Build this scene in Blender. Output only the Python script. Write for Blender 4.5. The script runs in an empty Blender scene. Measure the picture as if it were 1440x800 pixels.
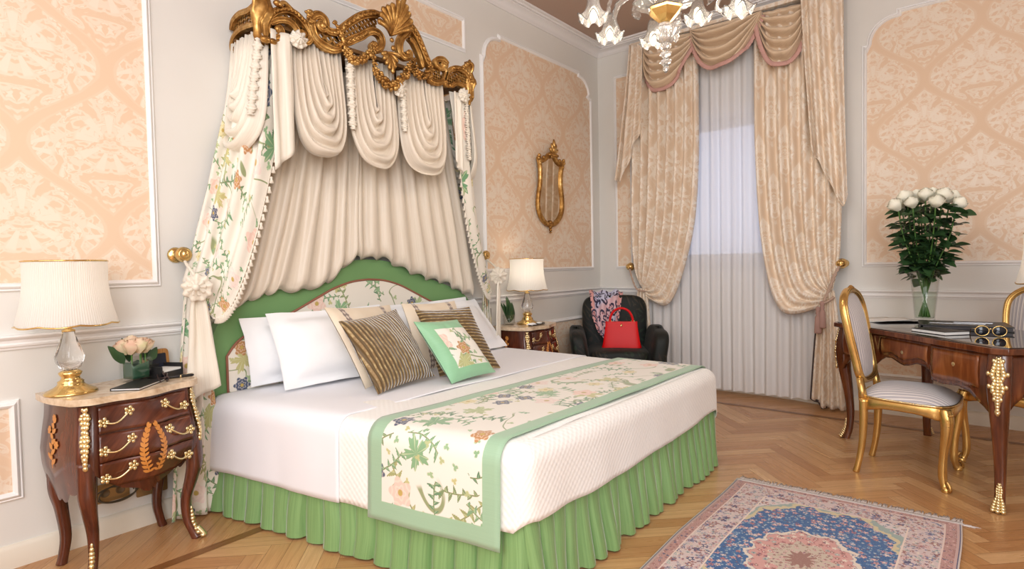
import bpy, bmesh, math, random
import numpy as np
from mathutils import Vector, Matrix, noise
from mathutils.geometry import tessellate_polygon

random.seed(7)
PI = math.pi
SC = bpy.context.scene
COL = SC.collection

# ------------------------------------------------------------------ camera, world, lights, exposure
cam_d = bpy.data.cameras.new('camera')
cam = bpy.data.objects.new('camera', cam_d)
COL.objects.link(cam)
SC.camera = cam
cam_d.sensor_fit = 'HORIZONTAL'
cam_d.sensor_width = 36.0
cam_d.lens = 802.43 / 1440 * 36
cam_d.clip_start = 0.05
YAW, PITCH, ROLL = 0.6867, -0.0334, -0.0195
_fw = Vector((-math.sin(YAW) * math.cos(PITCH), math.cos(YAW) * math.cos(PITCH), math.sin(PITCH)))
_r = _fw.cross(Vector((0, 0, 1))).normalized()
_u = _r.cross(_fw)
_r2 = _r * math.cos(ROLL) + _u * math.sin(ROLL)
_u2 = -_r * math.sin(ROLL) + _u * math.cos(ROLL)
_m = Matrix((_r2, _u2, -_fw)).transposed().to_4x4()
_m.translation = Vector((3.0632, -5.1981, 1.2))
cam.matrix_world = _m

w = bpy.data.worlds.new('world')
SC.world = w
w.use_nodes = True
w.node_tree.nodes['Background'].inputs[0].default_value = (0.56, 0.66, 0.95, 1)
w.node_tree.nodes['Background'].inputs[1].default_value = 1.9


def area(name, loc, target, size, size_y, power, color):
    d = bpy.data.lights.new(name, 'AREA')
    d.shape = 'RECTANGLE'
    d.size, d.size_y = size, size_y
    d.energy = power
    d.color = color
    o = bpy.data.objects.new(name, d)
    COL.objects.link(o)
    o.location = loc
    o.rotation_euler = (Vector(target) - Vector(loc)).to_track_quat('-Z', 'Y').to_euler()
    return o


# soft area fills added beside and behind the camera; no windows there
area('fill_light_left', (1.6, -6.75, 1.9), (0.9, -2.0, 1.1), 2.4, 2.2, 58, (0.94, 0.975, 1.0))
area('fill_light_rear', (4.6, -6.6, 2.0), (1.6, -1.5, 1.0), 2.0, 2.2, 200, (0.945, 0.975, 1.0))
# added overhead area fill just under the ceiling, standing in for bounce
area('fill_light_overhead', (2.9, -4.6, 3.3), (2.2, -2.6, 0.0), 2.6, 2.6, 112, (0.96, 0.98, 1.0))

SC.view_settings.view_transform = 'Standard'
SC.view_settings.look = 'None'
SC.view_settings.gamma = 1.0
SC.view_settings.use_curve_mapping = False
SC.view_settings.exposure = -0.55
try:
    SC.cycles.use_denoising = True
    SC.cycles.max_bounces = 9
    SC.cycles.diffuse_bounces = 4
    SC.cycles.glossy_bounces = 4
    SC.cycles.transmission_bounces = 8
    SC.cycles.transparent_max_bounces = 10
    SC.cycles.sample_clamp_indirect = 6.0
    SC.cycles.caustics_reflective = False
    SC.cycles.caustics_refractive = False
except Exception:
    pass


# ------------------------------------------------------------------ node helpers
def S(r, g, b):
    def f(c):
        c /= 255.0
        return c / 12.92 if c <= 0.04045 else ((c + 0.055) / 1.055) ** 2.4
    return (f(r), f(g), f(b), 1.0)


class E:
    """a float socket with operators that become Math nodes"""
    def __init__(s, nt, sock):
        s.nt, s.k = nt, sock

    def op(s, name, *o, clamp=False):
        n = s.nt.nodes.new('ShaderNodeMath')
        n.operation = name
        n.use_clamp = clamp
        for i, x in enumerate((s,) + o):
            if isinstance(x, E):
                s.nt.links.new(x.k, n.inputs[i])
            else:
                n.inputs[i].default_value = float(x)
        return E(s.nt, n.outputs[0])

    def __add__(s, o): return s.op('ADD', o)
    __radd__ = __add__
    def __sub__(s, o): return s.op('SUBTRACT', o)
    def __rsub__(s, o): return (s * -1.0) + o
    def __mul__(s, o): return s.op('MULTIPLY', o)
    __rmul__ = __mul__
    def __truediv__(s, o): return s.op('DIVIDE', o)
    def __neg__(s): return s * -1.0
    def sin(s): return s.op('SINE')
    def cos(s): return s.op('COSINE')
    def abs(s): return s.op('ABSOLUTE')
    def floor(s): return s.op('FLOOR')
    def sqrt(s): return s.op('SQRT')
    def pow(s, p): return s.op('POWER', p)
    def min(s, o): return s.op('MINIMUM', o)
    def max(s, o): return s.op('MAXIMUM', o)
    def mod(s, m): return s.op('FLOORED_MODULO', m)
    def lt(s, o): return s.op('LESS_THAN', o)
    def gt(s, o): return s.op('GREATER_THAN', o)
    def atan2(s, o): return s.op('ARCTAN2', o)
    def clamp(s): return s.op('ADD', 0.0, clamp=True)

    def sm(s, a, b):
        """smoothstep from 0 at a to 1 at b"""
        n = s.nt.nodes.new('ShaderNodeMapRange')
        n.interpolation_type = 'SMOOTHSTEP'
        flip = a > b
        n.inputs['From Min'].default_value = min(a, b)
        n.inputs['From Max'].default_value = max(a, b)
        n.inputs['To Min'].default_value = 1.0 if flip else 0.0
        n.inputs['To Max'].default_value = 0.0 if flip else 1.0
        s.nt.links.new(s.k, n.inputs['Value'])
        return E(s.nt, n.outputs['Result'])


class T:
    """material under construction"""
    def __init__(s, name):
        s.m = bpy.data.materials.new(name)
        s.m.use_nodes = True
        s.nt = s.m.node_tree
        s.b = s.nt.nodes['Principled BSDF']
        s.out = s.nt.nodes['Material Output']

    def n(s, t): return s.nt.nodes.new(t)

    def setv(s, **k):
        for a, v in k.items():
            s.b.inputs[a.replace('_', ' ')].default_value = v
        return s

    def uv(s):
        n = s.n('ShaderNodeUVMap')
        x = s.n('ShaderNodeSeparateXYZ')
        s.nt.links.new(n.outputs[0], x.inputs[0])
        return E(s.nt, x.outputs[0]), E(s.nt, x.outputs[1])

    def obj(s):
        n = s.n('ShaderNodeTexCoord')
        x = s.n('ShaderNodeSeparateXYZ')
        s.nt.links.new(n.outputs['Object'], x.inputs[0])
        return [E(s.nt, x.outputs[i]) for i in range(3)]

    def vec(s, x, y, z=0.0):
        n = s.n('ShaderNodeCombineXYZ')
        for i, a in enumerate((x, y, z)):
            if isinstance(a, E):
                s.nt.links.new(a.k, n.inputs[i])
            else:
                n.inputs[i].default_value = a
        return n.outputs[0]

    def noise(s, vec, scale, detail=2.0, rough=0.5, dist=0.0):
        n = s.n('ShaderNodeTexNoise')
        if vec is not None:
            s.nt.links.new(vec, n.inputs['Vector'])
        n.inputs['Scale'].default_value = scale
        n.inputs['Detail'].default_value = detail
        n.inputs['Roughness'].default_value = rough
        n.inputs['Distortion'].default_value = dist
        return E(s.nt, n.outputs[0])

    def voro(s, x, y, scale, rnd=1.0):
        """2-D cells: local offset from the cell point in uv units, and three random numbers"""
        n = s.n('ShaderNodeTexVoronoi')
        n.voronoi_dimensions = '2D'
        n.inputs['Scale'].default_value = scale
        n.inputs['Randomness'].default_value = rnd
        s.nt.links.new(s.vec(x, y), n.inputs['Vector'])
        p = s.n('ShaderNodeSeparateXYZ')
        s.nt.links.new(n.outputs['Position'], p.inputs[0])
        c = s.n('ShaderNodeSeparateColor')
        s.nt.links.new(n.outputs['Color'], c.inputs[0])
        return (x - E(s.nt, p.outputs[0]), y - E(s.nt, p.outputs[1]),
                [E(s.nt, c.outputs[i]) for i in range(3)])

    def mix(s, f, a, b):
        n = s.n('ShaderNodeMix')
        n.data_type = 'RGBA'
        if isinstance(f, E):
            s.nt.links.new(f.k, n.inputs[0])
        else:
            n.inputs[0].default_value = f
        for i, c in ((6, a), (7, b)):
            if isinstance(c, (tuple, list)):
                n.inputs[i].default_value = c
            else:
                s.nt.links.new(c, n.inputs[i])
        return n.outputs[2]

    def ramp(s, f, stops, const=False):
        n = s.n('ShaderNodeValToRGB')
        cr = n.color_ramp
        cr.interpolation = 'CONSTANT' if const else 'LINEAR'
        while len(cr.elements) < len(stops):
            cr.elements.new(0.5)
        for e, (p, c) in zip(cr.elements, stops):
            e.position = p
            e.color = c
        s.nt.links.new(f.k, n.inputs[0])
        return n.outputs[0]

    def base(s, c):
        if isinstance(c, (tuple, list)):
            s.b.inputs['Base Color'].default_value = c
        else:
            s.nt.links.new(c, s.b.inputs['Base Color'])
        return s

    def link(s, e, inp):
        s.nt.links.new(e.k if isinstance(e, E) else e, s.b.inputs[inp])
        return s

    def bump(s, h, strength=0.3, dist=0.01):
        n = s.n('ShaderNodeBump')
        n.inputs['Strength'].default_value = strength
        n.inputs['Distance'].default_value = dist
        s.nt.links.new(h.k, n.inputs['Height'])
        s.nt.links.new(n.outputs[0], s.b.inputs['Normal'])
        return s


def simple(name, c, rough=0.5, metal=0.0, **k):
    t = T(name)
    t.base(c).setv(Roughness=rough, Metallic=metal, **k)
    return t.m


def damask_mask(t, x, y, W=0.64, H=0.72):
    """0..1: light leaves between the plain ribbons of an ogee lattice"""
    A = W / 4
    c = (y * (2 * PI / H)).cos() * A
    def wrapd(v, m):
        return ((v + m / 2).mod(m) - m / 2)
    wob = (t.noise(t.vec(x, y), 14, 1) - 0.5) * 0.02
    e = wrapd(x - c + wob, W).abs()
    o = wrapd(x - W / 2 + c + wob, W).abs()
    d = e.min(o)
    ribbon = d.sm(0.040, 0.034)
    edge = ribbon * d.sm(0.020, 0.028)
    k = ((x - A) / (W / 2) + 0.5).floor()
    xm = (x - A - k * (W / 2)).abs()
    yy = y + (k.mod(2.0)) * (H / 2)
    ym = wrapd(yy, H)
    v = t.vec(xm, ym)
    n1 = t.noise(v, 11, 1.2, 0.5, 2.2)
    n2 = t.noise(v, 30, 1.0, 0.5, 1.6)
    lines = (n1 - 0.5).abs().sm(0.075, 0.030)
    lines2 = (n2 - 0.5).abs().sm(0.10, 0.04)
    blobs = n1.sm(0.54, 0.60) * n2.sm(0.40, 0.50)
    # palmette fans about each lattice crossing and each cell centre
    rr = (xm * xm + (ym + 0.02) * (ym + 0.02)).sqrt()
    th = xm.atan2(ym + 0.02)
    fan = (th * 11.0).cos().sm(0.1, 0.5) * rr.sm(0.13, 0.10) * rr.sm(0.03, 0.045)
    ym2 = wrapd(yy - H / 2, H)
    rr2 = (xm * xm + (ym2 - 0.03) * (ym2 - 0.03)).sqrt()
    th2 = xm.atan2(ym2 - 0.03)
    fan2 = (th2 * 9.0).cos().sm(0.0, 0.45) * rr2.sm(0.15, 0.12) * rr2.sm(0.035, 0.05)
    m = (lines * 0.75).max(blobs).max(fan).max(fan2).max(lines2 * 0.55 * n1.sm(0.46, 0.5))
    return (m * (ribbon * -1.0 + 1.0)).max(edge * 0.22)


def floral_colour(t, x, y, ground, scale=1.0, dark=0.0, big=1.0):
    """printed sprigs, vines and blossoms on a pale ground, in metres of cloth"""
    x = x * (scale * 0.80)
    y = y * (scale * 0.80)
    wx = x + (t.noise(t.vec(x, y), 9, 1) - 0.5) * 0.03
    wy = y + (t.noise(t.vec(y, x, 3.0), 9, 1) - 0.5) * 0.03
    col = ground
    g1, g2, g3 = S(110, 158, 116), S(150, 184, 142), S(88, 134, 98)
    # winding stems
    n = t.noise(t.vec(x, y, 1.7), 4.2, 0.6, 0.4, 0.8)
    stem = (n - 0.5).abs().sm(0.014, 0.007) * t.noise(t.vec(x, y, 9.1), 5, 0).sm(0.40, 0.48)
    col = t.mix(stem, col, S(150, 160, 118))
    # leafy sprigs: a curved stalk with paired leaves that shorten toward the tip
    for sc, L, s_, A_, B_, seed, thr in ((5.2, 0.092, 0.036, 0.032, 0.0125, 0.0, 0.10), (6.4, 0.070, 0.028, 0.025, 0.0095, 5.3, 0.22)):
        lx, ly, (ra, rb, rc) = t.voro(wx + seed, wy - seed, sc, 0.9)
        ca, sa = (ra * 6.28).cos(), (ra * 6.28).sin()
        p = lx * ca + ly * sa
        q = ly * ca - lx * sa
        q = q - (rb - 0.5) * 9.0 * p * p
        on = rb.gt(thr) * p.abs().lt(L)
        taper = (p * -0.55 / L + 0.75)
        k = (q.gt(0.0) * 0.5 + p / s_)
        pm = (k - k.floor() - 0.30) * s_
        qa = q.abs()
        a = (pm * -0.62 + qa * 0.78) / taper
        b = (pm * 0.78 + qa * 0.62) / taper
        jag = ((a * 900.0).sin() * 0.10 + 1.0)
        e = ((a - A_ * 0.80) / A_)
        f = (b / B_) * jag
        leaf = (e * e + f * f).sm(1.05, 0.95) * on
        lc = t.ramp(rc, [(0.0, g1), (0.45, g2), (0.72, g3), (1.0, S(188, 184, 124))])
        lc = t.mix((b.abs().sm(0.0022, 0.0008)) * 0.55, lc, S(214, 220, 186))
        lc = t.mix(b.gt(0.0) * 0.25, lc, S(62, 104, 78))
        col = t.mix(qa.sm(0.0030, 0.0018) * on, col, S(132, 142, 96))
        col = t.mix(leaf, col, lc)
    # broad jagged leaves and small clover bits
    for sc, R, lob, seed in ((5.6, 0.060, 2.5, 9.7), (24.0, 0.013, 1.5, 8.1)):
        lx, ly, (ra, rb, rc) = t.voro(wx + seed, wy - seed, sc)
        r = (lx * lx + ly * ly).sqrt()
        a = ly.atan2(lx) + ra * 6.28
        shape = ((a * lob).cos().abs() * 0.55 + (a * 18.0).cos() * 0.10 + 0.34) * R
        leaf = (r - shape).sm(0.002, -0.002) * rb.gt(0.62 if sc < 10 else 0.80)
        vein = (a * 9.0).cos().sm(0.80, 0.97) * 0.55
        lc = t.ramp(rc, [(0.0, g1), (0.45, g2), (0.8, S(196, 190, 132))])
        lc = t.mix(vein, lc, S(216, 220, 182))
        col = t.mix(leaf, col, lc)
    # blossoms
    for sc, R, pet, seed, stops in (
            (4.6 / big, 0.050 * big, 5.0, 2.2, [(0.0, S(238, 204, 190)), (0.62, S(236, 216, 208)), (0.88, S(200, 150, 100))]),
            (6.2 / big, 0.036 * big, 6.0, 6.6, [(0.0, S(72, 84, 110)), (0.42, S(190, 138, 88)), (0.62, S(222, 210, 160))])):
        lx, ly, (ra, rb, rc) = t.voro(x + seed, y + seed * 0.7, sc, 0.85)
        r = (lx * lx + ly * ly).sqrt()
        a = ly.atan2(lx) + ra * 6.28
        edge = ((a * pet).cos() * 0.16 + 0.84) * R
        fl = (r - edge).sm(0.003, -0.002) * rb.gt(0.44)
        ring = ((r * (2.6 * 6.28 / R)) + (a * pet).cos() * 1.4).cos().sm(0.1, 0.7)
        fc = t.ramp(rc, stops, True)
        fc2 = t.mix(0.45, fc, S(250, 236, 222))
        fc = t.mix(ring * 0.8, fc, fc2)
        fc = t.mix(r.sm(R * 0.24, R * 0.16), fc, S(196, 168, 92))
        col = t.mix(fl, col, fc)
    return col


# ------------------------------------------------------------------ mesh helpers
ORG = {}


class MB:
    def __init__(s):
        s.v, s.f, s.uv = [], [], []

    def add(s, vs, fs, uvs=None):
        o = len(s.v)
        s.v += [tuple(p) for p in vs]
        s.uv += list(uvs) if uvs is not None else [(p[0] + 0.37 * p[1], p[2] + 0.61 * p[1]) for p in vs]
        s.f += [tuple(i + o for i in f) for f in fs]
        return s

    def grid(s, fn, nu, nv, cu=False, cv=False, uvf=None):
        mu = nu if cu else nu + 1
        mv = nv if cv else nv + 1
        vs, uv = [], []
        for i in range(mu):
            for j in range(mv):
                a, b = i / nu, j / nv
                vs.append(tuple(fn(a, b)))
                uv.append(uvf(a, b) if uvf else (a, b))
        fs = []
        for i in range(nu):
            for j in range(nv):
                i2, j2 = (i + 1) % mu, (j + 1) % mv
                fs.append((i * mv + j, i2 * mv + j, i2 * mv + j2, i * mv + j2))
        return s.add(vs, fs, uv)

    def box(s, c, d, rz=0.0, M=None):
        vs = []
        for sx in (-1, 1):
            for sy in (-1, 1):
                for sz in (-1, 1):
                    p = Vector((sx * d[0] / 2, sy * d[1] / 2, sz * d[2] / 2))
                    if rz:
                        p = Matrix.Rotation(rz, 3, 'Z') @ p
                    if M is not None:
                        p = M @ p
                    vs.append(p + Vector(c))
        return s.add(vs, [(0, 1, 3, 2), (4, 6, 7, 5), (0, 4, 5, 1), (2, 3, 7, 6), (0, 2, 6, 4), (1, 5, 7, 3)])

    def bar(s, a, b, w, h):
        a, b = Vector(a), Vector(b)
        d = b - a
        q = d.to_track_quat('X', 'Z').to_matrix()
        return s.box((a + b) / 2, (d.length, w, h), M=q)

    def lathe(s, prof, n=24, c=(0, 0, 0), ax=None, cap=True, wob=None):
        """prof: (r, z) list"""
        M = Matrix.Identity(3) if ax is None else Vector(ax).to_track_quat('Z', 'Y').to_matrix()
        c = Vector(c)
        k = len(prof)
        vs = []
        for i in range(n):
            a = 2 * PI * i / n
            for (r, z) in prof:
                if wob:
                    r = r * wob(a, z)
                vs.append(c + M @ Vector((r * math.cos(a), r * math.sin(a), z)))
        fs = []
        for i in range(n):
            i2 = (i + 1) % n
            for j in range(k - 1):
                fs.append((i * k + j, i2 * k + j, i2 * k + j + 1, i * k + j + 1))
        if cap:
            if prof[0][0] > 1e-6:
                fs.append(tuple(i * k for i in range(n))[::-1])
            if prof[-1][0] > 1e-6:
                fs.append(tuple(i * k + k - 1 for i in range(n)))
        return s.add(vs, fs)

    def ball(s, c, r, n=12, m=8, M=None):
        c = Vector(c)
        if not isinstance(r, (tuple, list)):
            r = (r, r, r)
        def fn(u, v):
            a, b = 2 * PI * u, PI * (v - 0.5)
            b = max(-PI / 2 + 1e-3, min(PI / 2 - 1e-3, b))
            p = Vector((r[0] * math.cos(a) * math.cos(b), r[1] * math.sin(a) * math.cos(b), r[2] * math.sin(b)))
            return c + (M @ p if M is not None else p)
        return s.grid(fn, n, m, cu=True)

    def tube(s, pts, r, n=8, closed=False, rb=None, up=None, cap=True, pw=2.0):
        """tube through pts; r number or list; rb = second half axis (flat section); up = fixed reference for rb"""
        P = [Vector(p) for p in pts]
        k = len(P)
        R = r if isinstance(r, (list, tuple)) else [r] * k
        RB = R if rb is None else (rb if isinstance(rb, (list, tuple)) else [rb] * k)
        vs = []
        ref = Vector(up) if up is not None else None
        prevn = None
        for i in range(k):
            if closed:
                t = P[(i + 1) % k] - P[i - 1]
            else:
                t = P[min(i + 1, k - 1)] - P[max(i - 1, 0)]
            if t.length < 1e-9:
                t = Vector((0, 0, 1))
            t.normalize()
            if ref is not None:
                b = (ref - t * ref.dot(t))
                if b.length < 1e-6:
                    b = t.orthogonal()
                b.normalize()
                nn = b.cross(t)
            else:
                if prevn is None:
                    prevn = t.orthogonal().normalized()
                nn = prevn - t * prevn.dot(t)
                if nn.length < 1e-6:
                    nn = t.orthogonal()
                nn.normalize()
                prevn = nn
                b = t.cross(nn)
            for j in range(n):
                a = 2 * PI * j / n
                ca, sa = math.cos(a), math.sin(a)
                if pw != 2.0:
                    ca = math.copysign(abs(ca) ** (2 / pw), ca)
                    sa = math.copysign(abs(sa) ** (2 / pw), sa)
                vs.append(P[i] + nn * (R[i] * ca) + b * (RB[i] * sa))
        fs = []
        for i in range(k if closed else k - 1):
            i2 = (i + 1) % k
            for j in range(n):
                j2 = (j + 1) % n
                fs.append((i * n + j, i * n + j2, i2 * n + j2, i2 * n + j))
        if cap and not closed:
            fs.append(tuple(range(n))[::-1])
            fs.append(tuple((k - 1) * n + j for j in range(n)))
        return s.add(vs, fs)

    def prism(s, poly, fn, d0, d1, uvm=None):
        """2-D polygon (a,b) swept from depth d0 to d1; fn(a,b,d) gives the point"""
        n = len(poly)
        vs = [fn(a, b, d0) for a, b in poly] + [fn(a, b, d1) for a, b in poly]
        if n > 4:
            tri = tessellate_polygon([[Vector((a, b, 0)) for a, b in poly]])
            fs = [tuple(q)[::-1] for q in tri] + [tuple(i + n for i in q) for q in tri]
        else:
            fs = [tuple(range(n))[::-1], tuple(range(n, 2 * n))]
        for i in range(n):
            j = (i + 1) % n
            fs.append((i, j, n + j, n + i))
        uv = [(a, b) for a, b in poly] * 2
        return s.add(vs, fs, uv)

    def build(s, name, mat, parent=None, smooth=True, loc=None, rz=0.0, bevel=0.0, solid=0.0, sub=0, weld=False, angle=None, off=0.0):
        org = ORG.get(parent.name, Vector((0, 0, 0))) if parent is not None else Vector((0, 0, 0))
        me = bpy.data.meshes.new(name)
        me.from_pydata([Vector(p) - org for p in s.v], [], s.f)
        uvl = me.uv_layers.new(name='UVMap')
        idx = np.zeros(len(me.loops), dtype=np.int32)
        me.loops.foreach_get('vertex_index', idx)
        uva = np.array(s.uv, dtype=np.float32)[idx]
        uvl.data.foreach_set('uv', uva.ravel())
        bm = bmesh.new()
        bm.from_mesh(me)
        if weld:
            bmesh.ops.remove_doubles(bm, verts=bm.verts, dist=1e-4)
        bmesh.ops.recalc_face_normals(bm, faces=bm.faces)
        bm.to_mesh(me)
        bm.free()
        me.polygons.foreach_set('use_smooth', [smooth] * len(me.polygons))
        if mat is not None:
            me.materials.append(mat)
        o = bpy.data.objects.new(name, me)
        COL.objects.link(o)
        if parent is not None:
            o.parent = parent
            if parent.name in ORG:
                ORG[o.name] = org
        if loc is not None:
            o.location = loc
            o.rotation_euler = (0, 0, rz)
        if solid:
            md = o.modifiers.new('thick', 'SOLIDIFY')
            md.thickness = solid
            md.offset = off
        if bevel:
            md = o.modifiers.new('bevel', 'BEVEL')
            md.width = bevel
            md.segments = 2
            md.limit_method = 'ANGLE'
            md.angle_limit = math.radians(40)
            if smooth:
                md.harden_normals = False
        if sub:
            md = o.modifiers.new('sub', 'SUBSURF')
            md.levels = md.render_levels = sub
        if smooth and angle:
            try:
                me.set_sharp_from_angle(angle=math.radians(angle))
            except Exception:
                pass
        return o


def thing(name, label, cat, loc=(0, 0, 0), rz=0.0, group=None, world=False):
    o = bpy.data.objects.new(name, None)
    o.empty_display_size = 0.1
    COL.objects.link(o)
    o.location = loc
    o.rotation_euler = (0, 0, rz)
    o['label'] = label
    o['category'] = cat
    if group:
        o['group'] = group
    if world:
        ORG[o.name] = Vector(loc)
    return o


def tag(o, label, cat, group=None):
    o['label'] = label
    o['category'] = cat
    if group:
        o['group'] = group
    return o


def struct(o):
    o['kind'] = 'structure'
    return o


def copy_tree(o, parent=None):
    c = o.copy()
    COL.objects.link(c)
    if parent is not None:
        c.parent = parent
    for ch in list(o.children):
        copy_tree(ch, c)
    return c


def cr(pts, n=8, closed=False):
    """Catmull-Rom through points of any dimension"""
    P = [np.array(p, float) for p in pts]
    k = len(P)
    out = []
    segs = k if closed else k - 1
    for i in range(segs):
        if closed:
            p0, p1, p2, p3 = P[(i - 1) % k], P[i], P[(i + 1) % k], P[(i + 2) % k]
        else:
            p0, p1, p2, p3 = P[max(i - 1, 0)], P[i], P[i + 1], P[min(i + 2, k - 1)]
        for j in range(n):
            t = j / n
            out.append(0.5 * ((2 * p1) + (-p0 + p2) * t + (2 * p0 - 5 * p1 + 4 * p2 - p3) * t * t + (-p0 + 3 * p1 - 3 * p2 + p3) * t ** 3))
    if not closed:
        out.append(P[-1])
    return [tuple(float(x) for x in q) for q in out]


def lerp(a, b, t):
    return a + (b - a) * t


def ip(pts, t):
    """piecewise linear lookup: pts list of (key, value...)"""
    if t <= pts[0][0]:
        return pts[0][1:] if len(pts[0]) > 2 else pts[0][1]
    for a, b in zip(pts, pts[1:]):
        if t <= b[0]:
            k = (t - a[0]) / max(1e-9, b[0] - a[0])
            if len(a) > 2:
                return tuple(lerp(x, y, k) for x, y in zip(a[1:], b[1:]))
            return lerp(a[1], b[1], k)
    return pts[-1][1:] if len(pts[-1]) > 2 else pts[-1][1]


def nz(x, y=0.0, z=0.0):
    return noise.noise(Vector((x, y, z)))


def sst(a, b, x):
    t = max(0.0, min(1.0, (x - a) / (b - a)))
    return t * t * (3 - 2 * t)


def box_uv(o):
    """uv in metres by dominant axis, for flat slabs"""
    me = o.data
    uv = me.uv_layers[0].data
    for p in me.polygons:
        n = p.normal
        ax = max(range(3), key=lambda i: abs(n[i]))
        for li in p.loop_indices:
            c = me.vertices[me.loops[li].vertex_index].co
            uv[li].uv = ((c.y, c.z), (c.x, c.z), (c.x, c.y))[ax]

# ------------------------------------------------------------------ materials
t = T('wall_paint'); o3 = t.obj()
nn = t.noise(t.vec(*o3), 3.0, 3)
t.base(t.mix(nn, S(225, 222, 216), S(231, 228, 223))).setv(Roughness=0.6)
M_WALL = t.m
M_TRIM = simple('trim_paint', S(243, 241, 240), 0.38)
M_CROWN = simple('crown_paint', S(236, 233, 233), 0.45)
M_BASE = simple('skirting_paint', S(232, 222, 206), 0.4)
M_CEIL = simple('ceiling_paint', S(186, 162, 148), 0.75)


def damask_wall(name, ground, light):
    t = T(name)
    x, y = t.uv()
    m = damask_mask(t, x, y)
    weave = t.noise(t.vec(x * 60.0, y * 400.0), 1.0, 0)
    c = t.mix(m, ground, light)
    t.base(c).link(t.ramp(m, [(0, (0.62,) * 3 + (1,)), (1, (0.42,) * 3 + (1,))]), 'Roughness')
    t.bump(weave, 0.06, 0.004)
    return t.m


M_DAMASK = damask_wall('peach_damask', S(231, 201, 172), S(239, 222, 203))

t = T('oak_parquet')
u, v = t.uv()
ca = t.n('ShaderNodeVertexColor'); ca.layer_name = 'plank'
sp = t.n('ShaderNodeSeparateColor'); t.nt.links.new(ca.outputs[0], sp.inputs[0])
rnd = E(t.nt, sp.outputs[0]); kind = E(t.nt, sp.outputs[1])
gr = t.noise(t.vec(u * 3.0, v * 60.0, rnd * 40.0), 1.0, 4, 0.6, 0.6)
g2 = t.noise(t.vec(u * 1.2, v * 14.0, rnd * 17.0), 1.0, 2, 0.5, 1.5)
c1 = t.ramp(rnd, [(0.0, S(182, 130, 84)), (0.3, S(195, 144, 96)), (0.65, S(205, 156, 106)), (1.0, S(216, 173, 125))])
c2 = t.mix(gr.sm(0.35, 0.75) * 0.40, c1, S(148, 98, 56))
c3 = t.mix(g2.sm(0.55, 0.8) * 0.35, c2, S(218, 178, 130))
c4 = t.mix(kind, c3, t.mix(gr, S(122, 74, 36), S(142, 92, 48)))
t.base(c4).setv(Roughness=0.27)
t.link(t.ramp(gr, [(0, (0.22,) * 3 + (1,)), (1, (0.36,) * 3 + (1,))]), 'Roughness')
t.bump(gr, 0.04, 0.002)
M_FLOOR = t.m
M_GROUND = simple('joint_dark', S(90, 58, 34), 0.6)

CEIL = 3.395
RX, RY = 5.2, -7.0

# ------------------------------------------------------------------ the shell
mb = MB()
mb.box((-0.1, RY / 2 + 0.1, CEIL / 2), (0.2, -RY + 0.6, CEIL))
struct(mb.build('wall_left', M_WALL, smooth=False))
nich = [(-0.2, 0.0), (0.44, 0.0), (0.50, 0.07), (0.62, 0.10), (1.65, 0.115), (1.85, 0.09), (2.05, 0.035), (2.25, 0.0), (RX + 0.2, 0.0)]


def wall_y(x):
    return ip([(a, b) for a, b in nich], x)


def wall_piece(mb, x0, x1, z0, z1):
    xs = [x0] + [a for a, b in nich if x0 < a < x1] + [x1]
    poly = [(x, wall_y(x)) for x in xs] + [(x1, 0.34), (x0, 0.34)]
    mb.prism(poly, lambda a, b, d: (a, b, d), z0, z1)


WX0, WX1, WZ0, WZ1 = 0.66, 1.94, 1.12, 2.52
mb = MB()
wall_piece(mb, -0.2, WX0, 0, CEIL)
wall_piece(mb, WX1, RX + 0.2, 0, CEIL)
wall_piece(mb, WX0, WX1, 0, WZ0)
wall_piece(mb, WX0, WX1, WZ1, CEIL)
struct(mb.build('wall_back', M_WALL, smooth=False))
mb = MB(); mb.box((RX + 0.1, RY / 2, CEIL / 2), (0.2, -RY + 0.4, CEIL))
struct(mb.build('wall_right', M_WALL, smooth=False))
mb = MB(); mb.box((RX / 2, RY - 0.1, CEIL / 2), (RX + 0.4, 0.2, CEIL))
struct(mb.build('wall_front', M_WALL, smooth=False))
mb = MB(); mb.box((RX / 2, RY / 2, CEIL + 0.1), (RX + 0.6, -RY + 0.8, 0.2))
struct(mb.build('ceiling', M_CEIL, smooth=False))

# window behind the sheers: dark wooden casement, glass
M_FRAME = simple('window_frame_paint', S(104, 92, 86), 0.5)


def thin_glass(name, tint=(1, 1, 1, 1), refl=1.0):
    t = T(name)
    fr = t.n('ShaderNodeLayerWeight'); fr.inputs[0].default_value = 0.5
    tr = t.n('ShaderNodeBsdfTransparent'); tr.inputs[0].default_value = tint
    gs = t.n('ShaderNodeBsdfGlossy'); gs.inputs['Roughness'].default_value = 0.02
    mx = t.n('ShaderNodeMixShader')
    f = ((E(t.nt, fr.outputs[1]).pow(4.0) * 0.75 + 0.04) * refl).clamp()
    t.nt.links.new(f.k, mx.inputs[0]); t.nt.links.new(tr.outputs[0], mx.inputs[1]); t.nt.links.new(gs.outputs[0], mx.inputs[2])
    t.nt.links.new(mx.outputs[0], t.out.inputs[0])
    return t.m


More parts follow.
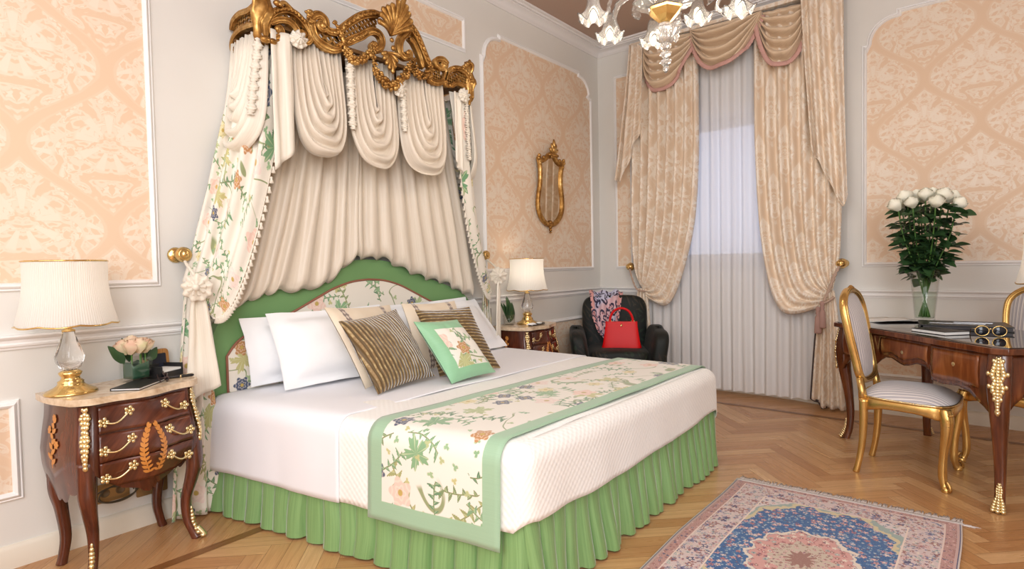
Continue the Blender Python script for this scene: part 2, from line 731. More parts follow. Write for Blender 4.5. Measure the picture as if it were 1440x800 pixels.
M_PANE = thin_glass('pane_glass')
wn = bpy.data.objects.new('window_1', None); COL.objects.link(wn); wn.location = (1.3, 0.2, WZ0); struct(wn); ORG['window_1'] = Vector((1.3, 0.2, WZ0))
mb = MB()
for x in (WX0 + 0.04, WX1 - 0.04):
    mb.box((x, 0.2, (WZ0 + WZ1) / 2), (0.08, 0.06, WZ1 - WZ0))
for z, h_ in ((WZ0 + 0.075, 0.15), (WZ1 - 0.045, 0.09)):
    mb.box(((WX0 + WX1) / 2, 0.2, z), (WX1 - WX0 - 0.16, 0.06, h_))
mb.build('window_frame', M_FRAME, wn, smooth=False)
mb = MB(); mb.box(((WX0 + WX1) / 2, 0.2, (WZ0 + WZ1) / 2), (WX1 - WX0 - 0.16, 0.006, WZ1 - WZ0 - 0.18))
mb.build('pane', M_PANE, wn, smooth=False)

# floor: oak herringbone laid at 45 degrees, border planks and a dark line along the walls
L_, W_ = 0.48, 0.08
vs, fs, uvs, cols = [], [], [], []


def plank(quad, uvq, rnd, kind=0.0):
    o = len(vs)
    vs.extend(quad); uvs.extend(uvq)
    fs.append((o, o + 1, o + 2, o + 3)); cols.append((rnd, kind, 0, 1))


ROT = Matrix.Rotation(math.radians(45), 2)
FX0, FY1 = 0.515, -0.40
rg = random.Random(3)
for i in range(-90, 90):
    for j in range(-14, 14):
        ox, oy = i * W_ + j * L_, i * W_ - j * L_
        for kind_ in (0, 1):
            if kind_ == 0:
                q = [(0, 0), (L_, 0), (L_, W_), (0, W_)]
                uq = [(0, 0), (L_, 0), (L_, W_), (0, W_)]
            else:
                q = [(L_, W_ - L_), (L_ + W_, W_ - L_), (L_ + W_, W_), (L_, W_)]
                uq = [(0, 0), (0, W_), (L_, W_), (L_, 0)]
            g = 0.0006
            cx = sum(a for a, b in q) / 4; cy = sum(b for a, b in q) / 4
            pts = []
            for a, b in q:
                a = a + (g if a < cx else -g); b = b + (g if b < cy else -g)
                pv = ROT @ Vector((a + ox, b + oy))
                pts.append((pv.x + 2.43, pv.y - 2.45, 0.0))
            if max(p[0] for p in pts) < FX0 or min(p[0] for p in pts) > RX or max(p[1] for p in pts) < RY or min(p[1] for p in pts) > FY1:
                continue
            r1, r2, r3 = rg.random(), rg.random() * 5, rg.random() * 5
            plank(pts, [(a + r2, b + r3) for a, b in uq], r1)
zb = 0.0012
# border planks along the bed wall, cut square to 45 degrees
k = 0
y = RY
while y < 0.2:
    for (xa, xb) in ((0.0, 0.47),):
        r1, r2 = rg.random() * 0.55, rg.random() * 5
        d = xb - xa
        if y > -0.9: break
        plank([(xa, y + d + 0.0006, zb), (xa, y + d + 0.109, zb), (xb, y + 0.109, zb), (xb, y + 0.0006, zb)],
              [(r2, r2), (r2, r2 + 0.08), (r2 + 0.6, r2 + 0.08), (r2 + 0.6, r2)], r1)
    y += 0.11
x = -0.55
while x < RX:
    r1, r2 = rg.random() * 0.6, rg.random() * 5
    d = 0.48
    plank([(x + d + 0.0006, 0.13, zb), (x + 0.0006, FY1 + 0.05, zb), (x + 0.109, FY1 + 0.05, zb), (x + d + 0.109, 0.13, zb)],
          [(r2, r2), (r2 + 0.6, r2), (r2 + 0.6, r2 + 0.08), (r2, r2 + 0.08)], r1)
    x += 0.11
for (xa, xb, ya, yb) in ((0.465, 0.515, RY, FY1), (0.465, RX, FY1, FY1 + 0.05)):
    q = [(xa, ya, zb + 0.0006), (xb, ya, zb + 0.0006), (xb, yb, zb + 0.0006), (xa, yb, zb + 0.0006)]
    if xb - xa < 0.1:
        plank(q, [(a[1], a[0]) for a in q], 0.2, 1.0)
    else:
        plank(q, [(a[0], a[1]) for a in q], 0.2, 1.0)
me = bpy.data.meshes.new('floor')
me.from_pydata(vs, [], fs)
uvl = me.uv_layers.new(name='UVMap')
uvl.data.foreach_set('uv', np.array(uvs, dtype=np.float32).ravel())
ca = me.color_attributes.new('plank', 'FLOAT_COLOR', 'CORNER')
ca.data.foreach_set('color', np.repeat(np.array(cols, dtype=np.float32), 4, axis=0).ravel())
me.materials.append(M_FLOOR); me.materials.append(M_GROUND)
bm = bmesh.new(); bm.from_mesh(me)
for (z_) in (-0.002, -0.12):
    q = [bm.verts.new(p) for p in ((-0.2, RY - 0.2, z_), (RX + 0.2, RY - 0.2, z_), (RX + 0.2, 0.34, z_), (-0.2, 0.34, z_))]
    f = bm.faces.new(q); f.material_index = 1
bm.to_mesh(me); bm.free()
fl = bpy.data.objects.new('floor', me); COL.objects.link(fl); struct(fl)


# ------------------------------------------------------------------ mouldings
def sweep_walls(mb, prof, x_end_back, y_start=RY, left=True, back=True, x_start=None):
    """profile (d, z) pushed along bed wall and then window wall"""
    path = []
    if left:
        path.append((0, y_start, 1, 0))
    if left and back:
        path.append((0, 0, 1, -1))
    if back and not left:
        path.append((x_start, 0, 0, -1))
    if back:
        path.append((x_end_back, 0, 0, -1))
    else:
        path.append((0, -0.001, 1, 0))
    k = len(prof)
    vs = []
    for (x, y, dx, dy) in path:
        for (d, z) in prof:
            vs.append((x + dx * d, y + dy * d, z))
    fs = []
    for i in range(len(path) - 1):
        for j in range(k - 1):
            fs.append((i * k + j, (i + 1) * k + j, (i + 1) * k + j + 1, i * k + j + 1))
    fs.append(tuple(range(k))); fs.append(tuple((len(path) - 1) * k + j for j in range(k))[::-1])
    mb.add(vs, fs)


cz = 3.312
crown = [(0.0, cz), (0.012, cz), (0.016, cz + 0.006), (0.024, cz + 0.010), (0.028, cz + 0.016), (0.036, cz + 0.028), (0.052, cz + 0.038),
         (0.074, cz + 0.046), (0.084, cz + 0.048), (0.086, cz + 0.056), (0.104, cz + 0.058), (0.108, cz + 0.066), (0.128, cz + 0.069), (0.132, CEIL), (0.0, CEIL)]
mb = MB()
sweep_walls(mb, crown, RX)
y = -0.1
while y > -6.0:
    mb.box((0.097, y, cz + 0.063), (0.016, 0.016, 0.016)); y -= 0.026
x = 0.1
while x < 4.6:
    mb.box((x, -0.097, cz + 0.063), (0.016, 0.016, 0.016)); x += 0.026
struct(mb.build('trim_1', M_CROWN, smooth=True, angle=35))
rail = [(0.0, 0.895), (0.008, 0.895), (0.010, 0.904), (0.018, 0.908), (0.020, 0.916), (0.016, 0.922), (0.018, 0.934), (0.028, 0.940), (0.032, 0.948), (0.030, 0.955), (0.0, 0.957)]
mb = MB(); sweep_walls(mb, rail, 0.44)
struct(mb.build('trim_2', M_TRIM, angle=40))
mb = MB(); sweep_walls(mb, rail, RX, left=False, x_start=2.25)
struct(mb.build('trim_3', M_TRIM, angle=40))
base = [(0.0, 0.0), (0.018, 0.0), (0.018, 0.082), (0.012, 0.092), (0.004, 0.098), (0.0, 0.098)]
mb = MB(); sweep_walls(mb, base, 0.1, back=False)
struct(mb.build('baseboard_left', M_BASE, angle=40))
mb = MB()
pp = [(a, b) for a, b in nich if a > -0.1]; pp = [(0.0, 0.0)] + pp
k = len(base); vs = []; fs = []
for i, (a, b) in enumerate(pp):
    for (d, z) in base:
        vs.append((a, b - d, z))
for i in range(len(pp) - 1):
    for j in range(k - 1):
        fs.append((i * k + j, (i + 1) * k + j, (i + 1) * k + j + 1, i * k + j + 1))
mb.add(vs, fs)
struct(mb.build('baseboard_back', M_BASE, angle=40))


def frame_path(u0, u1, z0, z1, scallop):
    P = [(u0, z0), (u1, z0)]
    if scallop:
        s, r = 0.030, 0.190
        def arc(cx, cz_, a0, a1):
            return [(cx + r * math.cos(math.radians(lerp(a0, a1, i / 8))), cz_ + r * math.sin(math.radians(lerp(a0, a1, i / 8)))) for i in range(9)]
        P += [(u1, z1 - r - s)] + [(u1 - s, z1 - r - s)] + arc(u1 - s - r, z1 - s - r, 0, 90) + [(u1 - s - r, z1)]
        P += [(u0 + s + r, z1)] + arc(u0 + s + r, z1 - s - r, 90, 180) + [(u0 + s, z1 - r - s), (u0, z1 - r - s)]
    else:
        P += [(u1, z1), (u0, z1)]
    return P


TRIM_N = [3]


def wall_panel(side, u0, u1, z0, z1, scallop=False, org=(0.0, 0.0), mw=0.034):
    TRIM_N[0] += 1
    P = frame_path(u0, u1, z0, z1, scallop)
    n = len(P)
    fn = (lambda a, b, d: (d, a, b)) if side == 'left' else (lambda a, b, d: (a, -d, b))
    # inward offsets with mitres
    area2 = sum(P[i][0] * P[(i + 1) % n][1] - P[(i + 1) % n][0] * P[i][1] for i in range(n))
    sg = 1 if area2 > 0 else -1
    def offs(d):
        out = []
        for i in range(n):
            a, b, c = P[i - 1], P[i], P[(i + 1) % n]
            n1 = Vector((-(b[1] - a[1]), b[0] - a[0])) * sg
            n2 = Vector((-(c[1] - b[1]), c[0] - b[0])) * sg
            n1.normalize(); n2.normalize()
            m = n1 + n2
            if m.length < 1e-6:
                m = n1
            m.normalize()
            k = d / max(0.45, m.dot(n1))
            out.append((b[0] + m.x * k, b[1] + m.y * k))
        return out
    prof = [(0.0, 0.0), (0.0, 0.008), (0.004, 0.011), (0.008, 0.009), (0.012, 0.016), (0.020, 0.021), (0.027, 0.017), (mw - 0.003, 0.009), (mw, 0.004), (mw, 0.0)]
    mb = MB()
    rings = [[fn(a, b, h) for a, b in offs(d)] for d, h in prof]
    k = len(prof)
    vs = [rings[j][i] for i in range(n) for j in range(k)]
    fs = []
    for i in range(n):
        i2 = (i + 1) % n
        for j in range(k - 1):
            fs.append((i * k + j, i2 * k + j, i2 * k + j + 1, i * k + j + 1))
    mb.add(vs, fs)
    o = mb.build('trim_%d' % TRIM_N[0], M_TRIM, angle=40)
    struct(o)
    mb = MB()
    inn = offs(mw - 0.002)
    mb.prism(inn, fn, 0.0005, 0.004)
    mb.uv = [(a - org[0], b - org[1]) for a, b in inn] * 2
    mb.build('wallpaper_panel', M_DAMASK, o, smooth=False)
    # twisted cord inside the moulding, as a thin line of beads in relief
    return o


wall_panel('left', -6.2, -4.142, 1.134, 3.09, False, (-4.487, 2.115))
wall_panel('left', -3.95, -1.975, 2.832, 3.097, False, (-1.778, 2.797))
wall_panel('left', -1.812, -0.143, 1.142, 3.093, True, (-1.778, 2.797))
wall_panel('left', -6.2, -4.685, 0.279, 0.69, False, (-4.487, 2.115))
wall_panel('left', -1.812, -0.143, 0.279, 0.69, False, (-1.778, 2.797))
wall_panel('back', 0.188, 0.392, 1.145, 3.085, False, (0.13, 2.8), 0.026)
wall_panel('back', 2.35, 4.9, 1.136, 3.06, True, (2.583, 2.51))
wall_panel('back', 2.35, 4.9, 0.279, 0.69, False, (2.583, 2.51))
wall_panel('back', 0.188, 0.392, 0.279, 0.69, False, (0.13, 2.8), 0.026)

# ------------------------------------------------------------------ cloth materials
def cloth(name, c, rough=0.8, sheen=0.3, weave=0.0, sc=500, **k):
    t = T(name)
    t.base(c).setv(Roughness=rough, Sheen_Weight=sheen, Sheen_Roughness=0.4, **k)
    if weave:
        u, v = t.uv()
        t.bump(t.noise(t.vec(u * sc, v * sc * 1.6), 1.0, 1), weave, 0.002)
    return t


def silk(name, c1, c2, rough=0.42):
    t = T(name)
    u, v = t.uv()
    n = t.noise(t.vec(u * 3, v * 240), 1.0, 2, 0.6)
    t.base(t.mix(n.sm(0.35, 0.7), c1, c2)).setv(Roughness=rough, Sheen_Weight=0.4, Sheen_Roughness=0.35)
    t.bump(n, 0.08, 0.002)
    return t.m


M_CHAMP = silk('champagne_silk', S(226, 214, 198), S(216, 202, 184), 0.40)
M_CREAM = silk('cream_silk', S(236, 228, 214), S(228, 218, 203), 0.45)
M_SKIRT = silk('green_silk', S(134, 172, 112), S(116, 154, 96), 0.5)
M_LINEN = cloth('white_linen', S(246, 246, 248), 0.75, 0.2, 0.05).m
M_SHEET = cloth('white_sateen', S(244, 244, 250), 0.6, 0.2, 0.03).m
t = cloth('white_waffle', S(247, 245, 242), 0.8, 0.2)
u, v = t.uv()
wf = ((u * 2 * PI * 34).cos() * (v * 2 * PI * 34).cos())
t.bump(wf, 0.22, 0.004)
M_WAFFLE = t.m
GROUND = S(236, 229, 217)
t = T('floral_print'); u, v = t.uv()
t.base(floral_colour(t, u, v, GROUND)).setv(Roughness=0.7, Sheen_Weight=0.2)
t.bump(t.noise(t.vec(u * 500, v * 500), 1.0, 0), 0.05, 0.002)
M_FLORAL = t.m
t = T('green_upholstery'); u, v = t.uv()
n = t.noise(t.vec(u, v), 3.0, 2)
t.base(t.mix(n, S(104, 146, 90), S(118, 160, 104))).setv(Roughness=0.65, Sheen_Weight=0.5, Sheen_Roughness=0.4)
M_GREEN = t.m
M_MINT = silk('mint_silk', S(150, 196, 158), S(140, 186, 150), 0.5)
M_PIPING = simple('twisted_cord', S(150, 96, 76), 0.7)

t = T('old_gilding')
ox, oy, oz = t.obj()
n = t.noise(t.vec(ox, oy, oz), 26, 3, 0.6)
n2 = t.noise(t.vec(ox, oy, oz), 7, 2)
t.base(t.ramp((n * 0.6 + n2 * 0.4), [(0.30, S(116, 80, 40)), (0.47, S(172, 126, 66)), (0.60, S(208, 166, 100)), (0.78, S(244, 216, 158))]))
t.setv(Metallic=0.8).link(t.ramp(n, [(0.3, (0.5,) * 3 + (1,)), (0.7, (0.3,) * 3 + (1,))]), 'Roughness')
M_GILT = t.m
t = T('bright_gilding')
ox, oy, oz = t.obj()
n = t.noise(t.vec(ox, oy, oz), 18, 2)
t.base(t.mix(n, S(204, 158, 86), S(232, 194, 124))).setv(Metallic=0.85, Roughness=0.27)
M_GOLD = t.m
M_BRASS = simple('polished_brass', S(228, 194, 128), 0.2, 1.0)

# ------------------------------------------------------------------ the bed
ZT = 0.57


def ynear(x): return -3.995 + 0.165 * x
YFAR = -1.845
XFOOT = 1.875
BR = 0.065
bed = thing('bed', 'wide double bed with arched green headboard and pleated green skirt, pushed against the wall', 'bed', (0.95, -2.9, 0), world=True)

# mattress and base
mb = MB()
inn = [(0.10, ynear(0.10) + 0.05), (XFOOT - 0.05, ynear(XFOOT) + 0.05), (XFOOT - 0.05, YFAR - 0.05), (0.10, YFAR - 0.05)]
mb.prism(inn, lambda a, b, d: (a, b, d), 0.30, ZT - 0.012)
mb.build('mattress', M_LINEN, bed, smooth=False, bevel=0.03)
inn2 = [(0.12, ynear(0.10) + 0.09), (XFOOT - 0.09, ynear(XFOOT) + 0.09), (XFOOT - 0.09, YFAR - 0.09), (0.12, YFAR - 0.09)]
mb = MB(); mb.prism(inn2, lambda a, b, d: (a, b, d), 0.06, 0.30)
for (a, b) in inn2:
    cx, cy = (0.95 - a) * 0.06, (-2.9 - b) * 0.06
    mb.lathe([(0.03, 0.0), (0.035, 0.07)], 12, (a + cx, b + cy, 0))
mb.build('bed_base', simple('dark_bed_base', S(60, 46, 36), 0.7), bed, smooth=False)

# pleated skirt
path = [(0.07, ynear(0.07) + 0.02), (XFOOT - 0.03, ynear(XFOOT - 0.03) + 0.02), (XFOOT - 0.03, YFAR - 0.005), (0.07, YFAR - 0.005)]
seg = [(Vector(a), Vector(b)) for a, b in zip(path, path[1:])]
rg = random.Random(11)
mb = MB()
for si, (a, b) in enumerate(seg):
    L = (b - a).length
    d = (b - a).normalized()
    nrm = Vector((d.y, -d.x))
    a = a - d * (0.012 if si > 0 else 0.0)
    L += 0.012 * ((si > 0) + (si < 2))
    step = 0.100 if si == 0 else 0.082
    npl = int(L / step)
    vsl = []
    s_prev = 0
    cols_ = []
    for i in range(npl):
        s0 = L * i / npl
        w_ = L / npl
        jit = rg.uniform(-0.012, 0.012)
        lift = rg.uniform(0.75, 1.25)
        for (f, o) in ((0.02, 0.10), (0.10, 0.75), (0.30, 0.95), (0.55, 0.9), (0.80, 0.62), (0.92, 0.30), (0.97, -0.25), (0.995, -0.3)):
            cols_.append((s0 + f * w_, o * lift, jit))
    nz_ = 10
    us = []
    vv = []
    for (s_, o, jit) in cols_:
        for j in range(nz_ + 1):
            k = j / nz_
            z = lerp(0.355, 0.010, k)
            amp = lerp(0.008, 0.034, k) if si == 0 else lerp(0.008, 0.046, k)
            sh = jit * k + 0.006 * nz(s_ * 6, z * 5, si)
            p = a + d * (s_ + sh * 2) + nrm * (o * amp + 0.012 * k + 0.008 * nz(s_ * 3.0, z * 4, 3 + si))
            vv.append((p.x, p.y, z + (0.006 * nz(s_ * 9, si) if k == 1 else 0)))
            us.append((z, s_))
    m = nz_ + 1
    ff = [(i * m + j, (i + 1) * m + j, (i + 1) * m + j + 1, i * m + j + 1) for i in range(len(cols_) - 1) for j in range(nz_)]
    mb.add(vv, ff, us)
mb.build('bed_skirt', M_SKIRT, bed, angle=60)

# headboard
HC = -3.0
ho = [(0, 1.255), (0.1, 1.25), (0.2, 1.232), (0.34, 1.188), (0.45, 1.146), (0.56, 1.107), (0.70, 1.062), (0.82, 1.016), (0.90, 0.955), (0.945, 0.88), (0.955, 0.80), (0.955, 0.42)]
hi = [(0, 1.130), (0.12, 1.120), (0.24, 1.088), (0.34, 1.045), (0.44, 0.998), (0.52, 0.962), (0.62, 0.925), (0.74, 0.885), (0.83, 0.832), (0.885, 0.765), (0.885, 0.42)]


def sym(h, n=5):
    q = cr(h[:-1], n) + [h[-1]]
    return [(HC - a, b) for a, b in q[::-1]] + [(HC + a, b) for a, b in q[1:]]


def yx(a, b, d): return (d, a, b)


mb = MB(); mb.prism(sym(ho), yx, 0.022, 0.092)
mb.build('headboard', M_GREEN, bed, angle=50, bevel=0.022)
hb = bed.children[-1] if False else [c for c in bpy.data.objects if c.name == 'headboard'][0]
mb = MB(); mb.prism(sym(hi), yx, 0.085, 0.099)
pn = mb.build('headboard_panel', M_FLORAL, hb, angle=50)
pn['label'] = 'floral headboard panel'
mb = MB()
pl_ = sym(hi)
mb.tube([(0.099, a, b) for a, b in pl_], 0.0065, 8)
mb.build('piping', M_PIPING, hb)


# ------------------------------------------------------------------ bedding that lies over the mattress
def over(x, side, r, off=0.0, flare=0.05):
    """point at arc length r beyond the inset line of the near ('n') or far ('f') long side"""
    R = BR + off
    if side == 'n':
        b = Vector((x, ynear(x) + BR)); d = Vector((0.163, -0.987))
    else:
        b = Vector((x, YFAR - BR)); d = Vector((0, 1))
    return roll(b, d, r, R, off, flare)


def roll(b, d, r, R, off, flare=0.05):
    q = R * PI / 2
    if r <= 0:
        o, dn = r, 0
    elif r < q:
        o, dn = R * math.sin(r / R), R * (1 - math.cos(r / R))
    else:
        o, dn = R + (r - q) * flare, R + (r - q)
    return Vector((b.x + d.x * o, b.y + d.y * o, ZT + off - dn))


def cover(x0, off, hem_n, hem_f, hem_foot, mat_, name, parent, x1=None, amp=0.006, seed=0.0):
    xin = XFOOT - BR
    full = x1 is None
    xe = xin if full else x1
    nx, nr, ny = 44, 16, 40
    mb = MB()
    # top
    def top(u, v):
        x = lerp(x0, xe, u)
        ya, yb = ynear(x) + BR, YFAR - BR
        y = lerp(ya, yb, v)
        return (x, y, ZT + off + amp * 1.3 * (nz(x * 2.6 + seed, y * 2.6) + 0.5 * nz(x * 7 + seed, y * 5)) * sst(0, .12, v) * sst(1, .88, v))
    mb.grid(top, nx, ny, uvf=lambda u, v: (lerp(x0, xe, u), lerp(-4, -1.9, v)))
    # perimeter points
    per = []
    for i in range(nx + 1):
        x = lerp(x0, xe, i / nx)
        per.append((Vector((x, ynear(x) + BR)), Vector((0.163, -0.987)), hem_n(x), x))
    if full:
        c = Vector((xin, ynear(xin) + BR))
        a0 = math.atan2(-0.987, 0.163)
        for i in range(1, 9):
            a = lerp(a0, 0, i / 8)
            per.append((c, Vector((math.cos(a), math.sin(a))), lerp(hem_n(xe), hem_foot(0), i / 8) + 0.02 * math.sin(PI * i / 8), xe + 0.02 * i))
        yb = YFAR - BR
        for i in range(1, ny + 1):
            y = lerp(c.y, yb, i / ny)
            per.append((Vector((xin, y)), Vector((1, 0)), hem_foot(i / ny), xe + 0.16 + (y - c.y)))
        c = Vector((xin, yb))
        for i in range(1, 9):
            a = lerp(0, PI / 2, i / 8)
            per.append((c, Vector((math.cos(a), math.sin(a))), lerp(hem_foot(1), hem_f(xe), i / 8), xe + 2.0 + 0.02 * i))
        start = nx
    else:
        start = 0
    if full:
        for i in range(1, nx + 1):
            x = lerp(xe, x0, i / nx)
            per.append((Vector((x, YFAR - BR)), Vector((0, 1)), hem_f(x), 4 - x))
    def side_strip(pr):
        vs, uv = [], []
        for (b, d, hem, s) in pr:
            rm = (ZT + off - hem) - (BR + off) + (BR + off) * PI / 2
            for j in range(nr + 1):
                r = rm * j / nr
                p = roll(b, d, r, BR + off, off, 0.03)
                k = max(0, r - 0.06)
                wv = amp * 3.0 * k * (2.2 * nz(s * 4.0 + seed, 5.0) + 1.2 * nz(s * 9 + seed, r * 3))
                vs.append((p.x + d.x * wv, p.y + d.y * wv, p.z + (0.008 * nz(s * 5, 9.3) * j / nr)))
                uv.append((s, -r))
        m = nr + 1
        mb.add(vs, [(i * m + j, (i + 1) * m + j, (i + 1) * m + j + 1, i * m + j + 1) for i in range(len(pr) - 1) for j in range(nr)], uv)
    side_strip(per)
    if not full:
        side_strip([(Vector((lerp(xe, x0, i / nx), YFAR - BR)), Vector((0, 1)), hem_f(lerp(xe, x0, i / nx)), 4 - lerp(xe, x0, i / nx)) for i in range(nx + 1)])
    return mb.build(name, mat_, parent, weld=True, solid=0.004, off=1.0)


o = cover(0.30, 0.0, lambda x: 0.225 + 0.05 * sst(1.3, 1.85, x), lambda x: 0.23, lambda k: 0.310 - 0.02 * math.sin(PI * k) + 0.03 * k, M_WAFFLE, 'coverlet', None)
tag(o, 'white waffle weave coverlet hanging over the sides and foot of the bed', 'bedspread')
o = cover(0.10, 0.006, lambda x: 0.222, lambda x: 0.23, None, M_SHEET, 'turned_down_sheet', None, x1=0.985, amp=0.005, seed=4.0)
tag(o, 'smooth white sheet folded over the head end of the bed beneath the pillows', 'sheet')

# runner across the foot
RW, RL = 0.64, 0.0
t = T('runner_print'); u, v = t.uv()
fc = floral_colour(t, u, v, S(238, 232, 222))
edge_ = (u.min(0.64 - u)).min(v.min(2.62 - v))
bd = edge_.sm(0.078, 0.074)
n = t.noise(t.vec(u * 3, v * 240), 1.0, 2, 0.6)
t.base(t.mix(bd, fc, t.mix(n, S(152, 186, 156), S(164, 196, 166)))).setv(Roughness=0.55, Sheen_Weight=0.3)
t.bump(n, 0.05, 0.002)
M_RUN = t.m
offr = 0.013
mb = MB()
nxr = 24
vs, uv = [], []
NR = 20
hemz = 0.205
rm = (ZT + offr - hemz) - (BR + offr) + (BR + offr) * PI / 2
NT = 44
for i in range(nxr + 1):
    f = i / nxr
    col_ = []
    xa, xb = lerp(1.160, 1.770, f), lerp(1.235, 1.805, f)
    for j in range(NR):
        r = rm * (1 - j / NR)
        p = over(xa, 'n', r, offr, 0.035)
        wv = 0.012 * max(0, r - 0.06) * nz(xa * 4, r * 2, 7) * 3
        col_.append((Vector((p.x + 0.12 * max(0, r - 0.1) * (-0.05), p.y - wv - 0.004, p.z)), rm - r))
    ya, yb = ynear(xa) + BR, YFAR - BR
    for j in range(NT + 1):
        k = j / NT
        x = lerp(xa, xb, k); y = lerp(ya, yb, k)
        col_.append((Vector((x, y, ZT + offr + 0.004 * nz(x * 3, y * 3))), rm + k * (yb - ya)))
    for j in range(1, NR + 1):
        r = rm * j / NR
        p = over(xb, 'f', r, offr, 0.06)
        col_.append((p, rm + (yb - ya) + r))
    tot = col_[-1][1]
    for p, s in col_:
        vs.append(p); uv.append((f * 0.64, s / tot * 2.62))
m = len(col_)
mb.add(vs, [(i * m + j, (i + 1) * m + j, (i + 1) * m + j + 1, i * m + j + 1) for i in range(nxr) for j in range(m - 1)], uv)
o = mb.build('bed_runner', M_RUN, None, solid=0.004, off=1.0)
tag(o, 'floral bed runner with mint green border, laid across the foot of the bed', 'bed runner')


# ------------------------------------------------------------------ pillows
def pillow(name, BL, BR_, TL, TR, T_, mat_, label, group=None, pinch=0.05, flange=0.0, parent=None, seed=0.0, uvs=1.0, wr=0.006, n=26, root=False):
    BL, BR_, TL, TR = map(Vector, (BL, BR_, TL, TR))
    W = ((BR_ - BL).length + (TR - TL).length) / 2
    H = ((TL - BL).length + (TR - BR_).length) / 2
    nrm = ((BR_ - BL) + (TR - TL)).cross((TL - BL) + (TR - BR_)).normalized()
    if nrm.x < 0:
        nrm = -nrm
    mb = MB()
    fw = flange / W, flange / H
    def pt(u, v, sg):
        # inner pillow occupies [fw, 1-fw]
        a = (u - fw[0]) / (1 - 2 * fw[0]); b = (v - fw[1]) / (1 - 2 * fw[1])
        ins = 0 <= a <= 1 and 0 <= b <= 1
        a2, b2 = max(0, min(1, a)), max(0, min(1, b))
        pu = 1 - pinch * (1 - (2 * v - 1) ** 2)
        pv = 1 - pinch * (1 - (2 * u - 1) ** 2)
        uu = 0.5 + (u - 0.5) * pu; vv = 0.5 + (v - 0.5) * pv
        p = (BL * (1 - uu) + BR_ * uu) * (1 - vv) + (TL * (1 - uu) + TR * uu) * vv
        h = T_ * max(0.0, (1 - abs(2 * a2 - 1) ** 2.4) * (1 - abs(2 * b2 - 1) ** 2.4)) ** 0.55
        h += wr * (nz(u * 5 + seed, v * 5, sg * 3.0) + 0.6 * nz(u * 11 + seed, v * 9, sg)) * min(1, h / 0.03)
        edge = flange and not ins
        p = p + nrm * (sg * max(h, 0.002))
        if flange:
            k = max(0, -a, a - 1, -b, b - 1) * 6
            p = p + nrm * (0.02 * min(1, k) * nz(u * 6 + seed, v * 6 + 3))
        return p
    for sg in (1, -1):
        mb.grid(lambda u, v: pt(u, v, sg), n, n, uvf=lambda u, v: (u * W * uvs, v * H * uvs))
    if root:
        r = thing(name, label, 'cushion', tuple((BL + BR_) / 2), group=group, world=True)
        o = mb.build('cushion_cover', mat_, r)
        return r, pt, W, H
    o = mb.build(name, mat_, parent)
    tag(o, label, 'pillow' if flange else 'cushion', group)
    return o, pt, W, H


G_P = 'white pillows against the headboard'
pillow('pillow', (0.17, -3.80, 0.60), (0.17, -3.02, 0.60), (0.125, -3.83, 0.955), (0.125, -3.02, 0.95), 0.06, M_LINEN,
       'white flanged pillow standing directly against the headboard at the lamp side, mostly behind another pillow', G_P, 0.03, 0.05, seed=1)
pillow('pillow', (0.36, -3.72, 0.592), (0.40, -2.98, 0.592), (0.215, -3.735, 0.975), (0.20, -3.00, 0.975), 0.105, M_LINEN,
       'plump white flanged pillow at the front of its pair, next to the tall beige cushion', G_P, 0.03, 0.045, seed=2)
pillow('pillow', (0.16, -2.90, 0.60), (0.17, -2.12, 0.60), (0.13, -2.90, 0.96), (0.125, -2.16, 0.975), 0.05, M_LINEN,
       'white flanged pillow against the headboard on the far side, only its upper corner showing', G_P, 0.03, 0.05, seed=3)
pillow('pillow', (0.36, -2.76, 0.592), (0.30, -1.90, 0.592), (0.22, -2.74, 0.94), (0.13, -2.07, 0.955), 0.07, M_LINEN,
       'white flanged pillow behind the brown ribbed cushion on the far side of the bed', G_P, 0.03, 0.05, seed=4)

t = T('beige_silk'); u, v = t.uv()
n = t.noise(t.vec(u, v), 9, 2, 0.5, 1.0)
st = ((u - 0.085).abs().min((u - 0.375).abs()))
band = st.lt(0.016)
zig = ((v * 2 * PI * 34).cos() * 0.5 + (u * 2 * PI * 60).cos() * 0.5).gt(0.1)
t.base(t.mix(band * 0.85, t.mix(n, S(231, 212, 186), S(240, 226, 204)), t.mix(zig, S(110, 92, 92), S(214, 200, 186)))).setv(Roughness=0.5, Sheen_Weight=0.3)
M_BEIGE = t.m
M_TASS = simple('grey_tassel', S(120, 104, 104), 0.8)
G_B = 'beige silk cushions'
rb_, pt, W, H = pillow('cushion', (0.655, -3.45, 0.588), (0.56, -3.02, 0.588), (0.485, -3.565, 1.005), (0.41, -3.09, 0.985), 0.055, M_BEIGE,
       'tall beige silk cushion with tasselled woven band, behind the ribbed cushion nearest the lamp', G_B, 0.05, seed=5, root=True)
mb = MB()
for k in range(6):
    v = 0.10 + 0.14 * k
    p = Vector(pt(0.19, v, 1)) + Vector((0.012, -0.002, 0))
    mb.lathe([(0.002, 0.0), (0.008, -0.008), (0.005, -0.012), (0.011, -0.045)], 8, tuple(p))
mb.build('tassel_trim', M_TASS, rb_)
rb_, pt, W, H = pillow('cushion', (0.53, -2.97, 0.588), (0.56, -2.50, 0.588), (0.39, -2.985, 0.985), (0.40, -2.55, 0.975), 0.05, M_BEIGE,
       'beige silk cushion mostly hidden behind the brown ribbed cushion on the far side', G_B, 0.05, seed=6, root=True)

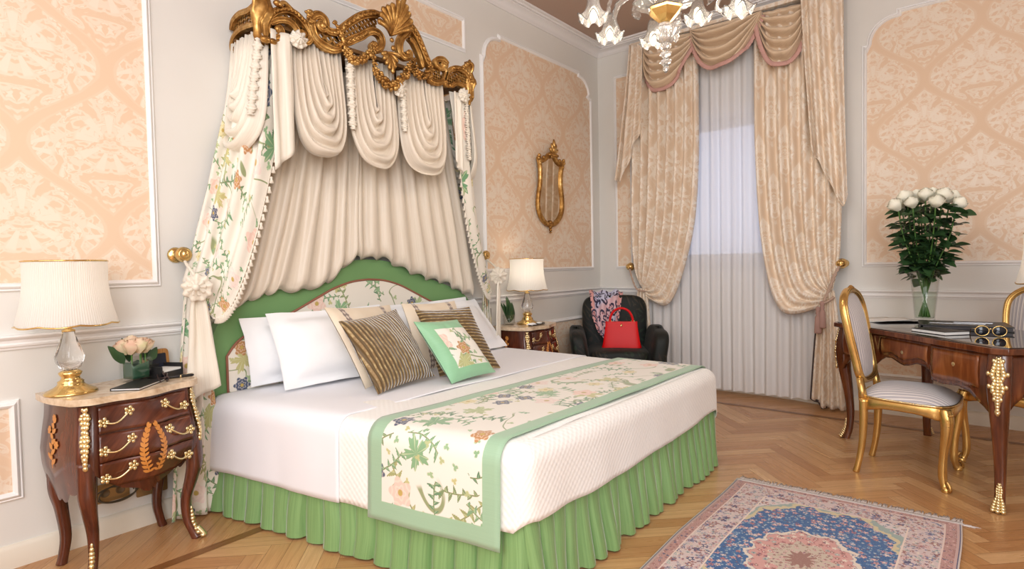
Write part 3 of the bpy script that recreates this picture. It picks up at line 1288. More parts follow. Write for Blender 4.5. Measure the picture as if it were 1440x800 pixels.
def velvet(name, ang):
    t = T(name); u, v = t.uv()
    q = u * math.cos(ang) + v * math.sin(ang)
    wob = (t.noise(t.vec(u, v), 6, 1) - 0.5) * 0.008
    s = ((q + wob) * (2 * PI / 0.0215)).cos()
    n = t.noise(t.vec(u, v), 40, 2, 0.6)
    rib = s.sm(-0.3, 0.5)
    c = t.mix(rib, S(98, 76, 44), S(146, 116, 76))
    c = t.mix((s.sm(0.1, 0.8) * n.sm(0.42, 0.62)) * 0.8, c, S(196, 172, 122))
    t.base(c).setv(Roughness=0.55, Sheen_Weight=0.8, Sheen_Roughness=0.3)
    t.bump(s, 0.6, 0.006)
    return t.m


M_RIB1 = velvet('ribbed_velvet', 0.10)
M_RIB2 = velvet('ribbed_velvet_across', PI / 2 - 0.05)
G_V = 'brown ribbed velvet cushions'
pillow('cushion', (0.815, -3.495, 0.588), (0.765, -3.075, 0.605), (0.655, -3.595, 0.945), (0.595, -3.195, 0.973), 0.075, M_RIB1,
       'brown velvet cushion with ribs running upward, nearest the lamp side', G_V, 0.06, seed=7, wr=0.008)
pillow('cushion', (0.735, -3.01, 0.588), (0.848, -2.62, 0.588), (0.553, -3.02, 0.955), (0.653, -2.675, 0.952), 0.07, M_RIB2,
       'brown velvet cushion with ribs running across, behind the green bordered floral cushion', G_V, 0.06, seed=8, wr=0.008)
t = T('bordered_floral'); u, v = t.uv()
fc = floral_colour(t, u + 1.3, v + 0.4, S(240, 234, 224))
bd = (u.min(0.375 - u)).min(v.min(0.375 - v)).sm(0.066, 0.062)
n = t.noise(t.vec(u * 3, v * 200), 1.0, 2)
t.base(t.mix(bd, fc, t.mix(n, S(138, 190, 148), S(152, 202, 162)))).setv(Roughness=0.5, Sheen_Weight=0.3)
M_BFL = t.m
pillow('cushion', (0.935, -3.115, 0.588), (0.945, -2.775, 0.598), (0.775, -3.225, 0.915), (0.795, -2.925, 0.902), 0.06, M_BFL,
       'small floral cushion with a wide mint green border, leaning in front of the others', None, 0.04, seed=9, wr=0.006)

# ------------------------------------------------------------------ gilt pelmet over the bed
PX = 0.345
pel = thing('gilt_pelmet', 'carved and pierced gilt wooden pelmet on the wall above the bed, holding the drapes', 'pelmet', (0.0, -3.03, 2.36), world=True)
mb = MB()
mb.box((0.17, -3.03, 2.425), (0.33, 1.40, 0.02))
mb.build('tester_board', simple('tester_wood', S(120, 84, 46), 0.6), pel, smooth=False)


def band(mb, pts, w0, w1, dep=0.024, x=PX, n=7, plane=None, taper=True, pw=2.6):
    q = cr(pts, n)
    k = len(q)
    R = []
    for i in range(k):
        f = i / (k - 1)
        R.append(lerp(w0, w1, f) * (min(1.0, 0.45 + 4 * f, 0.45 + 4 * (1 - f)) if taper else 1))
    fn = plane or (lambda a, b: (x, a, b))
    up = (1, 0, 0) if plane is None else (0, 1, 0)
    # flat moulded strip: a wide body and two thin raised rims
    mb.tube([fn(a, b) for a, b in q], R, 10, rb=dep, up=up, pw=pw)
    for sg in (-1, 1):
        pp = []
        for i in range(k):
            a0, a1 = q[max(i - 1, 0)], q[min(i + 1, k - 1)]
            tx, ty = a1[0] - a0[0], a1[1] - a0[1]
            L = math.hypot(tx, ty) or 1
            c = (q[i][0] - ty / L * R[i] * 0.86 * sg, q[i][1] + tx / L * R[i] * 0.86 * sg)
            p = Vector(fn(*c))
            p += Vector((dep * 0.75, 0, 0)) if plane is None else Vector((0, -dep * 0.75, 0))
            pp.append(p)
        mb.tube(pp, [0.20 * r + 0.002 for r in R], 6)


def knob(mb, a, b, r, x=PX, plane=None):
    p = (x + 0.022, a, b) if plane is None else plane(a, b, 0.022)
    mb.ball(p, (r * 0.8, r, r) if plane is None else (r, r * 0.8, r), 12, 8)


def inside(poly, a, b):
    c = False
    n = len(poly)
    for i in range(n):
        x1, y1 = poly[i]; x2, y2 = poly[i - 1]
        if (y1 > b) != (y2 > b) and a < (x2 - x1) * (b - y1) / (y2 - y1) + x1:
            c = not c
    return c


def trellis(mb, poly, step=0.034, w=0.006, x=PX - 0.004, plane=None):
    fn = plane or (lambda a, b: (x, a, b))
    ys = [p[0] for p in poly]; zs = [p[1] for p in poly]
    cy, cz = (min(ys) + max(ys)) / 2, (min(zs) + max(zs)) / 2
    R = max(max(ys) - min(ys), max(zs) - min(zs))
    for ang in (0.65, 2.35):
        d = Vector((math.cos(ang), math.sin(ang))); nn = Vector((-d.y, d.x))
        k = -R
        while k < R:
            run = None
            s = -R
            while s <= R:
                p = Vector((cy, cz)) + nn * k + d * s
                if inside(poly, p.x, p.y):
                    if run is None:
                        run = p
                    last = p
                elif run is not None:
                    if (last - run).length > 0.008:
                        mb.bar(fn(run.x, run.y), fn(last.x, last.y), w * 1.5, w * 1.6)
                    run = None
                s += 0.004
            k += step


arch1=[(-3.703,2.39),(-3.685,2.408),(-3.674,2.388),(-3.69,2.359),(-3.721,2.342),(-3.748,2.355),(-3.753,2.395),(-3.737,2.444),(-3.7,2.482),(-3.648,2.507),(-3.596,2.502),(-3.555,2.477),(-3.523,2.444),(-3.512,2.414),(-3.531,2.381),(-3.565,2.374),(-3.582,2.396),(-3.566,2.42),(-3.548,2.414)]
arch1i=[(-3.733,2.409),(-3.696,2.439),(-3.644,2.452),(-3.604,2.435),(-3.582,2.404)]
s2=[(-3.443,2.498),(-3.456,2.506),(-3.466,2.483),(-3.444,2.47),(-3.421,2.497),(-3.426,2.526),(-3.455,2.54),(-3.486,2.529),(-3.507,2.498),(-3.506,2.46),(-3.493,2.422),(-3.466,2.397),(-3.425,2.383),(-3.376,2.381),(-3.329,2.398)]
s2i=[(-3.421,2.491),(-3.406,2.473),(-3.366,2.477),(-3.346,2.484)]
upL=[(-3.368,2.470),(-3.281,2.552),(-3.209,2.611),(-3.135,2.65),(-3.059,2.672)]
loL=[(-3.345,2.412),(-3.315,2.432),(-3.249,2.476),(-3.194,2.51),(-3.166,2.534),(-3.12,2.559),(-3.073,2.558),(-3.05,2.526),(-3.066,2.479),(-3.104,2.453),(-3.122,2.475),(-3.112,2.5)]
volR=[(-2.82,2.680),(-2.861,2.628),(-2.904,2.584),(-2.921,2.531),(-2.912,2.486),(-2.876,2.472),(-2.844,2.488),(-2.838,2.514),(-2.859,2.516)]
railR=[(-2.85,2.685),(-2.796,2.650),(-2.755,2.597),(-2.713,2.528),(-2.672,2.470)]
railRi=[(-2.84,2.60),(-2.805,2.580),(-2.765,2.520),(-2.738,2.445)]
vol3=[(-2.581,2.507),(-2.557,2.526),(-2.533,2.515),(-2.576,2.482),(-2.623,2.496),(-2.616,2.528),(-2.562,2.546),(-2.515,2.532)]
s3=[(-2.672,2.476),(-2.694,2.419),(-2.672,2.383),(-2.615,2.381),(-2.555,2.415),(-2.531,2.468),(-2.552,2.488)]
arch4=[(-2.507,2.387),(-2.537,2.388),(-2.548,2.42),(-2.529,2.468),(-2.472,2.508),(-2.403,2.524),(-2.339,2.506),(-2.304,2.46),(-2.301,2.397),(-2.326,2.301)]
arch4i=[(-2.495,2.385),(-2.444,2.419),(-2.387,2.418),(-2.343,2.388)]

for (p_, w0, w1) in ((arch1, 0.011, 0.011), (arch1i, 0.010, 0.013), (s2, 0.010, 0.018), (s2i, 0.014, 0.012), (upL, 0.013, 0.016), (loL, 0.017, 0.012),
                     (volR, 0.018, 0.010), (railR, 0.017, 0.013), (railRi, 0.010, 0.010), (vol3, 0.010, 0.012), (s3, 0.013, 0.011), (arch4, 0.011, 0.012), (arch4i, 0.010, 0.010)):
    mb = MB()
    band(mb, p_, w0 * 1.35, w1 * 1.35)
    mb.build('scroll', M_GILT, pel)
for a, b, r in ((-3.700, 2.392, 0.018), (-3.562, 2.400, 0.017), (-3.444, 2.487, 0.018), (-3.517, 2.530, 0.019), (-3.108, 2.487, 0.016), (-2.862, 2.505, 0.015), (-2.556, 2.505, 0.014),
                (-2.512, 2.388, 0.013), (-2.975, 2.50, 0.017), (-2.985, 2.545, 0.014)):
    mb = MB(); knob(mb, a, b, r); mb.build('boss', M_GILT, pel)
for poly, st in ((arch1[5:14] + arch1i[::-1], 0.030), (s2[8:15] + s2i[::-1], 0.030), (upL + [(-3.09, 2.57), (-3.16, 2.545), (-3.25, 2.485), (-3.345, 2.42)], 0.026),
                 (railR + railRi[::-1], 0.026), ([(-2.672, 2.476), (-2.694, 2.419), (-2.672, 2.388), (-2.615, 2.388), (-2.555, 2.42), (-2.58, 2.48), (-2.63, 2.49)], 0.026), (arch4[2:9] + arch4i[::-1], 0.026)):
    mb = MB()
    trellis(mb, poly, st, 0.0075)
    mb.build('trellis', M_GILT, pel, smooth=False)
# carved leaf rows riding on the long rails
for p_, r_ in ((upL, 0.017), (railR, 0.015), (arch1[7:12], 0.014), (arch4[4:8], 0.012), (loL[:5], 0.012)):
    q = cr(p_, 5)
    mb = MB()
    for i, (a, b) in enumerate(q):
        a0, a1 = q[max(i - 1, 0)], q[min(i + 1, len(q) - 1)]
        th = math.atan2(a1[1] - a0[1], a1[0] - a0[0])
        M = Matrix.Rotation(th + (0.7 if i % 2 else -0.7), 3, 'X')
        mb.ball((PX + 0.026, a, b), (0.010, r_ * 1.15, r_ * 0.5), 8, 6, M)
    mb.build('leaf_carving', M_GILT, pel)


def shell(mb, base, tips, x=PX, bulge=0.05, w=0.016):
    bx, by = base
    for i, (a, b) in enumerate(tips):
        pts = []
        for k in range(7):
            f = k / 6
            off = 0.5 * f * (1 - f)
            ca, cb = lerp(bx, a, f), lerp(by, b, f)
            pts.append((x + 0.01 + bulge * math.sin(PI * 0.62 * f) , ca, cb))
        # curled lip
        L = math.hypot(a - bx, b - by)
        pts.append((x + bulge * 1.25, a + (a - bx) / L * 0.008, b + (b - by) / L * 0.008))
        mb.tube(pts, [w * ip([(0, 0.35), (0.6, 0.8), (0.9, 1.1), (1.0, 0.5)], k / 7) for k in range(8)], 8, rb=[0.008 + 0.004 * k / 7 for k in range(8)], up=(1, 0, 0))


mb = MB()
tips = cr([(-3.100,2.610),(-3.085,2.655),(-3.069,2.690),(-3.035,2.712),(-3.000,2.735),(-2.955,2.768),(-2.915,2.800),(-2.895,2.760),(-2.878,2.725),(-2.862,2.685),(-2.870,2.640)], 1)
shell(mb, (-2.985, 2.575), tips, w=0.020)
for i, (a, b) in enumerate(tips):
    mb.ball((PX + 0.055, a, b), (0.010, 0.013, 0.013), 8, 6)
mb.build('shell_crest', M_GILT, pel)
mb = MB()
shell(mb, (-3.025, 2.465), cr([(-3.082,2.432),(-3.072,2.408),(-3.056,2.385),(-3.036,2.362),(-3.012,2.345),(-2.996,2.38),(-2.982,2.415),(-2.966,2.450)], 1), w=0.013)
mb.build('shell_pendant', M_GILT, pel)

rg = random.Random(5)


def garland(name, pts, r0, r1, n):
    q = cr(pts, n)
    mb = MB()
    for i, (a, b) in enumerate(q):
        f = i / (len(q) - 1)
        r = lerp(r0, r1, math.sin(PI * f))
        for k in range(4):
            an = rg.random() * 6.28
            rr = r * rg.uniform(0.3, 0.9)
            s = r * rg.uniform(0.32, 0.55)
            mb.ball((PX + 0.030 + rg.uniform(0, 0.03), a + math.cos(an) * rr, b + math.sin(an) * rr), (s, s * 1.1, s), 7, 5)
        if i % 2 == 0:  # leaf
            an = rg.random() * 6.28
            M = Matrix.Rotation(an, 3, 'X')
            mb.ball((PX + 0.035, a, b), (0.005, r * 1.25, r * 0.4), 8, 5, M)
    mb.build(name, M_GILT, pel)


garland('garland', [(-3.316,2.391),(-3.3,2.359),(-3.253,2.35),(-3.199,2.379),(-3.166,2.425)], 0.016, 0.026, 6)
garland('garland', [(-3.136,2.471),(-3.134,2.419),(-3.131,2.339)], 0.013, 0.018, 6)
garland('garland', [(-3.127,2.329),(-3.091,2.292),(-3.034,2.267),(-2.974,2.288),(-2.911,2.351),(-2.868,2.426)], 0.018, 0.030, 7)
garland('garland', [(-2.839,2.471),(-2.831,2.419),(-2.795,2.379),(-2.728,2.403),(-2.693,2.436)], 0.014, 0.024, 6)
for (p_, r) in (([(-3.385, 2.525), (-3.355, 2.50), (-3.335, 2.46), (-3.320, 2.41), (-3.322, 2.375)], 0.010),
                ([(-3.54, 2.53), (-3.53, 2.505), (-3.515, 2.48)], 0.010), ([(-2.70, 2.47), (-2.685, 2.43), (-2.69, 2.39)], 0.011)):
    mb = MB()
    q = cr(p_, 5)
    mb.tube([(PX + 0.03, a, b) for a, b in q], [r * (0.6 + 0.4 * math.sin(PI * i / (len(q) - 1))) for i in range(len(q))], 8)
    for i, (a, b) in enumerate(q[::2]):
        mb.ball((PX + 0.034, a + 0.008 * (-1) ** i, b), (0.008, 0.014, 0.009), 8, 5)
    mb.build('acanthus', M_GILT, pel)
# corner cartouches, finials, side returns, both ends
for (sy, yc, sgn, hi_) in ((-3.745, -3.765, -1, True), (-2.31, -2.305, 1, False)):
    mb = MB()
    zb, zt = (2.295, 2.640) if hi_ else (2.330, 2.600)
    hw = 0.082 if hi_ else 0.036
    M = Matrix.Rotation(-0.65 * sgn, 3, 'Z') if sgn < 0 else Matrix.Rotation(0.65, 3, 'Z')
    def sh(u, v):
        z = lerp(zb, zt, v)
        w_ = hw * ip([(0, 0.25), (0.10, 0.62), (0.25, 0.80), (0.5, 0.88), (0.75, 1.0), (0.92, 0.7), (1, 0.3)], v)
        a = lerp(-1, 1, u)
        d = 0.050 * (1 - a * a) * (0.55 + 0.6 * math.sin(PI * min(1, v * 1.1))) - 0.012 + 0.010 * math.cos(a * 11 + 3 * math.sin(v * 7)) + 0.008 * math.sin(v * 16) * (1 - abs(a))
        p = M @ Vector((d, a * w_, 0))
        return (0.335 + p.x, yc + p.y, z)
    mb.grid(sh, 14, 18)
    mb.build('cartouche', M_GILT, pel, solid=0.016, off=-1.0)
    mb = MB()
    if hi_:
        for (a0, b0, c0, r) in ((0.40, -3.745, 2.585, 0.016), (0.395, -3.72, 2.545, 0.018), (0.375, -3.70, 2.515, 0.016), (0.36, -3.80, 2.55, 0.014)):
            mb.ball((a0, b0, c0), (r, r * 1.5, r), 10, 7)
        mb.build('acanthus', M_GILT, pel)
        for (a0, b0, c0, r) in ((0.385, -3.775, 2.315, 0.018), (0.38, -3.735, 2.318, 0.015)):
            mb = MB(); mb.ball((a0, b0, c0), (r, r * 1.5, r), 10, 7); mb.build('boss', M_GILT, pel)
        mb = MB()
        mb.tube(cr([(0.39, -3.70, 2.50), (0.385, -3.675, 2.525), (0.372, -3.64, 2.52), (0.36, -3.60, 2.505)], 5), 0.011, 8)
        mb.build('acanthus', M_GILT, pel)
    else:
        f = cr([(-2.40, 2.520), (-2.36, 2.548), (-2.325, 2.578), (-2.302, 2.606)], 5)
        mb.tube([(PX + 0.012 * i / len(f), a, b) for i, (a, b) in enumerate(f)], [lerp(0.018, 0.010, i / len(f)) for i in range(len(f))], 8)
        mb.tube(cr([(PX, -2.30, 2.60), (PX + 0.02, -2.285, 2.58), (PX + 0.02, -2.29, 2.545), (PX, -2.30, 2.50)], 5), [0.010] * 16, 8)
        for k in range(5):
            mb.ball((PX + 0.012, -2.31 - 0.018 * k, 2.592 - 0.014 * k), (0.010, 0.012, 0.014), 8, 6)
        mb.build('finial', M_GILT, pel)
    # return to the wall
    py_ = -3.755 if hi_ else -2.305
    pl = lambda a, b: (a, py_, b)
    for (p_, w0, w1) in (([(0.30, 2.52), (0.22, 2.505), (0.12, 2.515), (0.05, 2.500), (0.022, 2.46)], 0.012, 0.012),
                         ([(0.30, 2.41), (0.21, 2.43), (0.12, 2.435), (0.06, 2.42), (0.028, 2.39), (0.035, 2.355), (0.07, 2.35), (0.085, 2.38), (0.065, 2.39)], 0.012, 0.015)):
        mb = MB(); band(mb, p_, w0, w1, plane=pl); mb.build('scroll', M_GILT, pel)
    mb = MB()
    trellis(mb, [(0.30, 2.51), (0.20, 2.50), (0.05, 2.50), (0.03, 2.44), (0.1, 2.43), (0.30, 2.43)], 0.03, plane=pl)
    mb.build('trellis', M_GILT, pel, smooth=False)


# ------------------------------------------------------------------ canopy drapes
def fold(u, n, sharp=0.6, ph=0.0):
    s = math.sin(2 * PI * n * u + ph)
    return math.copysign(abs(s) ** sharp, s)


def backdrop(side):
    """half of the champagne curtain behind the bed head; side -1 = lamp side"""
    seam = -3.085
    if side < 0:
        top = (seam + 0.02, -3.70)
        hem = [(0, -3.105, 1.268), (0.10, -3.20, 1.205), (0.22, -3.30, 1.118), (0.36, -3.46, 1.082), (0.5, -3.62, 1.085), (0.66, -3.74, 1.055), (0.80, -3.86, 1.010), (1.0, -3.985, 0.985)]
    else:
        top = (seam - 0.02, -2.34)
        hem = [(0, -3.115, 1.268), (0.12, -3.02, 1.262), (0.24, -2.90, 1.262), (0.40, -2.70, 1.175), (0.55, -2.53, 1.120), (0.70, -2.36, 1.088), (0.85, -2.22, 1.02), (1.0, -2.08, 0.985)]
    mb = MB()
    def fn(u, v):
        uu = u + 0.012 * nz(u * 9, side)
        yt = lerp(top[0], top[1], u)
        yh, zh = ip(hem, u)
        pe = 1.5
        y = lerp(yt, yh, v ** pe)
        z = lerp(2.36, zh, v)
        amp = lerp(0.030, 0.020, v) * (0.75 + 0.5 * nz(u * 7, 2.0 + side))
        x = 0.135 + 0.03 * math.sin(PI * v) * u + 0.018 * v + amp * fold(uu, 8.5, 0.7) + 0.010 * nz(u * 20, v * 3.0, side)
        # hem rolls under a little and scallops
        z += 0.012 * v * v * fold(uu, 8.5, 1.0, 0.8)
        if v > 0.965:
            x -= (v - 0.965) * 0.9
        return (x, y, z)
    mb.grid(fn, 150, 40, uvf=lambda u, v: (v * 1.3, u * 1.6))
    o = mb.build('backdrop_curtain', M_CHAMP, None, solid=0.004)
    return o


tag(backdrop(-1), 'champagne silk backdrop curtain gathered toward the near bedside lamp behind the headboard', 'curtain', 'silk backdrop curtains behind the bed head')
tag(backdrop(1), 'champagne silk backdrop curtain gathered toward the far bedside, to the mirror side', 'curtain', 'silk backdrop curtains behind the bed head')

# front swags and tails
val = thing('canopy_valance', 'cream silk swags and tails hanging from the gilt canopy crown', 'valance', (0.33, -3.03, 2.36), world=True)


def swag(mb, P0, ax, out, w, ztop, zbot, nf=5, bulge=0.055, seed=0.0, tilt=0.0, inn=0.30, zspread=0.0, nu=60, nvv=50, pw=0.42):
    """nested U folds; P0 = centre of the top edge (x,y), ax = unit vector across, out = unit vector outward"""
    ax = Vector(ax); out = Vector(out); P0 = Vector((P0[0], P0[1], 0))
    D = ztop - zbot
    def fn(u, v):
        # v 0 = outermost (lowest) U, 1 = innermost
        ph = PI * u
        wv = w * (1 - 0.96 * v ** 0.85)
        dv = D * (1 - 0.55 * v ** 1.05)
        c = -math.cos(ph)
        # gathered at the top: narrower
        s = max(0.0, math.sin(ph)) ** pw
        a = wv * math.copysign(abs(c) ** 0.8, c) * (1.0 + 0.10 * s)
        z = ztop - dv * s
        f = fold(v + 0.045 * nz(u * 2.4 + seed, v * 2.0, seed) , nf, 0.7, seed)
        k = math.sin(ph) ** 0.5 if math.sin(ph) > 0 else 0
        o = bulge * (0.35 + 0.65 * s * (1 - v) ** 0.5) * (0.3 + 0.7 * k) + (0.016 + 0.006 * k) * f * (0.55 + 0.45 * k) + 0.012 * nz(u * 4, v * 7, seed)
        o += 0.012 * (1 - abs(c)) 
        if v < 0.06:
            o -= (0.06 - v) * 0.5
        p = P0 + ax * (a + (0.22 * w * math.sin(seed * 5) * v + 0.05 * w * nz(v * 4, seed)) * s) + out * o
        return (p.x, p.y, z + 0.006 * nz(u * 6, v * 14, 5 + seed))
    mb.grid(fn, nu, nvv, uvf=lambda u, v: (u * 1.2, v * 0.6))


G = None
for (yc, w_, zb, sd) in ((-3.457, 0.150, 1.800, 0.3), (-3.105, 0.168, 1.775, 1.9), (-2.715, 0.190, 1.780, 3.1)):
    mb = MB()
    swag(mb, (0.325, yc), (0, 1, 0), (1, 0, 0), w_, 2.40, zb, seed=sd)
    mb.build('swag', M_CHAMP, val, solid=0.005)
for (yy, sg) in ((-3.765, -1), (-2.30, 1)):
    mb = MB()
    # side swag on the return and round the corner
    swag(mb, (0.19, yy), (1, 0, 0), (0, sg, 0), 0.165, 2.38, 1.795, bulge=0.085, seed=2.2 + yy, nf=5)
    mb.build('swag', M_CREAM, val, solid=0.005)


def tail(mb, yL, yR, x0, zt, zL, zR, npl=2.5, amp=0.02, depth=0.0, seed=0.0, taper=0.0):
    def fn(u, v):
        y = lerp(yL, yR, u)
        yc = (yL + yR) / 2
        y = yc + (y - yc) * (1 - taper * (1 - v))
        z = lerp(zt, lerp(zL, zR, u), v)
        x = x0 + amp * fold(u, npl, 0.6, seed) * (0.6 + 0.4 * v) + 0.006 * nz(u * 4, v * 4, seed)
        return (x, y + depth * v, z)
    mb.grid(fn, 40, 24, uvf=lambda u, v: (v * 0.6, u * 0.4))


mb = MB(); tail(mb, -3.745, -3.625, 0.372, 2.38, 1.690, 1.800, 1.6, 0.014, 0, 0.5); mb.build('tail', M_CREAM, val, solid=0.004)
mb = MB(); tail(mb, -2.475, -2.40, 0.362, 2.36, 1.90, 1.82, 1.5, 0.014, 0, 0.5); mb.build('tail', M_CREAM, val, solid=0.004)


def ruffle(mb, p0, p1, w, out, n=26, amp=0.010):
    p0, p1, out = Vector(p0), Vector(p1), Vector(out)
    d = (p1 - p0).normalized(); sd = d.cross(out).normalized()
    def fn(u, v):
        p = p0.lerp(p1, u)
        a = (v - 0.5) * w * (0.75 + 0.25 * math.sin(u * 50))
        o = amp * math.sin(2 * PI * n * u + v * 2.0) * (abs(v - 0.5) * 2) + 0.018 * (1 - (2 * v - 1) ** 2)
        return p + sd * a + out * (o + 0.006 * nz(u * 30, v * 3))
    mb.grid(fn, n * 6, 6)


for (a, b, w_) in (((0.365, -3.285, 2.37), (0.365, -3.275, 1.97), 0.052), ((0.365, -2.915, 2.36), (0.365, -2.905, 2.02), 0.045)):
    mb = MB(); ruffle(mb, a, b, w_, (1, 0, 0)); mb.build('ruffle', M_CREAM, val, solid=0.003)
mb = MB(); ruffle(mb, (0.345, -3.785, 2.35), (0.335, -3.835, 1.95), 0.05, (0.6, -0.8, 0)); mb.build('ruffle', M_CREAM, val, solid=0.003)
mb = MB(); ruffle(mb, (0.345, -2.345, 2.33), (0.335, -2.315, 1.93), 0.05, (0.9, 0.4, 0)); mb.build('ruffle', M_CREAM, val, solid=0.003)


def rosette(mb, c, r, out, n=9, rings=2):
    c, out = Vector(c), Vector(out).normalized()
    q = out.to_track_quat('Z', 'Y').to_matrix()
    for k in range(rings):
        R = r * (1 - 0.38 * k)
        def fn(u, v, R=R, k=k):
            a = 2 * PI * u
            rr = R * (0.12 + 0.88 * v)
            h = 0.012 * k + 0.022 * (1 - v) + 0.010 * math.sin(n * a + k) * v
            return c + q @ Vector((rr * math.cos(a) * (1 + 0.06 * math.sin(n * a)), rr * math.sin(a) * (1 + 0.06 * math.sin(n * a)), h))
        mb.grid(fn, n * 6, 6, cu=True)


for (y_, z_) in ((-3.60, 2.365), (-2.40, 2.345), (-2.95, 2.26)):
    mb = MB(); rosette(mb, (0.385, y_, z_), 0.045, (1, -0.2, 0)); mb.build('rosette', M_CREAM, val, solid=0.002)

# floral side curtains, tied back
YC = -3.02


def side_curtain(sg):
    """sg -1: lamp side (built there), +1: mirrored about the canopy centre"""
    def my(y): return y if sg < 0 else 2 * YC - 0.02 - y + 0.09 * sst(3.76, 4.02, -y)
    top = [(0, 0.015, -3.735), (0.68, 0.315, -3.74), (0.76, 0.330, -3.72), (1.0, 0.330, -3.61)]
    #           u: wall edge ........ front inner edge
    def fn(u, v):
        xt, yt = ip(top, u)
        # tie point bundle
        xe = lerp(0.085, 0.215, u); ye = lerp(-4.075, -4.00, u); ze = lerp(1.15, 0.975, u ** 2)
        # control heights: inner edge hangs far down before sweeping to the tie
        zm = lerp(1.62, 1.185, u ** 1.5)
        ym = lerp(-3.935, -3.855, u); xm = lerp(0.06, 0.29, u)
        # quadratic through top, control, end
        t_ = v
        cx_, cy_, cz_ = 2 * xm - 0.5 * (xt + xe), 2 * ym - 0.5 * (yt + ye), 2 * zm - 0.5 * (2.37 + ze)
        cy_ = lerp(cy_, ym, 0.5); cz_ = lerp(cz_, zm - 0.06, 0.5); cx_ = lerp(cx_, xm, 0.5)
        b0, b1, b2 = (1 - t_) ** 2, 2 * t_ * (1 - t_), t_ ** 2
        p = Vector((xt * b0 + cx_ * b1 + xe * b2, yt * b0 + cy_ * b1 + ye * b2, 2.37 * b0 + cz_ * b1 + ze * b2))
        f = fold(u, 3.6, 0.75, 0.4)
        amp = 0.030 * (1 - 0.75 * v * v) * sst(-0.02, 0.1, u)
        nrm = Vector((0.55, -0.75, 0.0))
        p += nrm * (amp * f + 0.008 * nz(u * 6, v * 4))
        return (p.x, my(p.y), p.z)
    r = thing('side_curtain', '', 'curtain', (0.15, my(-4.05), 0.0), group='floral side curtains of the bed canopy', world=True)
    mb = MB()
    mb.grid(fn, 70, 50, uvf=lambda u, v: (u * 0.75 + (0.2 if sg < 0 else 1.7), -v * 1.45 + 3.0))
    mb.build('curtain', M_FLORAL, r, solid=0.004)
    # the length below the tie, down to the floor
    def fn2(u, v):
        w_ = ip([(0, 0.07), (0.15, 0.10), (0.5, 0.17), (1, 0.22)], v)
        a = (u - 0.5) * w_
        f = fold(u, 3.3, 0.7, 1.0)
        x = 0.115 + 0.02 * f * (0.4 + 0.6 * v) + a * 0.25
        y = lerp(-4.045, -4.068, v) + a + 0.008 * f
        z = lerp(1.09, 0.012, v)
        return (x, my(y), z)
    mb = MB()
    mb.grid(fn2, 50, 30, uvf=lambda u, v: (u * 0.6 + 0.9, -v * 1.1 + 1.1))
    mb.build('curtain_tail', M_FLORAL, r, solid=0.004)
    # tassel fringe along the inner edge
    mb = MB()
    for k in range(34):
        v = lerp(0.16, 0.985, k / 33)
        p = Vector(fn(1.0, v))
        p += Vector((0.004, 0.010 * (1 if sg < 0 else -1), 0.004))
        mb.lathe([(0.0015, 0.006), (0.0075, 0.0), (0.0055, -0.008), (0.012, -0.028), (0.001, -0.030)], 8, tuple(p))
    e_ = [fn(1.0, lerp(0.05, 1, k / 40)) for k in range(41)]
    mb.tube(e_, 0.004, 6)
    mb.build('tassel_trim', M_CREAM, r)
    return r


r = side_curtain(-1); r['label'] = 'floral side curtain hanging beside the near lamp, tied back with a cream bow'
r = side_curtain(1); r['label'] = 'floral side curtain at the far end of the headboard, toward the wall mirror'

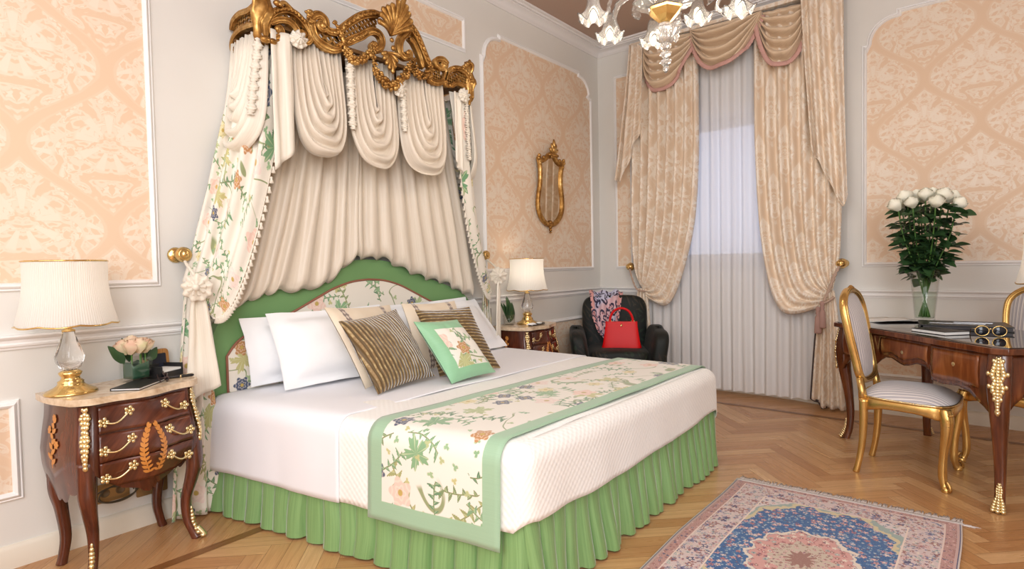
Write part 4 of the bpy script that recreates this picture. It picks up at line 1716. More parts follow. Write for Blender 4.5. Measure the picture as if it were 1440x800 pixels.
# tie-back sashes and the brass knobs that hold them
for sg in (-1, 1):
    def my(y): return y if sg < 0 else 2 * YC - 0.02 - y + 0.09 * sst(3.76, 4.02, -y)
    r = thing('curtain_tieback', '', 'tieback', (0.2, my(-4.06), 1.1), group='cream silk tiebacks of the bed curtains', world=True)
    r['label'] = 'cream silk tieback with a bow rosette and long tail, at the near lamp' if sg < 0 else 'cream silk tieback bow on the far bed curtain, beside the far nightstand'
    mb = MB(); rosette(mb, (0.245, my(-4.06) - 0.012, 1.125), 0.064, (0.85, -0.50, 0.08) if sg < 0 else (0.75, -0.66, 0.05), 9, 3)
    mb.build('rosette', M_CREAM, r, solid=0.003)
    mb = MB(); mb.ball((0.285, (my(-4.06) - 0.036), 1.129), (0.017, 0.017, 0.017), 12, 8); mb.build('button', M_CREAM, r)
    mb = MB()
    def fn(u, v):
        w_ = ip([(0, 0.05), (0.15, 0.085), (1, 0.165)], v)
        a = (u - 0.5) * w_
        z = lerp(1.10, lerp(0.585, 0.655, u), v)
        y = -4.065 + a * 0.80 + 0.010 * v
        x = 0.225 + a * 0.45 + 0.014 * fold(u, 1.4, 0.9, 0.6) * (1 - 0.3 * v) + 0.005 * nz(u * 3, v * 3)
        return (x, my(y), z)
    mb.grid(fn, 24, 24, uvf=lambda u, v: (v * 0.6, u * 0.2))
    mb.build('sash_tail', M_CREAM, r, solid=0.004)
    mb = MB()
    mb.tube(cr([(0.235, my(-4.055), 1.13), (0.20, my(-4.07), 1.19), (0.12, my(-4.072), 1.245), (0.105, my(-4.068), 1.282), (0.115, my(-4.06), 1.30)], 6), 0.007, 8)
    mb.build('loop', M_CREAM, r)
    k = thing('curtain_holdback', '', 'holdback', (0.0, my(-4.072), 1.283), group='brass knobs beside the bed curtains', world=True)
    k['label'] = 'ornate round brass holdback knob on the wall above the near nightstand lamp' if sg < 0 else 'round brass holdback knob on the wall above the far nightstand lamp'
    mb = MB(); mb.lathe([(0.036, 0.0), (0.038, 0.006), (0.030, 0.012), (0.024, 0.014), (0.012, 0.020), (0.010, 0.08), (0.014, 0.086)], 24, (0.0, my(-4.072), 1.283), ax=(1, 0, 0))
    mb.build('wall_rose', M_BRASS, k)
    mb = MB(); mb.lathe([(0.014, 0.084), (0.030, 0.090), (0.037, 0.100), (0.036, 0.110), (0.030, 0.116), (0.031, 0.119), (0.024, 0.124), (0.022, 0.122), (0.012, 0.130), (0.0005, 0.132)], 24, (0.0, my(-4.072), 1.283), ax=(1, 0, 0), wob=lambda a, z: 1 + (0.05 * math.sin(12 * a) if 0.095 < z < 0.115 else 0))
    mb.build('knob', M_BRASS, k)

# ------------------------------------------------------------------ window drapes
def damask_cloth(name, a, b):
    t = T(name)
    x, y = t.uv()
    m = damask_mask(t, x, y, 0.36, 0.46)
    n = t.noise(t.vec(x * 4, y * 4), 1.0, 1)
    t.base(t.mix(m, t.mix(n, a, S(231, 209, 185)), b)).setv(Sheen_Weight=0.3, Sheen_Roughness=0.4)
    t.link(t.ramp(m, [(0, (0.55,) * 3 + (1,)), (1, (0.36,) * 3 + (1,))]), 'Roughness')
    return t.m


M_DRAPE = damask_cloth('rose_beige_damask', S(236, 215, 191), S(247, 236, 222))
M_PLAIN = silk('rose_beige_silk', S(230, 206, 178), S(220, 194, 164), 0.42)
M_FRINGE = simple('pink_fringe', S(212, 166, 156), 0.9)
M_LINING = simple('dark_lining', S(70, 58, 56), 0.8)
t = T('sheer_voile')
tr = t.n('ShaderNodeBsdfTransparent'); tl = t.n('ShaderNodeBsdfTranslucent'); df = t.n('ShaderNodeBsdfDiffuse')
tl.inputs[0].default_value = S(250, 248, 248); df.inputs[0].default_value = S(250, 248, 248)
m1 = t.n('ShaderNodeMixShader'); m2 = t.n('ShaderNodeMixShader')
m1.inputs[0].default_value = 0.22; m2.inputs[0].default_value = 0.86
t.nt.links.new(df.outputs[0], m1.inputs[1]); t.nt.links.new(tl.outputs[0], m1.inputs[2])
t.nt.links.new(tr.outputs[0], m2.inputs[1]); t.nt.links.new(m1.outputs[0], m2.inputs[2])
t.nt.links.new(m2.outputs[0], t.out.inputs[0])
M_SHEER = t.m

# sheer
mb = MB()
def fn(u, v):
    x = lerp(0.56, 2.16, u)
    n = 17
    uu = u + 0.006 * nz(u * 18, 1.0)
    a = lerp(0.016, 0.030, v)
    f = fold(uu, n, 0.8) * a * (0.7 + 0.6 * nz(u * 13, v * 1.2)) + 0.012 * nz(u * 40, v * 2)
    y = -0.025 + f
    # under the tie-backs the sheer follows the wall, hem just clear of the skirting
    z = lerp(3.05, 0.045 + 0.006 * nz(u * 22, 4), v)
    return (x + 0.006 * nz(u * 16, v * 3, 2), y - 0.02 * v, z)
mb.grid(fn, 320, 24)
o = mb.build('sheer_curtain', M_SHEER, None)
tag(o, 'white translucent sheer curtain hanging across the window down to the skirting', 'sheer curtain')


def window_curtain(sg, cx, label):
    """sg -1 left, +1 right; coordinates for the two edges and the tie"""
    if sg < 0:
        outer = [(0.47, 3.22), (0.455, 2.3), (0.445, 1.55), (0.465, 1.18), (0.525, 0.985)]
        inner = [(1.10, 3.22), (1.10, 2.1), (1.035, 1.40), (0.835, 0.83), (0.575, 0.875)]
        tie = (0.55, -0.14, 0.93)
        tb = (0.45, 0.66)
    else:
        outer = [(2.245, 3.22), (2.25, 2.3), (2.235, 1.55), (2.22, 1.20), (2.175, 0.955)]
        inner = [(1.575, 3.22), (1.585, 2.1), (1.655, 1.25), (1.805, 0.785), (2.11, 0.835)]
        tie = (2.14, -0.14, 0.90)
        tb = (2.03, 2.26)
    A = cr(outer, 14); B = cr(inner, 14)
    K = len(A) - 1
    def fn(u, v):
        i = min(int(v * K), K - 1); f = v * K - i
        ax, az = lerp(A[i][0], A[i + 1][0], f), lerp(A[i][1], A[i + 1][1], f)
        bx, bz = lerp(B[i][0], B[i + 1][0], f), lerp(B[i][1], B[i + 1][1], f)
        sag = 0.0
        x, z = lerp(ax, bx, u), lerp(az, bz, u ** (1 + 0.6 * v))
        amp = ip([(0, 0.034), (0.5, 0.040), (0.8, 0.026), (1, 0.010)], v)
        uu = u + 0.010 * nz(u * 8, v * 1.2, cx)
        fo = fold(uu, 7.5, 0.75, 0.5)
        y = -0.115 - 0.04 * math.sin(PI * v ** 2) * u - amp * fo - 0.010 * nz(u * 14, v * 6, cx) - 0.03 * v
        return (x, y, z + 0.010 * v * fo)
    r = thing('window_curtain', label, 'curtain', (cx, -0.12, 0.0), group='damask window curtains', world=True)
    mb = MB()
    mb.grid(fn, 130, 56, uvf=lambda u, v: (u * 1.25, -v * 2.45))
    mb.build('curtain', M_DRAPE, r, solid=0.004)
    def fn2(u, v):
        w0 = 0.085
        xa, xb = lerp(tie[0] - w0 / 2, tb[0], v ** 0.7), lerp(tie[0] + w0 / 2, tb[1], v ** 0.7)
        fo = fold(u, 3.4, 0.75, 0.9)
        flare = 0.06 * v * (u if sg < 0 else 1 - u)
        z = lerp(0.955, 0.02 + (0.20 * max(0, 0.35 - u) if sg > 0 else 0), v)
        return (lerp(xa, xb, u), tie[1] - lerp(0.012, 0.035, v) * fo - 0.01 - 0.10 * flare + 0.006 * nz(u * 5, v * 4, cx), z)
    mb = MB()
    mb.grid(fn2, 60, 30, uvf=lambda u, v: (u * 0.9, -v * 0.95))
    o = mb.build('curtain_tail', M_DRAPE, r, solid=0.004)
    if sg > 0:
        mb = MB()
        mb.tube([Vector(fn2(0.0, k / 20)) + Vector((-0.004, 0.004, 0)) for k in range(6, 21)] + [Vector(fn2(k / 12, 1.0)) + Vector((0, 0.01, 0.0)) for k in range(1, 6)], 0.012, 6, rb=0.006)
        lo = mb.build('lining', M_LINING, r); lo['label'] = 'dark curtain lining'
    return r


window_curtain(-1, 0.60, 'rose beige damask curtain at the window beside the green armchair, tied back')
window_curtain(1, 2.10, 'rose beige damask curtain at the window beside the writing desk, tied back with a tassel')

wv = thing('window_valance', 'draped damask swags with pink fringe and long cascades above the window', 'valance', (1.35, -0.15, 3.25), world=True)


def wide_swag(xa, xb, za, zb, zlow, xlow, y0, seed, nf=5, name='swag'):
    """shallow swag between two points of the rail: nested U folds with a flat top"""
    k0 = (xlow - xa) / (xb - xa)
    def fn(u, v):
        # v 0 outer edge .. 1 top line
        ztop = lerp(za, zb, u)
        # outer edge curve
        h = math.sin(PI * u ** (math.log(0.5) / math.log(k0))) if 0 < u < 1 else 0.0
        h = (1 - abs(2 * u ** (math.log(0.5) / math.log(k0)) - 1) ** 2.7) if 0 < u < 1 else 0.0
        drop = (ztop - zlow) * h * (1 - v) ** 1.05
        x = lerp(xa, xb, u)
        # pull sides in to the gathers near the ends
        s = h
        f = fold(v + 0.06 * nz(u * 2.2, v * 2, seed) + 0.16 * (u - 0.5) * math.sin(seed * 3), nf, 0.62, seed)
        o = 0.05 * s * (1 - v) ** 0.6 + 0.052 * f * (0.45 + 0.55 * s) * (1 - sst(0.85, 1.0, v)) + 0.012 * nz(u * 8, v * 8, seed)
        return (x, y0 - 0.03 - o, ztop - drop - 0.004 + 0.004 * f)
    mb = MB()
    mb.grid(fn, 60, 50, uvf=lambda u, v: (u * 0.6, -v * 0.5))
    mb.build(name, M_PLAIN, wv, solid=0.004)
    mb = MB()
    def fr(u, v):
        p = Vector(fn(lerp(0.01, 0.99, u), 0.0)); q = Vector(fn(min(1, u + 0.01), 0.0)); d = (q - p)
        nn = Vector((d.z, 0, -d.x)).normalized()
        if nn.z > 0:
            nn = -nn
        w_ = 0.034 + 0.003 * math.sin(u * 260)
        return p + nn * (w_ * v - 0.006) + Vector((0, -0.008 - 0.006 * math.sin(PI * v) - 0.003 * math.sin(u * 330 + v * 9), 0))
    mb.grid(fr, 160, 5)
    fo = mb.build('fringe', M_FRINGE, wv, solid=0.006)
    fo['label'] = 'pink fringe'


wide_swag(0.600, 1.135, 3.265, 3.255, 2.825, 0.755, -0.115, 0.4)
wide_swag(1.610, 2.02, 3.255, 3.24, 2.790, 1.815, -0.115, 2.9)
wide_swag(1.060, 1.665, 3.260, 3.250, 2.875, 1.335, -0.150, 1.7)
mb = MB()
mb.box((1.355, -0.09, 3.282), (1.80, 0.16, 0.03)); mb.build('pelmet_board', M_DRAPE, wv, smooth=False)


def cascade(us, y0, seed, npl):
    """us: (u, xtop, xbot, zbot)"""
    mb = MB()
    def fn(u, v):
        xt, xb, zb = ip(us, u)
        f = fold(u, npl, 0.7, seed)
        y = y0 - lerp(0.024, 0.038, v) * f - 0.012 * u - 0.006 * nz(u * 6, v * 5, seed)
        return (lerp(xt, xb, v ** 1.2) + 0.008 * f * v, y, lerp(3.265, zb, v))
    mb.grid(fn, 70, 40, uvf=lambda u, v: (u * 0.7, -v * 1.4))
    mb.build('cascade', M_DRAPE, wv, solid=0.004)
    mb = MB()
    mb.tube([Vector(fn(k / 60, 1.0)) for k in range(61)], 0.006, 6)
    mb.build('braid', M_DRAPE, wv)


cascade([(0, 0.475, 0.300, 2.02), (0.35, 0.50, 0.36, 1.99), (0.55, 0.54, 0.45, 2.20), (1.0, 0.612, 0.590, 2.50)], -0.20, 0.4, 3.0)
cascade([(0, 1.965, 2.035, 2.06), (0.3, 2.03, 2.09, 1.97), (0.65, 2.13, 2.20, 1.72), (0.82, 2.19, 2.255, 1.60), (1.0, 2.245, 2.285, 1.70)], -0.20, 1.2, 3.6)

# holdback knobs and the tasselled rope
G_K = 'gilt lion head holdbacks by the window'
for (x, lab) in ((0.42, 'small gilt holdback knob on the wall between the armchair and the window curtain'), (2.235, 'gilt holdback knob on the wall right above the rope of the curtain by the desk')):
    k = thing('curtain_holdback', lab.replace(' right above', ' above'), 'holdback', (x, -0.0, 1.165), group=G_K, world=True)
    mb = MB(); mb.lathe([(0.030, 0.0), (0.030, 0.008), (0.016, 0.014), (0.012, 0.12)], 20, (x, 0.0, 1.165), ax=(0, -1, 0)); mb.build('stem', M_BRASS, k)
    mb = MB(); mb.ball((x, -0.155, 1.165), (0.040, 0.034, 0.034), 20, 12)
    mb.lathe([(0.034, -0.012), (0.040, -0.004), (0.040, 0.004), (0.034, 0.012)], 20, (x, -0.135, 1.165), ax=(0, -1, 0))
    mb.ball((x - 0.012, -0.185, 1.170), 0.010, 8, 6); mb.ball((x + 0.012, -0.185, 1.170), 0.010, 8, 6); mb.ball((x, -0.190, 1.152), (0.014, 0.008, 0.008), 8, 6)
    mb.build('knob', M_BRASS, k)
M_ROPE = simple('rope_silk', S(186, 158, 140), 0.7)
r = thing('rope_tieback', 'twisted silk rope with tassel tying the window curtain beside the desk', 'tieback', (2.12, -0.2, 0.9), world=True)
mb = MB()
pa = cr([(2.235, -0.165, 1.165), (2.20, -0.20, 1.08), (2.16, -0.215, 0.96), (2.125, -0.225, 0.87)], 10)
for ph in (0, PI):
    mb.tube([Vector(p) + Vector((0.006 * math.cos(i * 0.9 + ph), 0, 0.006 * math.sin(i * 0.9 + ph))) for i, p in enumerate(pa)], 0.007, 6)
mb.tube(cr([(2.10, -0.20, 0.86), (2.14, -0.225, 0.865), (2.19, -0.19, 0.905)], 6), 0.010, 6)
mb.build('rope', M_ROPE, r)
for (x, z) in ((2.115, 0.865), (2.085, 0.82)):
    mb = MB()
    mb.lathe([(0.004, 0.01), (0.016, 0.0), (0.020, -0.014), (0.013, -0.030), (0.018, -0.045), (0.012, -0.055), (0.022, -0.075), (0.028, -0.19), (0.026, -0.20), (0.002, -0.20)], 16, (x, -0.225, z), wob=lambda a, z: 1 + (0.06 * math.sin(16 * a) if z < -0.06 else 0))
    mb.build('tassel', simple('tassel_rose', S(176, 140, 130), 0.85), r)
r = thing('rope_tieback', 'thin silk rope holding the window curtain beside the green armchair', 'tieback', (0.5, -0.2, 0.95), world=True)
mb = MB()
pa = cr([(0.42, -0.165, 1.165), (0.46, -0.20, 1.08), (0.50, -0.215, 0.99), (0.535, -0.215, 0.945), (0.60, -0.20, 0.93)], 8)
for ph in (0, PI):
    mb.tube([Vector(p) + Vector((0.005 * math.cos(i * 0.9 + ph), 0, 0.005 * math.sin(i * 0.9 + ph))) for i, p in enumerate(pa)], 0.006, 6)
mb.build('rope', M_ROPE, r)

# ------------------------------------------------------------------ wood and small-object materials
def wood(name, c1, c2, c3, rough=0.22, ang=0.0, coat=0.3, sc=1.0):
    t = T(name)
    x, y, z = t.obj()
    q = z * math.cos(ang) + y * math.sin(ang)
    p = y * math.cos(ang) - z * math.sin(ang) + x
    n = t.noise(t.vec(p * 40 * sc, q * 5 * sc, x * 4), 1.0, 4, 0.6, 0.8)
    n2 = t.noise(t.vec(p * 7, q * 3, x * 3), 1.0, 2, 0.5, 1.2)
    c = t.ramp(n * 0.55 + n2 * 0.45, [(0.28, c1), (0.5, c2), (0.72, c3)])
    t.base(c).setv(Roughness=rough, Coat_Weight=coat, Coat_Roughness=0.12)
    return t.m


M_WALNUT = wood('polished_rosewood', S(44, 18, 12), S(80, 36, 22), S(118, 60, 36))
M_VENEER = wood('rosewood_veneer', S(52, 22, 14), S(88, 42, 26), S(124, 66, 40), ang=0.75)
M_INLAY = simple('inlay_wood', S(206, 136, 66), 0.3)
t = T('beige_marble')
x, y, z = t.obj()
n = t.noise(t.vec(x, y, z), 9, 4, 0.6, 1.5); n2 = t.noise(t.vec(x, y, z), 40, 2)
t.base(t.ramp(n * 0.7 + n2 * 0.3, [(0.3, S(178, 144, 112)), (0.45, S(208, 182, 152)), (0.6, S(228, 208, 182)), (0.75, S(196, 164, 132))])).setv(Roughness=0.16)
M_MARBLE = t.m
t = T('ormolu')
x, y, z = t.obj()
n = t.noise(t.vec(x, y, z), 60, 2)
t.base(t.mix(n, S(222, 194, 138), S(246, 232, 190))).setv(Metallic=0.95, Roughness=0.24)
M_ORMOLU = t.m
M_BLACK = simple('black_leather', S(26, 24, 26), 0.4)
M_PAPER = simple('white_paper', S(240, 239, 236), 0.7)
t = T('cut_crystal'); t.base((1, 1, 1, 1)).setv(Roughness=0.0, IOR=1.46, Transmission_Weight=1.0)
M_CRYSTAL = t.m
M_GLASS = thin_glass('clear_glass', (0.97, 0.98, 0.975, 1), 1.0)
M_WATER = thin_glass('vase_water', (0.90, 0.95, 0.90, 1), 0.5)


# ------------------------------------------------------------------ bombe nightstand; local: back at x=0, front +x, floor z=0
NW, ND, NH = 0.485, 0.352, 0.72


def ns_outline(t_):
    """t 0..1 from back-left round the front to back-right; unit plan (x, y) and corner parameter"""
    hw = NW / 2 - 0.02
    d = ND - 0.02
    if t_ < 0.28:
        k = t_ / 0.28
        return (lerp(0.0, d - 0.035, k), -hw - 0.004 + 0.016 * math.sin(PI * k) * -1 + 0.02 * 0)
    if t_ < 0.34:
        k = (t_ - 0.28) / 0.06
        return (lerp(d - 0.035, d, k), lerp(-hw - 0.004, -hw + 0.035, k))
    if t_ <= 0.66:
        k = (t_ - 0.34) / 0.32
        return (d + 0.034 * (math.sin(PI * k) ** 2) - 0.010 * math.sin(2 * PI * k) ** 2, lerp(-hw + 0.035, hw - 0.035, k))
    x, y = ns_outline(1 - t_)
    return (x, -y)


def ns_scale(z):
    k = (z - 0.30) / (NH - 0.05 - 0.30)
    return ip([(0, 0.93), (0.15, 0.985), (0.35, 1.05), (0.52, 1.065), (0.7, 1.03), (0.88, 0.985), (1.0, 0.975)], max(0, min(1, k)))


def ns_point(t_, z, off=0.0):
    x, y = ns_outline(t_)
    s = ns_scale(z)
    px = x * (1 + (s - 1) * 1.0); py = y * s
    if off:
        x2, y2 = ns_outline(min(1, t_ + 0.004)); x1, y1 = ns_outline(max(0, t_ - 0.004))
        nn = Vector((y2 - y1, -(x2 - x1))).normalized()
        px += nn.x * off; py += nn.y * off
    return Vector((px, py, z))


def ns_bottom(t_):
    if t_ < 0.28:
        k = t_ / 0.28
        return 0.335 + 0.03 * math.cos(2 * PI * k) - 0.020 * abs(math.sin(4 * PI * k)) 
    if t_ < 0.34:
        return 0.38
    if t_ <= 0.66:
        k = (t_ - 0.34) / 0.32
        c = abs(2 * k - 1)
        return ip([(0, 0.292), (0.12, 0.300), (0.2, 0.318), (0.5, 0.335), (0.8, 0.375), (1.0, 0.42)], c)
    return ns_bottom(1 - t_)


def cab_leg(mb, top, d, H, prof, n=10, pw=3.2):
    """square-ish cabriole leg: prof rows (t from top 0..1, outward offset, half width)"""
    d = Vector((d[0], d[1], 0)).normalized()
    q = cr([(a, b, c) for a, b, c in prof], 5)
    pts = [(top[0] + d.x * o, top[1] + d.y * o, H * (1 - tt)) for tt, o, w_ in q]
    mb.tube(pts, [w_ for tt, o, w_ in q], n, up=(d.x, d.y, 0), pw=pw)


def nightstand(loc, rz, label):
    r = thing('nightstand', label, 'nightstand', loc, rz, 'bombe nightstands either side of the bed')
    mb = MB()
    def body(u, v):
        zb = ns_bottom(u)
        z = lerp(zb, NH - 0.028, v)
        return ns_point(u, z)
    mb.grid(body, 100, 18, uvf=lambda u, v: (u, v))
    # lid under the marble and the back
    top_ = [tuple(ns_point(k / 60, NH - 0.03))[:2] for k in range(61)]
    mb.prism(top_, lambda a, b, d: (a, b, d), NH - 0.034, NH - 0.028)
    bo = mb.build('body', M_WALNUT, r, angle=50)
    mb = MB(); mb.box((0.006, 0, 0.53), (0.010, NW - 0.07, 0.34)); mb.build('back_board', M_WALNUT, r, smooth=False)
    # marble top with serpentine moulded edge
    out = []
    for k in range(81):
        x, y = ns_outline(k / 80)
        x2, y2 = ns_outline(min(1, k / 80 + 0.005)); x1, y1 = ns_outline(max(0, k / 80 - 0.005))
        nn = Vector((y2 - y1, -(x2 - x1))).normalized()
        out.append((x + nn.x * 0.016, y + nn.y * 0.022))
    out[0] = (0.0, out[0][1]); out[-1] = (0.0, out[-1][1])
    mb = MB(); mb.prism(out, lambda a, b, d: (a, b, d), NH - 0.026, NH)
    mb.build('marble_top', M_MARBLE, r, smooth=True, angle=35, bevel=0.007)
    # legs
    fprof = [(0.0, 0.012, 0.034), (0.25, 0.020, 0.031), (0.42, 0.004, 0.025), (0.62, -0.022, 0.020), (0.80, -0.020, 0.017), (0.92, 0.000, 0.0165), (1.0, 0.020, 0.020)]
    bprof = [(0.0, 0.004, 0.030), (0.3, 0.010, 0.028), (0.5, -0.004, 0.022), (0.75, -0.016, 0.019), (0.92, -0.004, 0.017), (1.0, 0.006, 0.018)]
    hw = NW / 2 - 0.045
    for (x, y, d, pr) in ((ND - 0.055, -hw, (1, -0.8), fprof), (ND - 0.055, hw, (1, 0.8), fprof), (0.042, -hw, (0.2, -1), bprof), (0.042, hw, (0.2, 1), bprof)):
        mb = MB(); cab_leg(mb, (x, y), d, 0.47, pr); lg = mb.build('leg', M_WALNUT, r)
        if x > 0.2:
            mb = MB()
            dd = Vector((d[0], d[1], 0)).normalized()
            for i in range(9):
                f = i / 8
                z = lerp(0.135, 0.012, f)
                o_ = ip([(0, -0.001), (0.5, 0.004), (0.85, 0.022), (1.0, 0.045)], f)
                w_ = ip([(0, 0.006), (0.3, 0.012), (0.6, 0.010), (0.9, 0.017), (1, 0.016)], f)
                mb.ball((x + dd.x * o_, y + dd.y * o_, z), (w_, w_, 0.012), 8, 6)
            mb.tube(cr([(x + dd.x * 0.02, y + dd.y * 0.02, 0.05), (x + dd.x * 0.045, y + dd.y * 0.045, 0.02), (x + dd.x * 0.052, y + dd.y * 0.052, 0.008)], 4), [0.012] * 9, 8)
            sb = mb.build('sabot', M_ORMOLU, lg)
    # drawers
    zs = [(0.575, 0.678), (0.468, 0.570), (0.356, 0.463)]
    for (z0, z1) in zs:
        mb = MB()
        def dr(u, v, z0=z0, z1=z1):
            t_ = lerp(0.352, 0.648, u)
            zlo = max(z0, ns_bottom(t_) + 0.006)
            return ns_point(t_, lerp(zlo, z1, v), 0.004)
        mb.grid(dr, 40, 8)
        do = mb.build('drawer', M_VENEER, r, solid=0.006, off=1.0)
        for ty in (0.405, 0.595):
            sg = -1 if ty < 0.5 else 1
            mb = MB()
            zc = lerp(z0, z1, 0.55)
            P_ = []
            for k in range(9):
                f = k / 8
                tt = ty + lerp(-0.040, 0.040, f)
                P_.append(ns_point(tt, zc + 0.030 * (f - 0.5) * -sg - 0.020 * math.sin(PI * f), 0.014 + 0.012 * math.sin(PI * f)))
            mb.tube(P_, 0.0042, 8)
            for e_ in (P_[0], P_[-1]):
                for a in range(5):
                    an = a * 1.2566
                    mb.ball((e_.x - 0.002, e_.y + 0.014 * math.cos(an), e_.z + 0.014 * math.sin(an)), (0.005, 0.0085, 0.0085), 7, 5)
                mb.ball(e_, 0.007, 8, 6)
            mb.build('handle', M_ORMOLU, do)
    # corner mounts
    for t_ in (0.31, 0.69):
        mb = MB()
        rgm = random.Random(2)
        for i in range(14):
            f = i / 13
            z = lerp(0.672, 0.455, f)
            w_ = ip([(0, 0.014), (0.15, 0.024), (0.35, 0.014), (0.55, 0.022), (0.8, 0.013), (1, 0.006)], f)
            c = ns_point(t_, z, 0.006)
            mb.ball(c, (0.010, 0.010, 0.013), 8, 6)
            for sg in (-1, 1):
                c2 = ns_point(t_ + sg * w_ * 0.55, z + 0.004 * rgm.uniform(-1, 1), 0.008)
                mb.ball(c2, (w_ * 0.42, w_ * 0.42, 0.010), 8, 6)
        mb.build('corner_mount', M_ORMOLU, r)
    # marquetry: a spray on each side, a double leaf on the front
    def leaf(mb, t_, z, ang, L, w_, sc=1.0):
        pts = []
        du = 0.50 * sc   # plan parameter per metre
        for k in range(7):
            f = k / 6
            ww = w_ * math.sin(PI * min(1, f * 0.95 + 0.03)) ** 0.8
            pts.append((f * L, ww))
        L1 = [(a, b) for a, b in pts]; L2 = [(a, -b) for a, b in pts[::-1]]
        poly = []
        for a, b in L1 + L2[1:-1]:
            yy = a * math.cos(ang) - b * math.sin(ang); zz = a * math.sin(ang) + b * math.cos(ang)
            poly.append(ns_point(t_ + yy * du, z + zz, 0.0042 if 0.3 > t_ or t_ > 0.7 else 0.0122))
        o_ = len(mb.v)
        mb.add(poly, [tuple(range(len(poly)))])
    for side in (0, 1):
        mb = MB()
        tc = 0.14 if side == 0 else 0.86
        du = 0.28 / 0.30
        for k in range(9):
            z = lerp(0.455, 0.615, k / 8)
            sg = 1 if k % 2 else -1
            leaf(mb, tc + 0.004 * sg, z, PI / 2 + sg * 0.9, 0.042 - 0.002 * k, 0.0085, du / 0.5)
        for k in range(10):
            leaf(mb, tc + 0.006 * math.sin(k * 0.8), lerp(0.44, 0.615, k / 9), PI / 2 + 0.15 * math.sin(k), 0.022, 0.0022, du / 0.5)
        for (dy, z, n_) in ((-0.035, 0.585, 6), (0.03, 0.535, 6), (0.0, 0.632, 7)):
            for a in range(n_):
                leaf(mb, tc + dy * du, z, a * 6.283 / n_, 0.017, 0.006, du / 0.5)
        mb.build('marquetry', M_INLAY, bo, smooth=False, solid=0.0012)
    mb = MB()
    du = 0.32 / (NW - 0.07)
    for sg in (-1, 1):
        tc = 0.5 + sg * 0.020 * du / 0.62 * 1.0
        for k in range(11):
            f = k / 10
            z = lerp(0.385, 0.565, f)
            ty = 0.5 + sg * du * (0.016 + 0.022 * math.sin(PI * f))
            leaf(mb, ty, z, PI / 2 - sg * (1.1 - 1.2 * f), 0.026, 0.006, du / 0.5)
            leaf(mb, ty, z, PI / 2 + sg * (0.9 - 0.3 * f), 0.022, 0.005, du / 0.5)
            leaf(mb, ty, z, PI / 2 - sg * 0.25 * math.cos(PI * f), 0.026, 0.0028, du / 0.5)
    mb.build('marquetry', M_INLAY, bo, smooth=False, solid=0.0012)
    return r


ns = nightstand((0.060, -4.405, 0.0), math.radians(9), 'dark inlaid bombe nightstand with marble top, standing left of the bed below the framed panel'.replace('left of the bed', 'beside the bed'))
n2 = copy_tree(ns)
n2.location = (0.035, -1.555, 0.0); n2.rotation_euler = (0, 0, math.radians(5))
n2['label'] = 'dark inlaid bombe nightstand with marble top, half hidden behind the bed near the armchair'

# ------------------------------------------------------------------ table lamps
t = T('pleated_shade')
u, v = t.uv()
tl = t.n('ShaderNodeBsdfTranslucent'); df = t.n('ShaderNodeBsdfDiffuse'); mx = t.n('ShaderNodeMixShader')
pl_ = (u * (2 * PI * 120)).cos()
cshade = t.mix(pl_.sm(-0.8, 0.8), S(240, 236, 230), S(248, 246, 242))
t.nt.links.new(cshade, tl.inputs[0]); t.nt.links.new(cshade, df.inputs[0])
mx.inputs[0].default_value = 0.45
t.nt.links.new(df.outputs[0], mx.inputs[1]); t.nt.links.new(tl.outputs[0], mx.inputs[2]); t.nt.links.new(mx.outputs[0], t.out.inputs[0])
M_SHADE = t.m
t = T('lit_bulb'); t.setv(Emission_Strength=2.0); t.b.inputs['Emission Color'].default_value = (1, 0.82, 0.6, 1)
M_BULB = t.m
LAMP_W = 2.2


